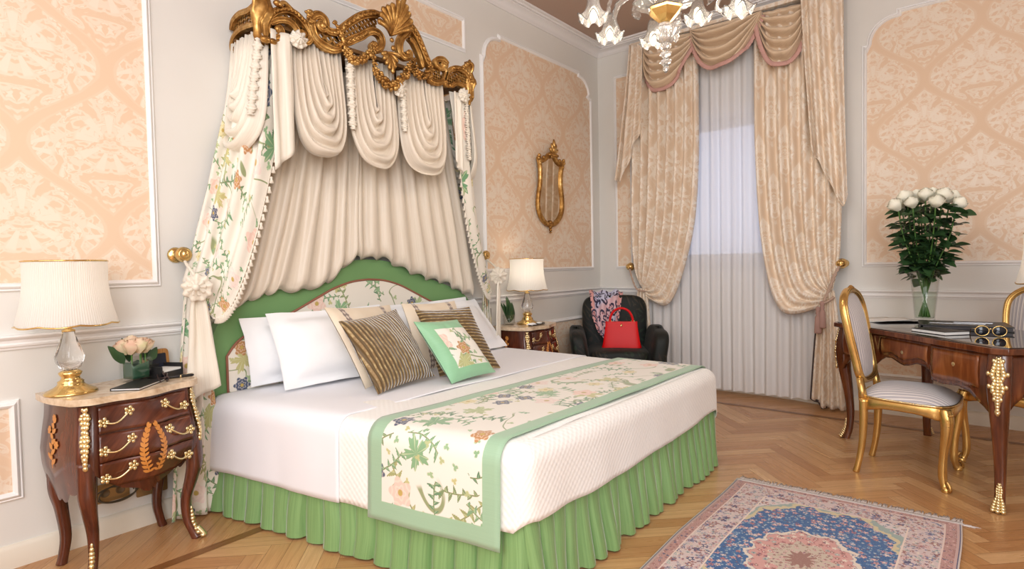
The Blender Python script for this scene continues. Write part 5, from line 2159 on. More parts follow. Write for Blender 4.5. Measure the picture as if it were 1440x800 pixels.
def table_lamp(loc, label, power):
    r = thing('table_lamp', label, 'lamp', loc, 0.0, 'pleated shade table lamps with cut glass stems')
    mb = MB()
    mb.lathe([(0.088, 0.0), (0.090, 0.006), (0.086, 0.010), (0.080, 0.014), (0.060, 0.024), (0.046, 0.034), (0.042, 0.042), (0.044, 0.048), (0.034, 0.056), (0.030, 0.066), (0.036, 0.074), (0.040, 0.084), (0.030, 0.092), (0.002, 0.094)], 48,
             wob=lambda a, z: 1 + (0.022 * math.sin(28 * a) if 0.012 < z < 0.05 else 0))
    mb.build('base', M_BRASS, r)
    mb = MB()
    mb.lathe([(0.020, 0.092), (0.034, 0.104), (0.045, 0.130), (0.048, 0.150), (0.040, 0.175), (0.030, 0.205), (0.022, 0.235), (0.020, 0.250)], 48, wob=lambda a, z: 1 + 0.055 * abs(math.sin(7 * a)) )
    mb.build('glass_stem', M_CRYSTAL, r)
    mb = MB()
    mb.lathe([(0.022, 0.249), (0.024, 0.254), (0.012, 0.260), (0.009, 0.275), (0.014, 0.280), (0.014, 0.320), (0.004, 0.322)], 20)
    mb.build('socket', M_BRASS, r)
    mb = MB(); mb.ball((0, 0, 0.365), (0.026, 0.026, 0.042), 14, 10); mb.build('bulb', M_BULB, r)
    mb = MB()
    zb, zt, rb, rt = 0.282, 0.532, 0.165, 0.136
    def sh(u, v):
        a = 2 * PI * u
        R = lerp(rb, rt, v) - 0.012 * math.sin(PI * v)
        R *= 1 + 0.030 * abs(math.sin(4 * a)) * (1 - 0.4 * v)
        R += 0.0009 * math.cos(120 * a)
        return (R * math.cos(a), R * math.sin(a), lerp(zb, zt, v) - 0.006 * abs(math.sin(4 * a)) * (1 - v))
    mb.grid(sh, 480, 10, cu=True)
    s_ = mb.build('lamp_shade', M_SHADE, r)
    mb = MB()
    mb.tube([Vector(sh(k / 96, 0.0)) for k in range(96)], 0.0035, 6, closed=True)
    mb.tube([Vector(sh(k / 96, 1.0)) for k in range(96)], 0.0035, 6, closed=True)
    for k in range(3):
        a = k * 2.094
        mb.bar((0.008 * math.cos(a), 0.008 * math.sin(a), 0.50), (rt * math.cos(a), rt * math.sin(a), 0.53), 0.003, 0.003)
    mb.bar((0, 0, 0.315), (0, 0, 0.515), 0.006, 0.006)
    mb.build('shade_trim', M_BRASS, s_)
    d = bpy.data.lights.new('lamp_light', 'POINT'); d.energy = power; d.color = (1, 0.86, 0.68); d.shadow_soft_size = 0.05
    lo = bpy.data.objects.new('lamp_light', d); COL.objects.link(lo); lo.parent = r; lo.location = (0, 0, 0.42)
    return r


table_lamp((0.225, -4.560, 0.72), 'white pleated table lamp on the nightstand with the pale roses', 0.35)
table_lamp((0.205, -1.520, 0.72), 'white pleated table lamp on the far nightstand, beside the wall mirror', 1.6)

# ------------------------------------------------------------------ writing desk (local: x along the front, y to the back)
DX, DY, DRZ = 2.97, -1.10, math.radians(-48.77)
DH = 0.78


def dloc(x, y, z=DH):
    return (DX + x * math.cos(DRZ) - y * math.sin(DRZ), DY + x * math.sin(DRZ) + y * math.cos(DRZ), z)


desk = thing('writing_desk', 'dark polished wooden writing desk on curved legs with gilt mounts and dark glossy top', 'desk', (DX, DY, 0), DRZ)
M_DESK = wood('polished_walnut', S(58, 26, 14), S(98, 50, 26), S(140, 82, 46), rough=0.2)
M_DESKV = wood('walnut_burl', S(76, 36, 18), S(122, 66, 32), S(164, 100, 56), rough=0.2, sc=0.7)
t = T('dark_glass_top'); t.base(S(38, 22, 18)).setv(Roughness=0.04, IOR=1.5, Coat_Weight=0.6, Coat_Roughness=0.02)
M_TOP = t.m


def desk_outline(g=0.0):
    hx, hy = 0.65 + g, 0.35 + g
    c = 0.045
    P = []
    def side(ax, ay, bx, by, bow):
        for k in range(0, 13):
            f = k / 12
            # serpentine: out at the drawers, in at the knee
            s = bow * (math.cos(4 * PI * f) - 1) * -0.5
            dx, dy = bx - ax, by - ay
            L = math.hypot(dx, dy)
            P.append((lerp(ax, bx, f) + dy / L * s, lerp(ay, by, f) - dx / L * s))
    side(-hx + c, -hy, hx - c, -hy, 0.012)
    side(hx, -hy + c, hx, hy - c, 0.006)
    side(hx - c, hy, -hx + c, hy, 0.012)
    side(-hx, hy - c, -hx, -hy + c, 0.006)
    return P


mb = MB(); mb.prism(desk_outline(), lambda a, b, d: (a, b, d), DH - 0.032, DH - 0.004)
mb.build('top', M_DESK, desk, angle=35, bevel=0.009)
mb = MB(); mb.prism(desk_outline(-0.016), lambda a, b, d: (a, b, d), DH - 0.006, DH)
mb.build('glass_top', M_TOP, desk, angle=35, bevel=0.002)
HX, HY = 0.595, 0.295


def apron_bottom(x, long_side):
    a = abs(x)
    if long_side:
        return ip([(0, 0.590), (0.035, 0.596), (0.10, 0.618), (0.16, 0.612), (0.20, 0.588), (0.225, 0.556), (0.30, 0.550), (0.40, 0.560), (0.47, 0.545), (0.54, 0.49), (0.60, 0.42)], a)
    return ip([(0, 0.60), (0.10, 0.592), (0.18, 0.565), (0.24, 0.51), (0.30, 0.42)], a)


def apron_off(x, long_side):
    if long_side:
        return 0.020 * sst(0.20, 0.235, abs(x)) * sst(0.60, 0.5, abs(x)) + 0.008
    return 0.016 * (1 - (x / 0.30) ** 2)


for (nm, lng, sg) in (('apron', True, -1), ('apron', True, 1), ('apron', False, -1), ('apron', False, 1)):
    mb = MB()
    H_ = HX if lng else HY
    def fn(u, v):
        x = lerp(-H_, H_, u)
        z = lerp(apron_bottom(x, lng), DH - 0.032, v)
        o = (HY if lng else HX) + apron_off(x, lng) + 0.012 * (1 - v) * v * 2
        return (x, sg * o, z) if lng else (sg * o, x, z)
    mb.grid(fn, 90, 8)
    ap = mb.build(nm, M_DESK, desk, solid=0.018, off=0.0, angle=50)
    if lng:
        for (x0, x1) in ((-0.525, -0.245), (-0.185, 0.185), (0.245, 0.525)):
            mb = MB()
            def dr(u, v):
                x = lerp(x0, x1, u)
                lo = apron_bottom(x, True) + (0.022 if abs(x) > 0.2 else 0.030)
                z = lerp(max(lo, 0.575), DH - 0.052, v)
                return (x, sg * (HY + apron_off(x, True) + 0.014 + 0.012 * (1 - v) * v * 2), z)
            mb.grid(dr, 24, 6)
            dq = mb.build('drawer', M_DESKV, desk, solid=0.006, angle=50)
            mb = MB()
            xc = (x0 + x1) / 2
            mb.lathe([(0.001, 0.0), (0.014, 0.001), (0.016, 0.004), (0.008, 0.008), (0.001, 0.008)], 16, (xc, sg * (HY + apron_off(xc, True) + 0.016), 0.665), ax=(0, sg, 0))
            mb.build('escutcheon', M_ORMOLU, dq)
prof = [(0.0, 0.000, 0.044), (0.10, 0.012, 0.048), (0.22, 0.022, 0.046), (0.36, 0.016, 0.038), (0.55, -0.004, 0.029), (0.75, -0.018, 0.023), (0.90, -0.012, 0.021), (0.97, 0.002, 0.022), (1.0, 0.010, 0.024)]
for sx in (-1, 1):
    for sy in (-1, 1):
        mb = MB(); cab_leg(mb, (sx * 0.575, sy * 0.275), (sx * 0.8, sy), DH - 0.035, prof, n=12, pw=3.6)
        lg = mb.build('leg', M_DESK, desk)
        d = Vector((sx * 0.8, sy, 0)).normalized(); pn_ = Vector((-d.y, d.x, 0))
        mb = MB()
        for i in range(18):
            f = i / 17
            z = lerp(0.725, 0.475, f)
            o_ = ip([(0, 0.048), (0.3, 0.062), (0.6, 0.068), (1, 0.062)], f)
            w_ = ip([(0, 0.010), (0.12, 0.022), (0.3, 0.034), (0.42, 0.018), (0.55, 0.032), (0.7, 0.014), (1.0, 0.004)], f)
            c = Vector((sx * 0.575, sy * 0.275, z)) + d * o_
            mb.ball(c, (0.010, 0.010, 0.012), 8, 6)
            for s in (-1, 1):
                mb.ball(c + pn_ * (s * w_ * 0.62), (w_ * 0.30 + 0.002,) * 2 + (0.015,), 8, 6)
                if i % 4 == 1:
                    mb.ball(c + pn_ * (s * w_ * 1.05) + Vector((0, 0, 0.006)), (0.008, 0.008, 0.012), 8, 6)
        mb.build('gilt_mount', M_ORMOLU, lg)
        mb = MB()
        for i in range(11):
            f = i / 10
            z = lerp(0.125, 0.012, f)
            o_ = ip([(0, 0.008), (0.5, 0.018), (0.8, 0.030), (1, 0.042)], f)
            w_ = ip([(0, 0.004), (0.25, 0.012), (0.45, 0.008), (0.75, 0.020), (1, 0.024)], f)
            c = Vector((sx * 0.575, sy * 0.275, z)) + d * o_
            for s in (-1, 0, 1):
                mb.ball(c + pn_ * (s * w_ * 0.8) - d * abs(s) * 0.006, (max(0.006, w_ * 0.5),) * 2 + (0.011,), 8, 6)
        mb.build('sabot', M_ORMOLU, lg)

# ------------------------------------------------------------------ gilt chairs with striped upholstery (local: facing +x)
t = T('striped_silk'); u, v = t.uv()
s1 = (u * (2 * PI / 0.0195)).cos()
s2 = (u * (2 * PI / 0.0195) + 2.0).cos()
c = t.mix(s1.sm(0.35, 0.75), S(232, 226, 224), S(176, 172, 182))
c = t.mix(s2.sm(0.86, 0.97) * 0.7, c, S(126, 120, 132))
t.base(c).setv(Roughness=0.5, Sheen_Weight=0.3)
M_STRIPE = t.m


def chair(loc, rz, label):
    r = thing('chair', label, 'chair', loc, rz, 'gilt chairs at the writing desk')
    fp = [(0.0, 0.000, 0.027), (0.12, 0.014, 0.029), (0.28, 0.012, 0.025), (0.55, -0.006, 0.018), (0.80, -0.012, 0.0195), (0.93, 0.000, 0.016), (0.97, 0.010, 0.020), (1.0, 0.012, 0.019)]
    bp = [(0.0, 0.0, 0.023), (0.3, 0.0, 0.021), (0.6, 0.006, 0.018), (0.85, 0.022, 0.016), (1.0, 0.036, 0.017)]
    for sy in (-1, 1):
        mb = MB(); cab_leg(mb, (0.185, sy * 0.205), (1, sy * 0.9), 0.42, fp, n=10, pw=2.4); l_ = mb.build('leg', M_GOLD, r)
        mb = MB()
        dd = Vector((1, sy * 0.9, 0)).normalized()
        for (o_, z, w_) in ((0.030, 0.375, 0.016), (0.036, 0.345, 0.012), (0.038, 0.40, 0.011)):
            for k in (-1, 0, 1):
                q = Vector((0.185, sy * 0.205, z)) + dd * o_ + Vector((-dd.y, dd.x, 0)) * k * w_ * 0.9
                mb.ball(q, (w_ * 0.55,) * 3, 8, 6)
        mb.build('knee_carving', M_GILT, l_)
        mb = MB()
        mb.tube(cr([(0.185 + dd.x * o_, sy * 0.205 + dd.y * o_, z) for o_, z in ((0.018, 0.055), (0.034, 0.035), (0.036, 0.018), (0.024, 0.014))], 4), 0.009, 6)
        mb.build('toe_scroll', M_GILT, l_)
        mb = MB(); cab_leg(mb, (-0.185, sy * 0.170), (-1, sy * 0.3), 0.42, bp, n=10, pw=2.6); mb.build('leg', M_GOLD, r)
    # seat outline (trapezoid with bowed front)
    so = []
    for k in range(64):
        a = 2 * PI * k / 64
        ca, sa = math.cos(a), math.sin(a)
        x = math.copysign(abs(ca) ** 0.55, ca); y = math.copysign(abs(sa) ** 0.55, sa)
        so.append((0.215 * x + 0.012 * (1 - y * y) * (x > 0), (0.225 + 0.028 * x) * y))
    def rail(u, v):
        k = u * 64
        i = int(k) % 64
        x, y = so[i]
        a = 2 * PI * i / 64
        # scalloped lower edge: deeper at the legs, a pendant at mid front
        zb = 0.372 + 0.022 * math.cos(4 * a) * -1 * -1 * 0.6
        zz = lerp(zb, 0.432, v)
        b = 1.0 + 0.018 * math.sin(PI * v)
        return (x * b, y * b, zz)
    mb = MB(); mb.grid(rail, 64, 6, cu=True); mb.build('seat_frame', M_GOLD, r, solid=0.024, off=-1)
    mb = MB()
    def pad(u, v):
        i = int(round(u * 64)) % 64
        x, y = so[i]
        rr = 1 - v
        rr2 = rr ** 0.9
        h = 0.066 * (1 - rr ** 3.2)
        return (x * rr2 * 1.0, y * rr2 * 1.0, 0.432 + h)
    mb.grid(pad, 64, 12, cu=True)
    mb.uv = [(p[1], p[0]) for p in mb.v]
    mb.build('seat_cushion', M_STRIPE, r)
    mb = MB()
    mb.tube([(x * 1.004, y * 1.004, 0.436) for x, y in so], 0.0055, 6, closed=True); mb.build('nail_trim', M_ORMOLU, r)
    # back: cartouche frame leaning backwards
    def bk(y, s, d=0.0):
        """y across, s height 0..1; d forward"""
        z = lerp(0.500, 1.005, s)
        x = lerp(-0.200, -0.295, s)
        return Vector((x + d * 0.98, y, z + d * 0.18))
    loop = cr([(0.0, 1.02), (0.07, 1.005), (0.135, 0.955), (0.180, 0.86), (0.192, 0.72), (0.185, 0.5), (0.168, 0.28), (0.158, 0.12), (0.120, 0.035), (0.05, 0.012),
               (-0.05, 0.012), (-0.120, 0.035), (-0.158, 0.12), (-0.168, 0.28), (-0.185, 0.5), (-0.192, 0.72), (-0.180, 0.86), (-0.135, 0.955), (-0.07, 1.005)], 5, closed=True)
    mb = MB()
    mb.tube([bk(a, b) for a, b in loop], 0.019, 10, closed=True, rb=0.021, up=(1, 0, 0.18), pw=2.6)
    mb.tube([bk(a * 1.02, 0.5 + (b - 0.5) * 1.01, 0.017) for a, b in loop], 0.007, 8, closed=True)
    bf = mb.build('back_frame', M_GOLD, r)
    mb = MB()
    for sy in (-1, 1):
        mb.tube([(-0.185, sy * 0.170, 0.41), (-0.192, sy * 0.166, 0.46), tuple(bk(sy * 0.160, 0.06))], [0.022, 0.019, 0.018], 10, pw=2.6)
    mb.build('back_post', M_GOLD, r)
    mb = MB()
    for sg in (1, -1):
        def pd(u, v, sg=sg):
            i = int(round(u * len(loop))) % len(loop)
            a, b = loop[i]
            rr = 1 - v
            h = (0.034 if sg > 0 else 0.020) * (1 - rr ** 2.6)
            return bk(a * 0.93 * rr, 0.505 + (b - 0.505) * 0.95 * rr, sg * (0.004 + h))
        mb.grid(pd, len(loop), 10, cu=True)
    mb.uv = [(p[1], p[2]) for p in mb.v]
    mb.build('back_cushion', M_STRIPE, r)
    mb = MB()
    for (a, b, w_) in ((0, 1.045, 0.017), (0.022, 1.04, 0.013), (-0.022, 1.04, 0.013), (0.045, 1.025, 0.011), (-0.045, 1.025, 0.011), (0.0, 1.02, 0.015), (0.066, 1.012, 0.009), (-0.066, 1.012, 0.009), (0, 0.0, 0.014), (0.02, 0.005, 0.010), (-0.02, 0.005, 0.010)):
        mb.ball(bk(a, b, 0.010), (0.014, w_, w_), 8, 6)
    mb.build('crest', M_GILT, bf)
    return r


ch = chair((2.765, -1.360, 0), -0.09, 'gilt chair with striped seat, its back to the window curtain, at the desk')
c2 = copy_tree(ch)
c2.location = (3.262, -0.888, 0); c2.rotation_euler = (0, 0, math.atan2(-0.913, -0.406))
c2['label'] = 'gilt chair with striped upholstery pushed in at the wall side of the desk'

# ------------------------------------------------------------------ on the desk: vase with roses
M_STEM = simple('rose_stem', S(74, 116, 46), 0.5)
t = T('rose_leaf'); x, y, z = t.obj()
n = t.noise(t.vec(x, y, z), 12, 2)
t.base(t.mix(n, S(34, 62, 36), S(62, 96, 54))).setv(Roughness=0.42)
M_LEAF = t.m
t = T('white_petal'); x, y, z = t.obj(); n = t.noise(t.vec(x, y, z), 30, 1)
t.base(t.mix(n, S(244, 240, 218), S(250, 248, 236))).setv(Roughness=0.55, Subsurface_Weight=0.0)
M_PETAL = t.m
VX, VY = dloc(-0.475, 0.175)[:2]
vase = thing('glass_vase', 'tall clear conical glass vase half filled with water, standing on the desk', 'vase', (VX, VY, DH))
mb = MB()
mb.lathe([(0.001, 0.0), (0.052, 0.0), (0.054, 0.004), (0.085, 0.355), (0.081, 0.356), (0.052, 0.030), (0.048, 0.026), (0.001, 0.026)], 48, cap=False)
mb.build('glass', M_GLASS, vase)
mb = MB()
mb.lathe([(0.001, 0.0265), (0.0475, 0.0268), (0.0515, 0.0305), (0.0655, 0.195), (0.001, 0.195)], 48, cap=False)
mb.build('water', M_WATER, vase)


def rose_bloom(mb, c, r, axis, n=17, rg=None, open_=1.0):
    q = Vector(axis).normalized().to_track_quat('Z', 'Y').to_matrix()
    c = Vector(c)
    for k in range(n):
        f = k / (n - 1)
        a0 = k * 2.399 + rg.uniform(-0.2, 0.2)
        R = r * lerp(0.22, 0.98, f ** 0.8)
        h = r * lerp(1.75, 1.30, f)
        wd = lerp(1.5, 0.95, f)
        curl = lerp(-0.15, 0.34, f) * open_
        def pt(u, v):
            a = a0 + (u - 0.5) * 2 * wd * (0.65 + 0.45 * math.sin(PI * min(1, v * 0.9)))
            rr = R * (0.25 + 0.75 * math.sin(PI / 2 * min(1, v * 1.35))) * (1 - 0.22 * v ** 3) + r * curl * max(0, v - 0.6) * 2.0
            z = h * (v ** 0.9) - r * 0.55 - (r * 0.35 * curl * max(0, v - 0.75) * 4 if curl > 0 else 0) - 0.08 * r * (2 * u - 1) ** 2
            return c + q @ Vector((rr * math.cos(a), rr * math.sin(a), z))
        mb.grid(pt, 7, 6)


def leaf_blade(mb, base, d, L, w, up, rg):
    d = Vector(d).normalized(); up = Vector(up)
    s = d.cross(up)
    if s.length < 1e-4:
        s = d.orthogonal()
    s.normalize(); nn = s.cross(d).normalized()
    base = Vector(base)
    droop = rg.uniform(0.1, 0.5)
    def pt(u, v):
        ww = w * (math.sin(PI * min(1.0, u ** 0.8 * 0.98 + 0.01)) ** 0.75) * (1 + 0.05 * math.sin(u * 40))
        a = (v - 0.5) * 2
        return base + d * (L * u) + s * (a * ww) + nn * (0.25 * ww * abs(a) - droop * L * u * u * 0.6)
    mb.grid(pt, 8, 4)


rg = random.Random(21)
tops = []
for k in range(15):
    a = k * 2.399; rr = 0.175 * math.sqrt((k + 0.5) / 15)
    tops.append((math.cos(a) * rr, math.sin(a) * rr))
# screen-wise spread of the bouquet (the desk's view direction is not special: an ordinary round bunch)
for k, (tx, ty) in enumerate(tops):
    r = thing('white_rose', 'long stemmed white rose standing in the tall glass vase on the desk', 'rose', (VX + tx * 0.12, VY + ty * 0.12, DH + 0.03), 0.0, 'white roses in the glass vase', world=True)
    top = Vector((VX + tx, VY + ty, DH + 0.815 - 0.9 * (tx * tx + ty * ty) / 0.175 ** 2 * 0.10 + rg.uniform(-0.02, 0.02)))
    base = Vector((VX - tx * 0.20, VY - ty * 0.20, DH + 0.032))
    neck = Vector((VX + tx * 0.36, VY + ty * 0.36, DH + 0.36))
    pth = cr([tuple(base), tuple(base.lerp(neck, 0.5)), tuple(neck), tuple(neck.lerp(top, 0.5) + Vector((tx, ty, 0)) * 0.10), tuple(top)], 6)
    mb = MB(); mb.tube(pth, 0.0042, 6); mb.build('stem', M_STEM, r)
    mb = MB()
    ax = Vector((tx * 1.6, ty * 1.6, 0.35)).normalized()
    rose_bloom(mb, top + ax * 0.012, rg.uniform(0.045, 0.053), ax, rg=rg, n=21, open_=0.55)
    mb.build('bloom', M_PETAL, r)
    mb = MB()
    for i in range(23):
        f = rg.uniform(0.44, 0.97)
        p = Vector(pth[int(f * (len(pth) - 1))])
        an = rg.uniform(0, 6.28)
        out = Vector((math.cos(an), math.sin(an), rg.uniform(-0.45, 0.40)))
        if rg.random() < 0.7:
            out += Vector((tx, ty, 0)).normalized() * 0.8
        st = p + out.normalized() * rg.uniform(0.01, 0.05)
        mb.tube([tuple(p), tuple(st)], 0.0016, 4)
        leaf_blade(mb, st, out, rg.uniform(0.060, 0.090), rg.uniform(0.026, 0.037), (rg.uniform(-.7, .7), rg.uniform(-.7, .7), 1), rg)
    mb.build('foliage', M_LEAF, r)

# loose papers, dark folder, white booklet, sunglasses
for i, (x, y, rz, lab) in enumerate(((-0.590, -0.02, 0.25, 'white sheet of paper lying lowest on the desk beside the chair back'), (-0.565, 0.015, -0.1, 'white sheet of paper lying uppermost on the desk beside the chair back'))):
    mb = MB()
    mb.grid(lambda u, v: ((u - 0.5) * 0.21, (v - 0.5) * 0.30, 0.001 + 0.003 * i + 0.010 * (abs(u - 0.5) * 2) ** 3 * (1 - i * 0.3)), 10, 6)
    o = mb.build('paper_sheet', M_PAPER, None, loc=dloc(x, y, DH + 0.001), rz=DRZ + rz, solid=0.0012)
    tag(o, lab, 'paper', 'loose papers on the desk')
fo = thing('document_folder', 'black leather folder lying closed on the desk in front of the vase', 'folder', dloc(-0.10, 0.115, DH), DRZ + 0.95)
mb = MB(); mb.box((0, 0, 0.004), (0.42, 0.30, 0.006)); mb.box((0, 0.003, 0.026), (0.42, 0.30, 0.006)); mb.box((-0.208, 0, 0.015), (0.006, 0.30, 0.024))
mb.build('cover', M_BLACK, fo, smooth=False, bevel=0.002)
mb = MB(); mb.box((0.004, 0, 0.015), (0.40, 0.285, 0.014)); mb.build('pages', simple('dark_pages', S(46, 40, 44), 0.5), fo, smooth=False)
mb = MB(); mb.box((-0.03, -0.02, 0.0302), (0.26, 0.006, 0.002)); mb.box((0.05, 0.05, 0.0302), (0.18, 0.004, 0.002)); mb.build('silver_strip', simple('silver_foil', S(200, 200, 204), 0.2, 1.0), fo, smooth=False)
bk_ = thing('booklet', 'thin dark booklet with white page edges lying by the front edge of the desk', 'booklet', dloc(0.075, -0.165, DH), DRZ + 0.10)
mb = MB(); mb.box((0, 0, 0.0015), (0.22, 0.15, 0.003)); mb.box((0, 0, 0.0185), (0.22, 0.15, 0.003)); mb.build('cover', M_BLACK, bk_, smooth=False, bevel=0.001)
mb = MB(); mb.box((0, 0, 0.010), (0.215, 0.145, 0.0136)); mb.build('pages', M_PAPER, bk_, smooth=False)
sg_ = thing('sunglasses', 'sunglasses with round dark lenses resting on the desk near its gilt corner', 'sunglasses', dloc(0.265, -0.045, DH), -PI / 2 + 0.2)
M_LENS = simple('dark_lens', S(24, 26, 34), 0.04, 0.2)
for sy in (-1, 1):
    mb = MB()
    loop = [(0.0, sy * 0.036 + 0.029 * math.cos(2 * PI * k / 28), 0.030 + 0.026 * math.sin(2 * PI * k / 28)) for k in range(28)]
    mb.tube(loop, 0.0022, 6, closed=True); fr_ = mb.build('rim', M_BRASS, sg_)
    mb = MB(); mb.grid(lambda u, v: (0.004 * (1 - v * v), sy * 0.036 + 0.028 * v * math.cos(2 * PI * u), 0.030 + 0.025 * v * math.sin(2 * PI * u)), 28, 4, cu=True)
    mb.build('lens', M_LENS, fr_, solid=0.0015)
    mb = MB(); mb.tube(cr([(0.0, sy * 0.066, 0.040), (-0.05, sy * 0.068, 0.036), (-0.105, sy * 0.064, 0.020), (-0.135, sy * 0.060, 0.005)], 5), 0.002, 6); mb.build('temple', M_BRASS, sg_)
mb = MB(); mb.tube(cr([(0, -0.009, 0.036), (0.003, 0, 0.041), (0, 0.009, 0.036)], 4), 0.002, 6); mb.build('bridge', M_BRASS, sg_)
table_lamp(dloc(0.40, 0.185, DH), 'white pleated table lamp on the writing desk, its shade half outside the picture', 0.8)

# ------------------------------------------------------------------ rug
RUX0, RUX1, RUY0, RUY1 = 2.045, 3.01, -3.52, -2.045
t = T('persian_rug'); u, v = t.uv()
Wr, Lr = RUX1 - RUX0, RUY1 - RUY0
cx_, cy_ = Wr / 2, Lr / 2
ex = u.min(u * -1.0 + Wr); ey = v.min(v * -1.0 + Lr)
d = ex.min(ey)
ivory, rose, rust, navy, blue, teal, pale = S(214, 198, 196), S(200, 148, 146), S(152, 96, 90), S(70, 64, 104), S(20, 84, 142), S(150, 166, 160), S(222, 206, 190)
def sprigs(x, y, sc, cols, ground, dens=0.1, seed=0.0):
    lx, ly, (ra, rb, rc) = t.voro(x + seed, y - seed, sc)
    r = (lx * lx + ly * ly).sqrt(); a = ly.atan2(lx) + ra * 6.28
    R = 0.52 / sc
    fl = (r - ((a * 5.0).cos() * 0.25 + 0.75) * R * 0.85).sm(0.0008, -0.0008) * rb.gt(dens)
    fc = t.ramp(rc, cols, True)
    c = t.mix(fl, ground, fc)
    return t.mix(r.lt(R * 0.25) * rb.gt(dens), c, t.ramp(ra, [(0, pale), (0.5, rust), (0.75, navy)], True))
mix_cols = [(0.0, rose), (0.25, rust), (0.45, S(120, 134, 150)), (0.6, navy), (0.72, S(190, 170, 150)), (0.86, teal)]
# ground zones
border = sprigs(u, v, 46, mix_cols, S(206, 184, 182), 0.25)
border = sprigs(u, v, 22, [(0, rust), (0.3, S(182, 138, 138)), (0.6, S(120, 116, 150)), (0.8, navy)], border, 0.42, 0.37)
border = sprigs(u, v, 75, [(0, rust), (0.4, pale), (0.7, S(104, 104, 140))], border, 0.5, 3.37)
guard = sprigs(u, v, 60, [(0, rust), (0.5, rose), (0.8, navy)], S(180, 134, 126), 0.1, 0.9)
field = sprigs(u, v, 44, mix_cols, ivory, 0.1, 1.7)
field = sprigs(u, v, 24, mix_cols, field, 0.6, 6.1)
sea = sprigs(u, v, 62, [(0, S(110, 150, 184)), (0.35, S(150, 172, 186)), (0.6, S(60, 120, 160)), (0.8, navy)], blue, 0.30, 2.9)
sea = sprigs(u, v, 33, [(0, rose), (0.35, S(204, 186, 184)), (0.6, S(168, 104, 110)), (0.8, S(196, 150, 152))], sea, 0.45, 7.3)
med = sprigs(u, v, 38, [(0, rust), (0.35, pale), (0.6, S(170, 96, 100)), (0.85, teal)], S(206, 150, 142), 0.15, 4.1)
core = sprigs(u, v, 60, [(0, rust), (0.4, S(160, 130, 110)), (0.7, rose)], S(196, 178, 160), 0.1, 5.0)
px, py = (u - cx_), (v - cy_)
an = py.atan2(px)
rb_ = ((px / 0.345) * (px / 0.345) + (py / 0.54) * (py / 0.54)).sqrt() + (t.noise(t.vec(u, v), 24, 1) - 0.5) * 0.16
lob = (an * 16.0).cos() * 0.035 + (an * 8.0).cos() * 0.03
seaM = (rb_ + lob).sm(1.005, 0.995)
rimM = (rb_ + lob).sm(1.105, 1.095)
rm_ = ((px / 0.18) * (px / 0.18) + (py / 0.24) * (py / 0.24)).sqrt() + (an * 12.0).cos() * 0.06 + (t.noise(t.vec(u, v), 38, 1) - 0.5) * 0.22
medM = rm_.sm(1.01, 0.99)
coreM = (rm_).sm(0.62, 0.60)
c = t.mix(rimM, field, t.mix((rb_ + lob).sm(1.06, 1.05), teal, S(206, 190, 150)))
c = t.mix(seaM, c, sea)
c = t.mix(medM, c, med)
c = t.mix(rm_.sm(1.10, 1.08) * rm_.sm(1.0, 1.02), c, pale)
c = t.mix(coreM, c, core)
c = t.mix(rm_.sm(0.26, 0.24), c, S(150, 104, 92))
c = t.mix(d.lt(0.185), c, border)
c = t.mix(d.lt(0.190) * d.gt(0.183), c, S(226, 204, 190))
c = t.mix(d.lt(0.060), c, guard)
c = t.mix(d.lt(0.063) * d.gt(0.057), c, S(222, 196, 186))
c = t.mix(d.lt(0.018), c, S(196, 160, 152))
c = t.mix(d.lt(0.009), c, navy)
c = t.mix(d.lt(0.005), c, S(214, 196, 186))
c = t.mix(ey.lt(0.028), c, S(226, 216, 214))
wear = t.noise(t.vec(u, v), 260, 1)
c = t.mix(wear.sm(0.55, 0.75) * 0.30, c, S(214, 200, 194))
t.base(c).setv(Roughness=0.9, Sheen_Weight=0.25)
t.bump(wear, 0.25, 0.003)
M_RUG = t.m
rug = thing('rug', 'persian rug with blue field, pink medallion and fringed end, on the parquet by the bed', 'rug', ((RUX0 + RUX1) / 2, (RUY0 + RUY1) / 2, 0), world=True)
mb = MB()
nx, ny = 40, 60
mb.grid(lambda a, b: (lerp(RUX0, RUX1, a) + 0.012 * nz(b * 3, 1), lerp(RUY0, RUY1, b) + lerp(0.0, 0.045, a) * b, 0.009 + 0.0015 * nz(a * 5, b * 6)), nx, ny, uvf=lambda a, b: (a * Wr, b * Lr))
mb.build('pile', M_RUG, rug, solid=0.007, off=-1)
mb = MB()
rgf = random.Random(8)
for (yb, sg) in ((RUY1, 1), (RUY0, -1)):
    for i in range(280):
        f = i / 279
        x = lerp(RUX0, RUX1, f)
        y = yb + (lerp(0, 0.045, f) if sg > 0 else 0)
        L = rgf.uniform(0.060, 0.085)
        dx = rgf.uniform(-0.010, 0.016)
        mb.tube([(x, y - sg * 0.004, 0.006), (x + dx * 0.4, y + sg * L * 0.5, 0.004), (x + dx, y + sg * L, 0.002)], [0.0042, 0.0036, 0.0022], 4)
for i in range(26):
    f = rgf.uniform(0.9, 1.0); x = lerp(RUX0, RUX1, f)
    mb.tube([(x, RUY1 + 0.042, 0.006), (x + 0.03, RUY1 + 0.05, 0.004), (x + rgf.uniform(0.05, 0.09), RUY1 + 0.05 + rgf.uniform(-0.01, 0.02), 0.002)], [0.003, 0.0026, 0.0014], 4)
fr_ = mb.build('fringe', simple('rug_fringe', S(222, 212, 208), 0.9), rug)
fr_['kind'] = 'stuff'

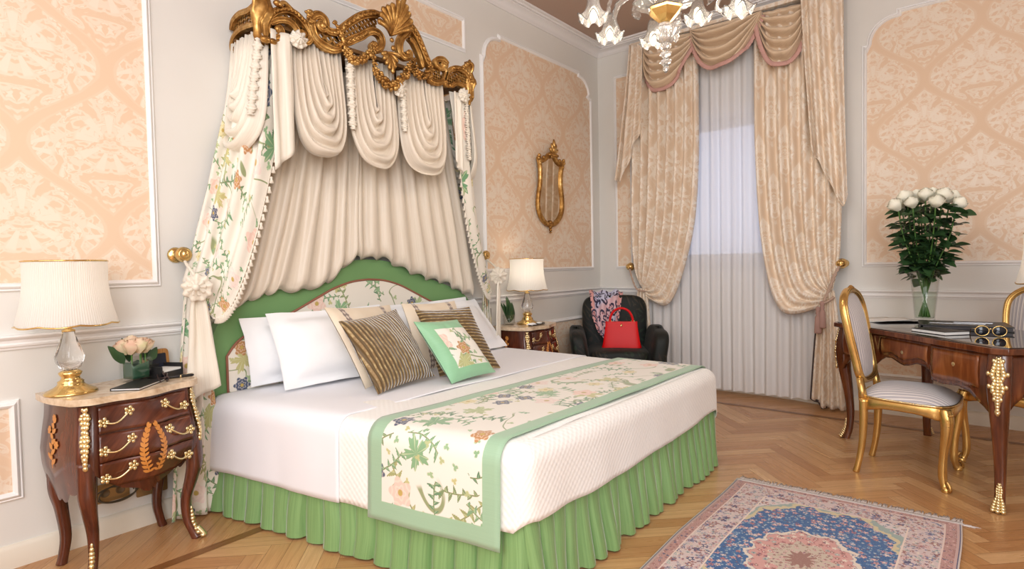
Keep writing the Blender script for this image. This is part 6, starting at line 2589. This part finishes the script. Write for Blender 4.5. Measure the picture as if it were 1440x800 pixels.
# ------------------------------------------------------------------ armchair with handbag and scarf (local: facing +x)
t = T('dark_green_jacquard'); u, v = t.uv()
x, y, z = t.obj()
lx, ly, (ra, rb, rc) = t.voro(x + z * 0.7, y + z * 0.5, 9)
r_ = (lx * lx + ly * ly).sqrt(); a_ = ly.atan2(lx) + ra * 6.28
ring = ((r_ * 130.0) + (a_ * 3.0).cos() * 1.2).cos().sm(0.0, 0.8) * r_.sm(0.050, 0.044)
g = t.mix(ring, S(8, 17, 14), t.ramp(rc, [(0, S(30, 46, 34)), (0.5, S(52, 46, 34)), (0.8, S(42, 32, 28))], True))
t.base(g).setv(Roughness=0.65, Sheen_Weight=0.05, Sheen_Roughness=0.4)
M_DKGREEN = t.m
AX, AY = 0.535, -0.635
ARZ = math.atan2(-0.83, 0.55)
ac = thing('armchair', 'dark green patterned upholstered armchair in the corner beside the window', 'armchair', (AX, AY, 0), ARZ)


def aloc(x, y, z):
    c, s = math.cos(ARZ), math.sin(ARZ)
    return Vector((AX + x * c - y * s, AY + x * s + y * c, z))


def slab(mb, fn, nu=24, nv=24):
    mb.grid(fn, nu, nv, cu=True)


def rslab(mb, c, half, ex=4.0, nu=36, nv=18, defo=None):
    """superellipsoid cushion block"""
    def fn(u, v):
        a = 2 * PI * u; b = PI * (v - 0.5); b = max(-PI / 2 + 1e-3, min(PI / 2 - 1e-3, b))
        def sp(t_): return math.copysign(abs(t_) ** (2 / ex), t_)
        p = Vector((half[0] * sp(math.cos(a)) * sp(math.cos(b)), half[1] * sp(math.sin(a)) * sp(math.cos(b)), half[2] * sp(math.sin(b))))
        if defo:
            p = Vector(defo(p))
        return Vector(c) + p
    mb.grid(fn, nu, nv, cu=True)


mb = MB(); rslab(mb, (0.0, 0, 0.245), (0.33, 0.33, 0.125), 7); mb.build('seat_base', M_DKGREEN, ac)
mb = MB(); rslab(mb, (0.045, 0, 0.385), (0.315, 0.262, 0.07), 5, defo=lambda p: (p.x, p.y, p.z + 0.012 * (1 - (p.y / 0.262) ** 2) * (p.z > 0))); mb.build('seat_cushion', M_DKGREEN, ac)
mb = MB(); rslab(mb, (-0.275, 0, 0.555), (0.085, 0.300, 0.335), 6, nu=44, nv=26, defo=lambda p: (p.x - 0.16 * (p.z + 0.3) * 0.5 + 0.03 * (1 - (p.y / 0.30) ** 2), p.y * (1 + 0.06 * p.z), p.z + 0.012 * (1 - (p.y / 0.3) ** 2) * (p.z > 0))); mb.build('backrest', M_DKGREEN, ac)
for sy in (-1, 1):
    mb = MB()
    rslab(mb, (0.02, sy * 0.330, 0.40), (0.31, 0.075, 0.215), 4.5, nu=36, nv=22, defo=lambda p, sy=sy: (p.x, p.y + sy * 0.035 * max(0, p.z) / 0.2 * 0.9, p.z + 0.02 * (p.x < 0) * max(0, p.z) / 0.2))
    mb.build('armrest', M_DKGREEN, ac)
for sx in (-0.27, 0.27):
    for sy in (-0.27, 0.27):
        mb = MB(); mb.lathe([(0.018, 0.0), (0.022, 0.02), (0.028, 0.13)], 12, (sx, sy, 0)); mb.build('leg', M_WALNUT, ac)

M_RED = simple('red_leather', S(214, 6, 12), 0.4, Specular_IOR_Level=0.25)
hb_ = thing('handbag', 'bright red leather handbag with a curved top handle, sitting on the armchair seat', 'handbag', tuple(aloc(0.125, 0.03, 0.464)), ARZ - 0.10 + PI / 2)
mb = MB()
def bag(u, v):
    a = 2 * PI * u
    k = v
    hx = lerp(0.172, 0.138, k) ; hy = lerp(0.066, 0.022, k ** 1.3)
    ex = 0.34
    c, s = math.cos(a), math.sin(a)
    X = hx * math.copysign(abs(c) ** ex, c); Y = hy * math.copysign(abs(s) ** ex, s)
    if abs(c) > 0.9:
        X -= math.copysign(0.018 * math.sin(PI * k), X) * 0.6
    return (X, Y, 0.225 * k)
mb.grid(bag, 64, 14, cu=True)
mb.add([bag(i / 64, 0.0) for i in range(64)], [tuple(range(64))[::-1]]); mb.add([bag(i / 64, 1.0) for i in range(64)], [tuple(range(64))])
mb.build('body', M_RED, hb_, angle=50)
for sy in (-1,):
    mb = MB()
    mb.tube(cr([(-0.098, 0.0, 0.215), (-0.094, 0.0, 0.262), (-0.062, 0.0, 0.318), (0.0, 0.0, 0.342), (0.062, 0.0, 0.318), (0.094, 0.0, 0.262), (0.098, 0.0, 0.215)], 6), 0.0105, 10)
    mb.build('handle', M_RED, hb_)
for sx in (-1, 1):
    mb = MB()
    mb.tube([(sx * 0.098 + 0.013 * math.cos(2 * PI * k / 16), -0.002, 0.224 + 0.013 * math.sin(2 * PI * k / 16)) for k in range(16)], 0.004, 6, closed=True)
    rn = mb.build('ring', M_BRASS, hb_)
mb = MB(); mb.lathe([(0.011, 0.0), (0.012, 0.003), (0.008, 0.006), (0.001, 0.006)], 16, (0.0, -0.026, 0.188), ax=(0, -1, 0)); mb.box((0.004, -0.033, 0.196), (0.006, 0.004, 0.026)); mb.build('clasp', M_BRASS, hb_)

t = T('leopard_scarf'); u, v = t.uv()
lx, ly, (ra, rb, rc) = t.voro(u + (t.noise(t.vec(u, v), 20, 1) - 0.5) * 0.05, v, 19)
r_ = (lx * lx + ly * ly).sqrt(); a_ = ly.atan2(lx) + ra * 6.28
w_ = (a_ * 2.0).cos() * 0.006 + 0.019
ringm = (r_ - w_).abs().sm(0.0085, 0.0065) * (a_ + ra * 3.0).cos().lt(0.75)
pk = t.noise(t.vec(u, v, 2.0), 4.0, 1)
gr_ = t.mix(pk.sm(0.52, 0.62), S(202, 204, 230), S(222, 184, 190))
gr_ = t.mix((u.min(u * -1.0 + 0.34)).sm(0.05, 0.035), gr_, S(224, 164, 160))
gr_ = t.mix(ringm, gr_, S(40, 34, 68))
gr_ = t.mix(r_.lt(0.006) * rb.gt(0.4), gr_, S(150, 84, 96))
t.base(gr_).setv(Roughness=0.6, Sheen_Weight=0.2)
M_SCARF = t.m
mb = MB()
def sc(u, v):
    # from behind the back rest, over its top edge and down the front toward the seat
    path = [(-0.385, 0.76), (-0.365, 0.895), (-0.300, 0.925), (-0.225, 0.86), (-0.165, 0.70), (-0.115, 0.56), (-0.06, 0.485)]
    k = v * (len(path) - 1); i = min(int(k), len(path) - 2); f = k - i
    x, z = lerp(path[i][0], path[i + 1][0], f), lerp(path[i][1], path[i + 1][1], f)
    wd = ip([(0, 0.12), (0.35, 0.16), (0.6, 0.135), (0.85, 0.10), (1, 0.06)], v)
    yc = ip([(0, -0.10), (0.35, -0.075), (0.7, -0.09), (1, -0.045)], v)
    fo = fold(u, 2.7, 0.8, 0.4 + v)
    bulge = 0.02 * fo + 0.012 * nz(u * 6, v * 7)
    return aloc(x + 0.028 + bulge * 0.7, yc + (u - 0.5) * 2 * wd, z + 0.015 + bulge * 0.6)
mb.grid(sc, 60, 60, uvf=lambda u, v: (u * 0.34, v * 0.62))
o = mb.build('scarf', M_SCARF, None, solid=0.003)
tag(o, 'pink and lilac leopard print scarf draped over the back of the dark armchair', 'scarf')

# ------------------------------------------------------------------ wall mirror
mir = thing('wall_mirror', 'narrow gilt framed mirror with carved crest hanging on the peach damask panel', 'mirror', (0.005, -0.928, 1.9), world=True)
MY = -0.928
side = [(0.0, 1.565), (0.045, 1.568), (0.110, 1.600), (0.165, 1.660), (0.188, 1.740), (0.180, 1.830), (0.160, 1.93), (0.160, 2.04), (0.178, 2.120), (0.190, 2.150)]
topc = [(0.150, 2.125), (0.085, 2.150), (0.045, 2.185), (0.0, 2.200)]
half = side + topc[:-1]
lp = [(MY + a, b) for a, b in half] + [(MY, 2.200)] + [(MY - a, b) for a, b in half[:0:-1]]
lp = cr(lp, 4, closed=True)
TL_ = 0.06
def mp(a, b, d): return (0.012 + d + TL_ * (b - 1.5) * 0.6, a, b)
mb = MB(); mb.tube([mp(a, b, 0.012) for a, b in lp], 0.022, 10, closed=True, rb=0.020, up=(1, 0, 0), pw=2.4)
mb.tube([mp(MY + (a - MY) * 1.055, 1.88 + (b - 1.88) * 1.03, 0.024) for a, b in lp], 0.008, 6, closed=True)
fr_ = mb.build('frame', M_GILT, mir)
mb = MB(); mb.prism([(MY + (a - MY) * 0.95, 1.88 + (b - 1.88) * 0.97) for a, b in lp], mp, 0.002, 0.010)
t = T('mirror_glass'); t.base(S(226, 218, 206)).setv(Metallic=1.0, Roughness=0.03)
mb.build('mirror_glass', t.m, mir, smooth=False)
mb = MB()
shell_t = [(MY - 0.075, 2.185), (MY - 0.062, 2.245), (MY - 0.035, 2.29), (MY, 2.33), (MY + 0.035, 2.29), (MY + 0.062, 2.245), (MY + 0.075, 2.185)]
for a, b in shell_t:
    q = [mp(lerp(MY, a, k / 5), lerp(2.19, b, k / 5), 0.015 + 0.03 * math.sin(PI * 0.7 * k / 5)) for k in range(6)]
    mb.tube(q, [0.010, 0.013, 0.015, 0.016, 0.014, 0.006], 8)
mb.ball(mp(MY, 2.235, 0.045), (0.02, 0.028, 0.034), 10, 8)
mb.ball(mp(MY, 2.175, 0.03), (0.018, 0.03, 0.014), 10, 8)
mb.build('crest', M_GILT, fr_)
mb = MB()
for s in (-1, 1):
    for k, (a, b) in enumerate(((0.19, 2.165), (0.196, 2.14), (0.178, 2.10), (0.125, 2.155))):
        mb.ball(mp(MY + s * a, b, 0.022), (0.016, 0.016, 0.018), 8, 6)
for (a, b, w_) in ((0, 1.545, 0.022), (0.022, 1.56, 0.015), (-0.022, 1.56, 0.015), (0, 1.515, 0.013), (0, 1.495, 0.008), (0.0, 1.585, 0.02)):
    mb.ball(mp(MY + a, b, 0.018), (0.016, w_, w_), 8, 6)
mb.build('carving', M_GILT, fr_)

# ------------------------------------------------------------------ chandelier of clear blown glass
CX, CY = 1.775, -2.31
t = T('murano_glass'); t.base((1.0, 0.985, 0.96, 1)).setv(Roughness=0.06, IOR=1.42, Transmission_Weight=0.82)
M_MUR = t.m
ch_ = thing('chandelier', 'clear blown glass chandelier with flower shaped lights hanging from the ceiling', 'chandelier', (CX, CY, 2.2), world=True)
C0 = Vector((CX, CY, 0))
rib = lambda n, a_: (lambda a, z: 1 + a_ * math.cos(n * a))
mb = MB(); mb.lathe([(0.055, CEIL - 0.002), (0.055, CEIL - 0.03), (0.02, CEIL - 0.06), (0.006, CEIL - 0.07)][::-1], 24, tuple(C0)); mb.lathe([(0.006, 2.78), (0.006, CEIL - 0.06)], 8, tuple(C0)); mb.build('ceiling_rose', M_BRASS, ch_)
mb = MB()
mb.lathe([(0.008, 2.345), (0.035, 2.36), (0.050, 2.375), (0.038, 2.395), (0.045, 2.41), (0.056, 2.43), (0.040, 2.452)], 40, tuple(C0), wob=rib(10, 0.06))
mb.lathe([(0.085, 2.545), (0.125, 2.552), (0.155, 2.575), (0.135, 2.59), (0.07, 2.60), (0.035, 2.66), (0.06, 2.72), (0.03, 2.78), (0.012, 2.80)], 48, tuple(C0), wob=rib(12, 0.07))
mb.build('glass_body', M_MUR, ch_)
mb = MB(); mb.lathe([(0.001, 2.448), (0.022, 2.458), (0.060, 2.492), (0.088, 2.522), (0.092, 2.532), (0.070, 2.545), (0.001, 2.546)], 6, tuple(C0)); bw = mb.build('gilt_bowl', M_GOLD, ch_, smooth=False)
mb = MB(); mb.ball(tuple(C0 + Vector((0, 0, 2.34))), (0.030, 0.030, 0.022), 16, 10); mb.build('drop', M_MUR, ch_)
for (z, r_) in ((2.295, 0.026), (2.255, 0.026)):
    mb = MB(); mb.lathe([(0.004, 0.026), (r_, 0.006), (r_ * 1.05, 0.0), (r_ * 0.7, -0.010), (0.010, -0.022), (0.003, -0.026)], 30, tuple(C0 + Vector((0, 0, z))), wob=rib(6, 0.22)); mb.build('drop', M_MUR, ch_)
mb = MB(); mb.lathe([(0.003, 0.02), (0.012, 0.0), (0.016, -0.012), (0.009, -0.028), (0.001, -0.036)], 20, tuple(C0 + Vector((0, 0, 2.235))), wob=rib(6, 0.12)); mb.build('drop', M_MUR, ch_)
NARM = 8
bulb_t = T('chandelier_bulb'); bulb_t.setv(Emission_Strength=5.0); bulb_t.b.inputs['Emission Color'].default_value = (1, 0.86, 0.66, 1)
rg = random.Random(4)
for k in range(NARM):
    a = 2 * PI * k / NARM + 0.61
    d = Vector((math.cos(a), math.sin(a), 0)); s = Vector((-d.y, d.x, 0))
    low = k in (0, 2, 3, 4, 6)
    R = 0.375 if low else 0.31
    zt = 2.640 if low else 2.700
    # twisted rope arm
    P_ = cr([tuple(C0 + d * 0.05 + Vector((0, 0, 2.59))), tuple(C0 + d * 0.15 + Vector((0, 0, 2.70))), tuple(C0 + d * (R - 0.06) + Vector((0, 0, zt + 0.10))), tuple(C0 + d * R + Vector((0, 0, zt + 0.05))), tuple(C0 + d * R + Vector((0, 0, zt)))], 7)
    mb = MB(); mb.tube(P_, [0.011 + 0.002 * math.sin(i * 1.6) for i in range(len(P_))], 10); arm = mb.build('arm', M_MUR, ch_)
    # hanging flower cup with ruffled rim, mouth downwards
    c = C0 + d * R + Vector((0, 0, zt))
    mb = MB()
    def cup(u, v):
        an = 2 * PI * u
        r = ip([(0, 0.012), (0.12, 0.026), (0.3, 0.030), (0.5, 0.036), (0.72, 0.048), (0.88, 0.066), (1.0, 0.078)], v)
        ru = 1 + (0.20 * v ** 3) * math.cos(6 * an) + 0.03 * math.cos(18 * an)
        z = -0.155 * v + (0.020 * v ** 4) * math.cos(6 * an) + 0.022 * max(0, v - 0.9) * 10 * 0.6
        return c + Vector((r * ru * math.cos(an), r * ru * math.sin(an), z))
    mb.grid(cup, 60, 16, cu=True)
    mb.build('flower_shade', M_MUR, arm, solid=0.0035)
    mb = MB(); mb.ball(tuple(c + Vector((0, 0, -0.115))), (0.018, 0.018, 0.042), 12, 10); mb.build('bulb', bulb_t.m, arm)
    L = bpy.data.lights.new('chandelier_light', 'POINT'); L.energy = 4.0; L.color = (1, 0.90, 0.76); L.shadow_soft_size = 0.06
    lo = bpy.data.objects.new('chandelier_light', L); COL.objects.link(lo); lo.parent = ch_; lo.location = Vector(c + Vector((0, 0, -0.215))) - Vector((CX, CY, 2.2))
    # curling glass leaf between the arms
    a2 = a + PI / NARM
    d2 = Vector((math.cos(a2), math.sin(a2), 0)); s2 = Vector((-d2.y, d2.x, 0))
    pth = cr([(0.08, 2.58), (0.16, 2.63), (0.235, 2.605), (0.265, 2.54), (0.25, 2.48), (0.275, 2.45)], 6) if k % 2 else cr([(0.07, 2.58), (0.13, 2.68), (0.21, 2.70), (0.27, 2.65), (0.28, 2.60), (0.26, 2.585)], 6)
    n_ = len(pth)
    mb = MB()
    def lf(u, v):
        i = min(int(u * (n_ - 1)), n_ - 2); f = u * (n_ - 1) - i
        r, z = lerp(pth[i][0], pth[i + 1][0], f), lerp(pth[i][1], pth[i + 1][1], f)
        w_ = 0.034 * math.sin(PI * min(1, u * 0.9 + 0.08)) ** 0.7 * (1 + 0.16 * math.sin(u * 60))
        b = (v - 0.5) * 2
        return C0 + d2 * (r + 0.010 * abs(b)) + s2 * (b * w_) + Vector((0, 0, z + 0.012 * abs(b)))
    mb.grid(lf, 60, 6)
    mb.build('glass_leaf', M_MUR, ch_, solid=0.006)

# ------------------------------------------------------------------ small things on and around the near nightstand
NS = (0.060, -4.405)
NSR = math.radians(9)


def nloc(x, y, z=0.72):
    return (NS[0] + x * math.cos(NSR) - y * math.sin(NSR), NS[1] + x * math.sin(NSR) + y * math.cos(NSR), z)


rb_ = thing('square_vase', 'low square glass vase of pale roses on the near nightstand', 'vase', nloc(0.125, 0.075), NSR + 0.1)
M_VINS = simple('dark_leaf_lining', S(48, 84, 62), 0.35)
mb = MB()
o4 = [(-0.046, -0.046), (0.046, -0.046), (0.046, 0.046), (-0.046, 0.046)]; i4 = [(a * 0.93, b * 0.93) for a, b in o4]
vs = [(a, b, 0.0) for a, b in o4] + [(a, b, 0.105) for a, b in o4] + [(a, b, 0.105) for a, b in i4] + [(a, b, 0.010) for a, b in i4]
fs = [(0, 3, 2, 1), (12, 13, 14, 15)] + [(i, (i + 1) % 4, 4 + (i + 1) % 4, 4 + i) for i in range(4)] + [(4 + i, 4 + (i + 1) % 4, 8 + (i + 1) % 4, 8 + i) for i in range(4)] + [(8 + i, 8 + (i + 1) % 4, 12 + (i + 1) % 4, 12 + i) for i in range(4)]
mb.add(vs, fs); mb.build('glass', M_GLASS, rb_, smooth=False)
mb = MB()
def lin(u, v):
    a = 2 * PI * u; c, s = math.cos(a), math.sin(a)
    return (0.039 * math.copysign(abs(c) ** 0.35, c), 0.039 * math.copysign(abs(s) ** 0.35, s), lerp(0.016, 0.080 + 0.008 * math.sin(3 * a), v))
mb.grid(lin, 40, 5, cu=True); mb.build('leaf_lining', M_VINS, rb_, solid=0.002)
t = T('blush_petal'); x, y, z = t.obj(); n = t.noise(t.vec(x, y, z), 16, 2)
t.base(t.ramp(n, [(0.3, S(236, 196, 170)), (0.5, S(240, 222, 190)), (0.7, S(222, 222, 164))])).setv(Roughness=0.6)
M_BLUSH = t.m
for k, (x, y, z) in enumerate(((0.02, -0.030, 0.125), (0.022, 0.028, 0.125), (-0.028, 0.0, 0.135), (0.03, 0.0, 0.128), (-0.02, 0.036, 0.122), (-0.02, -0.038, 0.122))):
    q = thing('pale_rose', 'cream and blush rose bloom in the square glass vase by the bedside lamp', 'rose', tuple(Vector(nloc(0.125, 0.075)) + Matrix.Rotation(NSR + 0.1, 3, 'Z') @ Vector((x, y, 0.09))), rg.uniform(0, 6), 'pale roses in the square vase')
    mb = MB(); rose_bloom(mb, (0, 0, z - 0.068), 0.040, (x * 5, y * 5, 1), 15, rg); mb.build('bloom', M_BLUSH, q)
    mb = MB(); mb.tube([(0, 0, -0.070), (0, 0, 0.03)], 0.003, 6); mb.build('stem', M_STEM, q)
mb = MB()
for (x, y, dx, dy, L) in ((0.0, -0.05, -0.2, -0.6, 0.10), (-0.03, -0.01, -0.15, -0.1, 0.11), (-0.02, 0.045, 0.0, 0.45, 0.085), (0.0, 0.05, 0.2, 0.9, 0.07)):
    leaf_blade(mb, (x, y, 0.085), (dx, dy, 1.0), L, 0.024, (1, 0.2, 0), rg)
mb.build('foliage', M_LEAF, rb_)

bx = thing('stationery_box', 'black leather stationery box holding white cards, behind the pen on the nightstand', 'box', nloc(0.125, 0.185), NSR + 0.35)
mb = MB()
mb.box((0, 0, 0.004), (0.11, 0.13, 0.008))
for (c, d) in (((-0.051, 0, 0.03), (0.008, 0.13, 0.052)), ((0.0, -0.061, 0.03), (0.11, 0.008, 0.052)), ((0.0, 0.061, 0.03), (0.11, 0.008, 0.052)), ((0.051, 0, 0.016), (0.008, 0.13, 0.024))):
    mb.box(c, d)
mb.build('tray', M_BLACK, bx, smooth=False, bevel=0.002)
mb = MB(); mb.box((0.004, 0.004, 0.022), (0.092, 0.108, 0.030)); mb.build('cards', M_PAPER, bx, smooth=False)
cl = thing('framed_clock', 'small wooden framed bedside clock with a dark face, standing behind the black box', 'clock', nloc(0.055, 0.195), NSR + 0.15)
M_BURL = wood('burl_frame', S(128, 82, 40), S(176, 124, 70), S(204, 158, 104), sc=2.0)
M_CLK = simple('dark_face', S(34, 38, 52), 0.25)
mb = MB()
def rr(w_, h_, r, n=6):
    P_ = []
    for (cx, cy, a0) in ((w_ - r, h_ - r, 0), (-w_ + r, h_ - r, 90), (-w_ + r, -h_ + r, 180), (w_ - r, -h_ + r, 270)):
        for i in range(n + 1):
            a = math.radians(a0 + 90 * i / n); P_.append((cx + r * math.cos(a), cy + r * math.sin(a)))
    return P_
mb.prism([(a, b + 0.060) for a, b in rr(0.060, 0.060, 0.018)], lambda a, b, d: (d - 0.10 * (b - 0.06), a, b), -0.011, 0.011)
mb.build('case', M_BURL, cl, angle=40, bevel=0.003)
mb = MB(); mb.prism([(a, b + 0.062) for a, b in rr(0.043, 0.038, 0.006)], lambda a, b, d: (d - 0.10 * (b - 0.06), a, b), 0.0105, 0.0135)
mb.build('face', M_CLK, cl, smooth=False)

nb = thing('notepad_folder', 'thin black folder with a silver edge lying at the front of the nightstand', 'folder', nloc(0.250, 0.02), NSR + 0.62)
mb = MB(); mb.box((0, 0, 0.0015), (0.115, 0.20, 0.003)); mb.box((0, 0, 0.0095), (0.115, 0.20, 0.003)); mb.box((-0.056, 0, 0.0055), (0.003, 0.20, 0.008)); mb.build('cover', M_BLACK, nb, smooth=False, bevel=0.001)
mb = MB(); mb.box((0.001, 0, 0.0055), (0.110, 0.194, 0.0046)); mb.build('pages', M_PAPER, nb, smooth=False)
pe = thing('pen', 'black ballpoint pen lying at the bedside end of the marble nightstand top', 'pen', nloc(0.225, 0.195, 0.7265), NSR + 1.15)
mb = MB(); mb.lathe([(0.0015, -0.072), (0.005, -0.058), (0.0062, -0.04), (0.0062, 0.06), (0.004, 0.068)], 14, ax=(1, 0, 0)); mb.build('barrel', M_BLACK, pe)
mb = MB(); mb.box((0.045, 0, 0.0075), (0.04, 0.003, 0.0015)); mb.lathe([(0.0066, 0.0), (0.0066, 0.006)], 14, (0.012, 0, 0), ax=(1, 0, 0)); mb.build('clip', M_ORMOLU, pe)
gl = thing('reading_glasses', 'folded dark reading glasses lying between the folder and the black box', 'glasses', nloc(0.235, 0.125), NSR + 1.3)
M_TORT = simple('brown_frame', S(70, 54, 52), 0.3)
for sy in (-1, 1):
    mb = MB(); mb.tube([(0.010 + 0.003 * math.cos(k), sy * 0.034 + 0.026 * math.cos(2 * PI * k / 24), 0.020 + 0.017 * math.sin(2 * PI * k / 24)) for k in range(24)], 0.0026, 6, closed=True); ri = mb.build('rim', M_TORT, gl)
    mb = MB(); mb.grid(lambda u, v: (0.010, sy * 0.034 + 0.025 * v * math.cos(2 * PI * u), 0.020 + 0.016 * v * math.sin(2 * PI * u)), 24, 3, cu=True); mb.build('lens', M_LENS, ri, solid=0.001)
    mb = MB(); mb.tube(cr([(0.008, sy * 0.060, 0.026), (-0.006, sy * 0.055, 0.022), (-0.012 - 0.004 * sy, -sy * 0.02, 0.012), (-0.012 - 0.004 * sy, -sy * 0.055, 0.005)], 5), 0.0024, 6); mb.build('temple', M_TORT, gl)
mb = MB(); mb.tube([(0.010, -0.009, 0.024), (0.012, 0, 0.027), (0.010, 0.009, 0.024)], 0.0024, 6); mb.build('bridge', M_TORT, gl)

# wall sockets and the coiled flex under the nightstand
M_SOCK = simple('bronze_plate', S(170, 140, 96), 0.35, 0.6)
for (y, z, lab) in ((-4.375, 0.205, 'bronze wall socket plate behind the near nightstand, with the coiled cable in front'), (-4.215, 0.185, 'bronze wall socket plate behind the near nightstand, closer to the bed')):
    sk = thing('wall_socket', lab, 'socket', (0, y, z), group='bronze socket plates under the nightstand', world=True)
    mb = MB(); mb.prism([(y + a, z + b) for a, b in rr(0.066, 0.042, 0.006)], yx, 0.0, 0.008); mb.build('plate', M_SOCK, sk, angle=40, bevel=0.002)
    for s in (-1, 1):
        mb = MB(); mb.lathe([(0.019, 0.0), (0.019, 0.002), (0.015, 0.003), (0.014, 0.001), (0.001, 0.001)], 20, (0.008, y + s * 0.030, z), ax=(1, 0, 0)); mb.build('outlet', simple('socket_insert', S(120, 98, 70), 0.5), sk)
mb = MB()
pts = []
for i in range(60):
    f = i / 59; a = f * 2 * PI * 2.3
    pts.append((0.035 + 0.010 * math.sin(a * 1.5), -4.375 + 0.075 * math.cos(a) + 0.02 * f, 0.200 + 0.036 * math.sin(a)))
pts += [(0.03, -4.25, 0.20), (0.025, -4.235, 0.19), (0.020, -4.22, 0.187)]
mb.tube(cr(pts, 3), 0.0035, 6)
o = mb.build('power_cable', simple('olive_cable', S(84, 74, 56), 0.5)); tag(o, 'coiled dark lamp cable hanging by the wall sockets under the nightstand', 'cable')

# far nightstand: plant, tray, little dishes; switch plate on the wall
PLY = (0.120, -1.655)
pt_ = thing('potted_plant', 'small dark green leaves in a glass pot on the far nightstand', 'plant', (PLY[0], PLY[1], 0.72))
mb = MB(); mb.lathe([(0.001, 0.0), (0.040, 0.0), (0.046, 0.01), (0.050, 0.085), (0.046, 0.085), (0.043, 0.012), (0.001, 0.010)], 32, cap=False); mb.build('pot', M_GLASS, pt_)
rgp = random.Random(12)
for (dx, dy, L, w_) in ((0.15, -0.1, 0.17, 0.040), (0.0, 0.25, 0.18, 0.040), (0.3, 0.45, 0.13, 0.036), (-0.2, -0.25, 0.13, 0.03), (0.2, 0.1, 0.13, 0.04), (0.1, -0.85, 0.21, 0.012)):
    mb = MB(); leaf_blade(mb, (0.01 * dx, 0.01 * dy, 0.02), (dx * 0.6, dy * 0.6, 1.0), L + 0.03, w_, (1, 0.1, 0), rgp); mb.build('leaf', M_LEAF, pt_, solid=0.0012)
tr_ = thing('tray', 'small dark oval tray on the far nightstand in front of the lamp', 'tray', (0.315, -1.545, 0.72), 0.1)
mb = MB(); mb.lathe([(0.001, 0.0), (0.07, 0.0), (0.078, 0.010), (0.074, 0.010), (0.068, 0.004), (0.001, 0.004)], 36, cap=False)
mb.v = [(a * 0.55, b * 1.5, c) for a, b, c in mb.v]
mb.build('dish', simple('dark_wood_tray', S(52, 38, 32), 0.3), tr_)
for (x, y, lab) in ((0.315, -1.610, 'folded white napkin on the dark tray, the one nearer the bed'), (0.312, -1.505, 'small white dish on the dark tray in front of the lamp base')):
    q = MB()
    if 'napkin' in lab:
        q.grid(lambda u, v: ((u - 0.5) * 0.055, (v - 0.5) * 0.085, 0.002 + 0.020 * math.sin(PI * u) ** 0.5 * math.sin(PI * v) ** 0.5 * (0.7 + 0.3 * math.sin(9 * v))), 16, 16)
        o = q.build('napkin', M_LINEN, None, loc=(x, y, 0.7245), rz=0.2)
    else:
        q.lathe([(0.001, 0.0), (0.016, 0.0), (0.026, 0.012), (0.024, 0.012), (0.015, 0.003), (0.001, 0.003)], 24, cap=False)
        o = q.build('dish', simple('white_china', S(238, 236, 232), 0.2), None, loc=(x, y, 0.7245))
    tag(o, lab, 'napkin' if 'napkin' in lab else 'dish')
sw = thing('light_switch', 'dark light switch plate on the wall between the bed curtain and the far nightstand', 'switch', (0, -1.768, 0.82), world=True)
mb = MB(); mb.prism([(-1.768 + a, 0.82 + b) for a, b in rr(0.024, 0.038, 0.004)], yx, 0.0, 0.008); mb.build('plate', simple('bronze_dark', S(64, 52, 44), 0.35, 0.4), sw, angle=40)
mb = MB(); mb.box((0.010, -1.768, 0.82), (0.006, 0.020, 0.034)); mb.build('rocker', M_BLACK, sw, smooth=False, bevel=0.002)
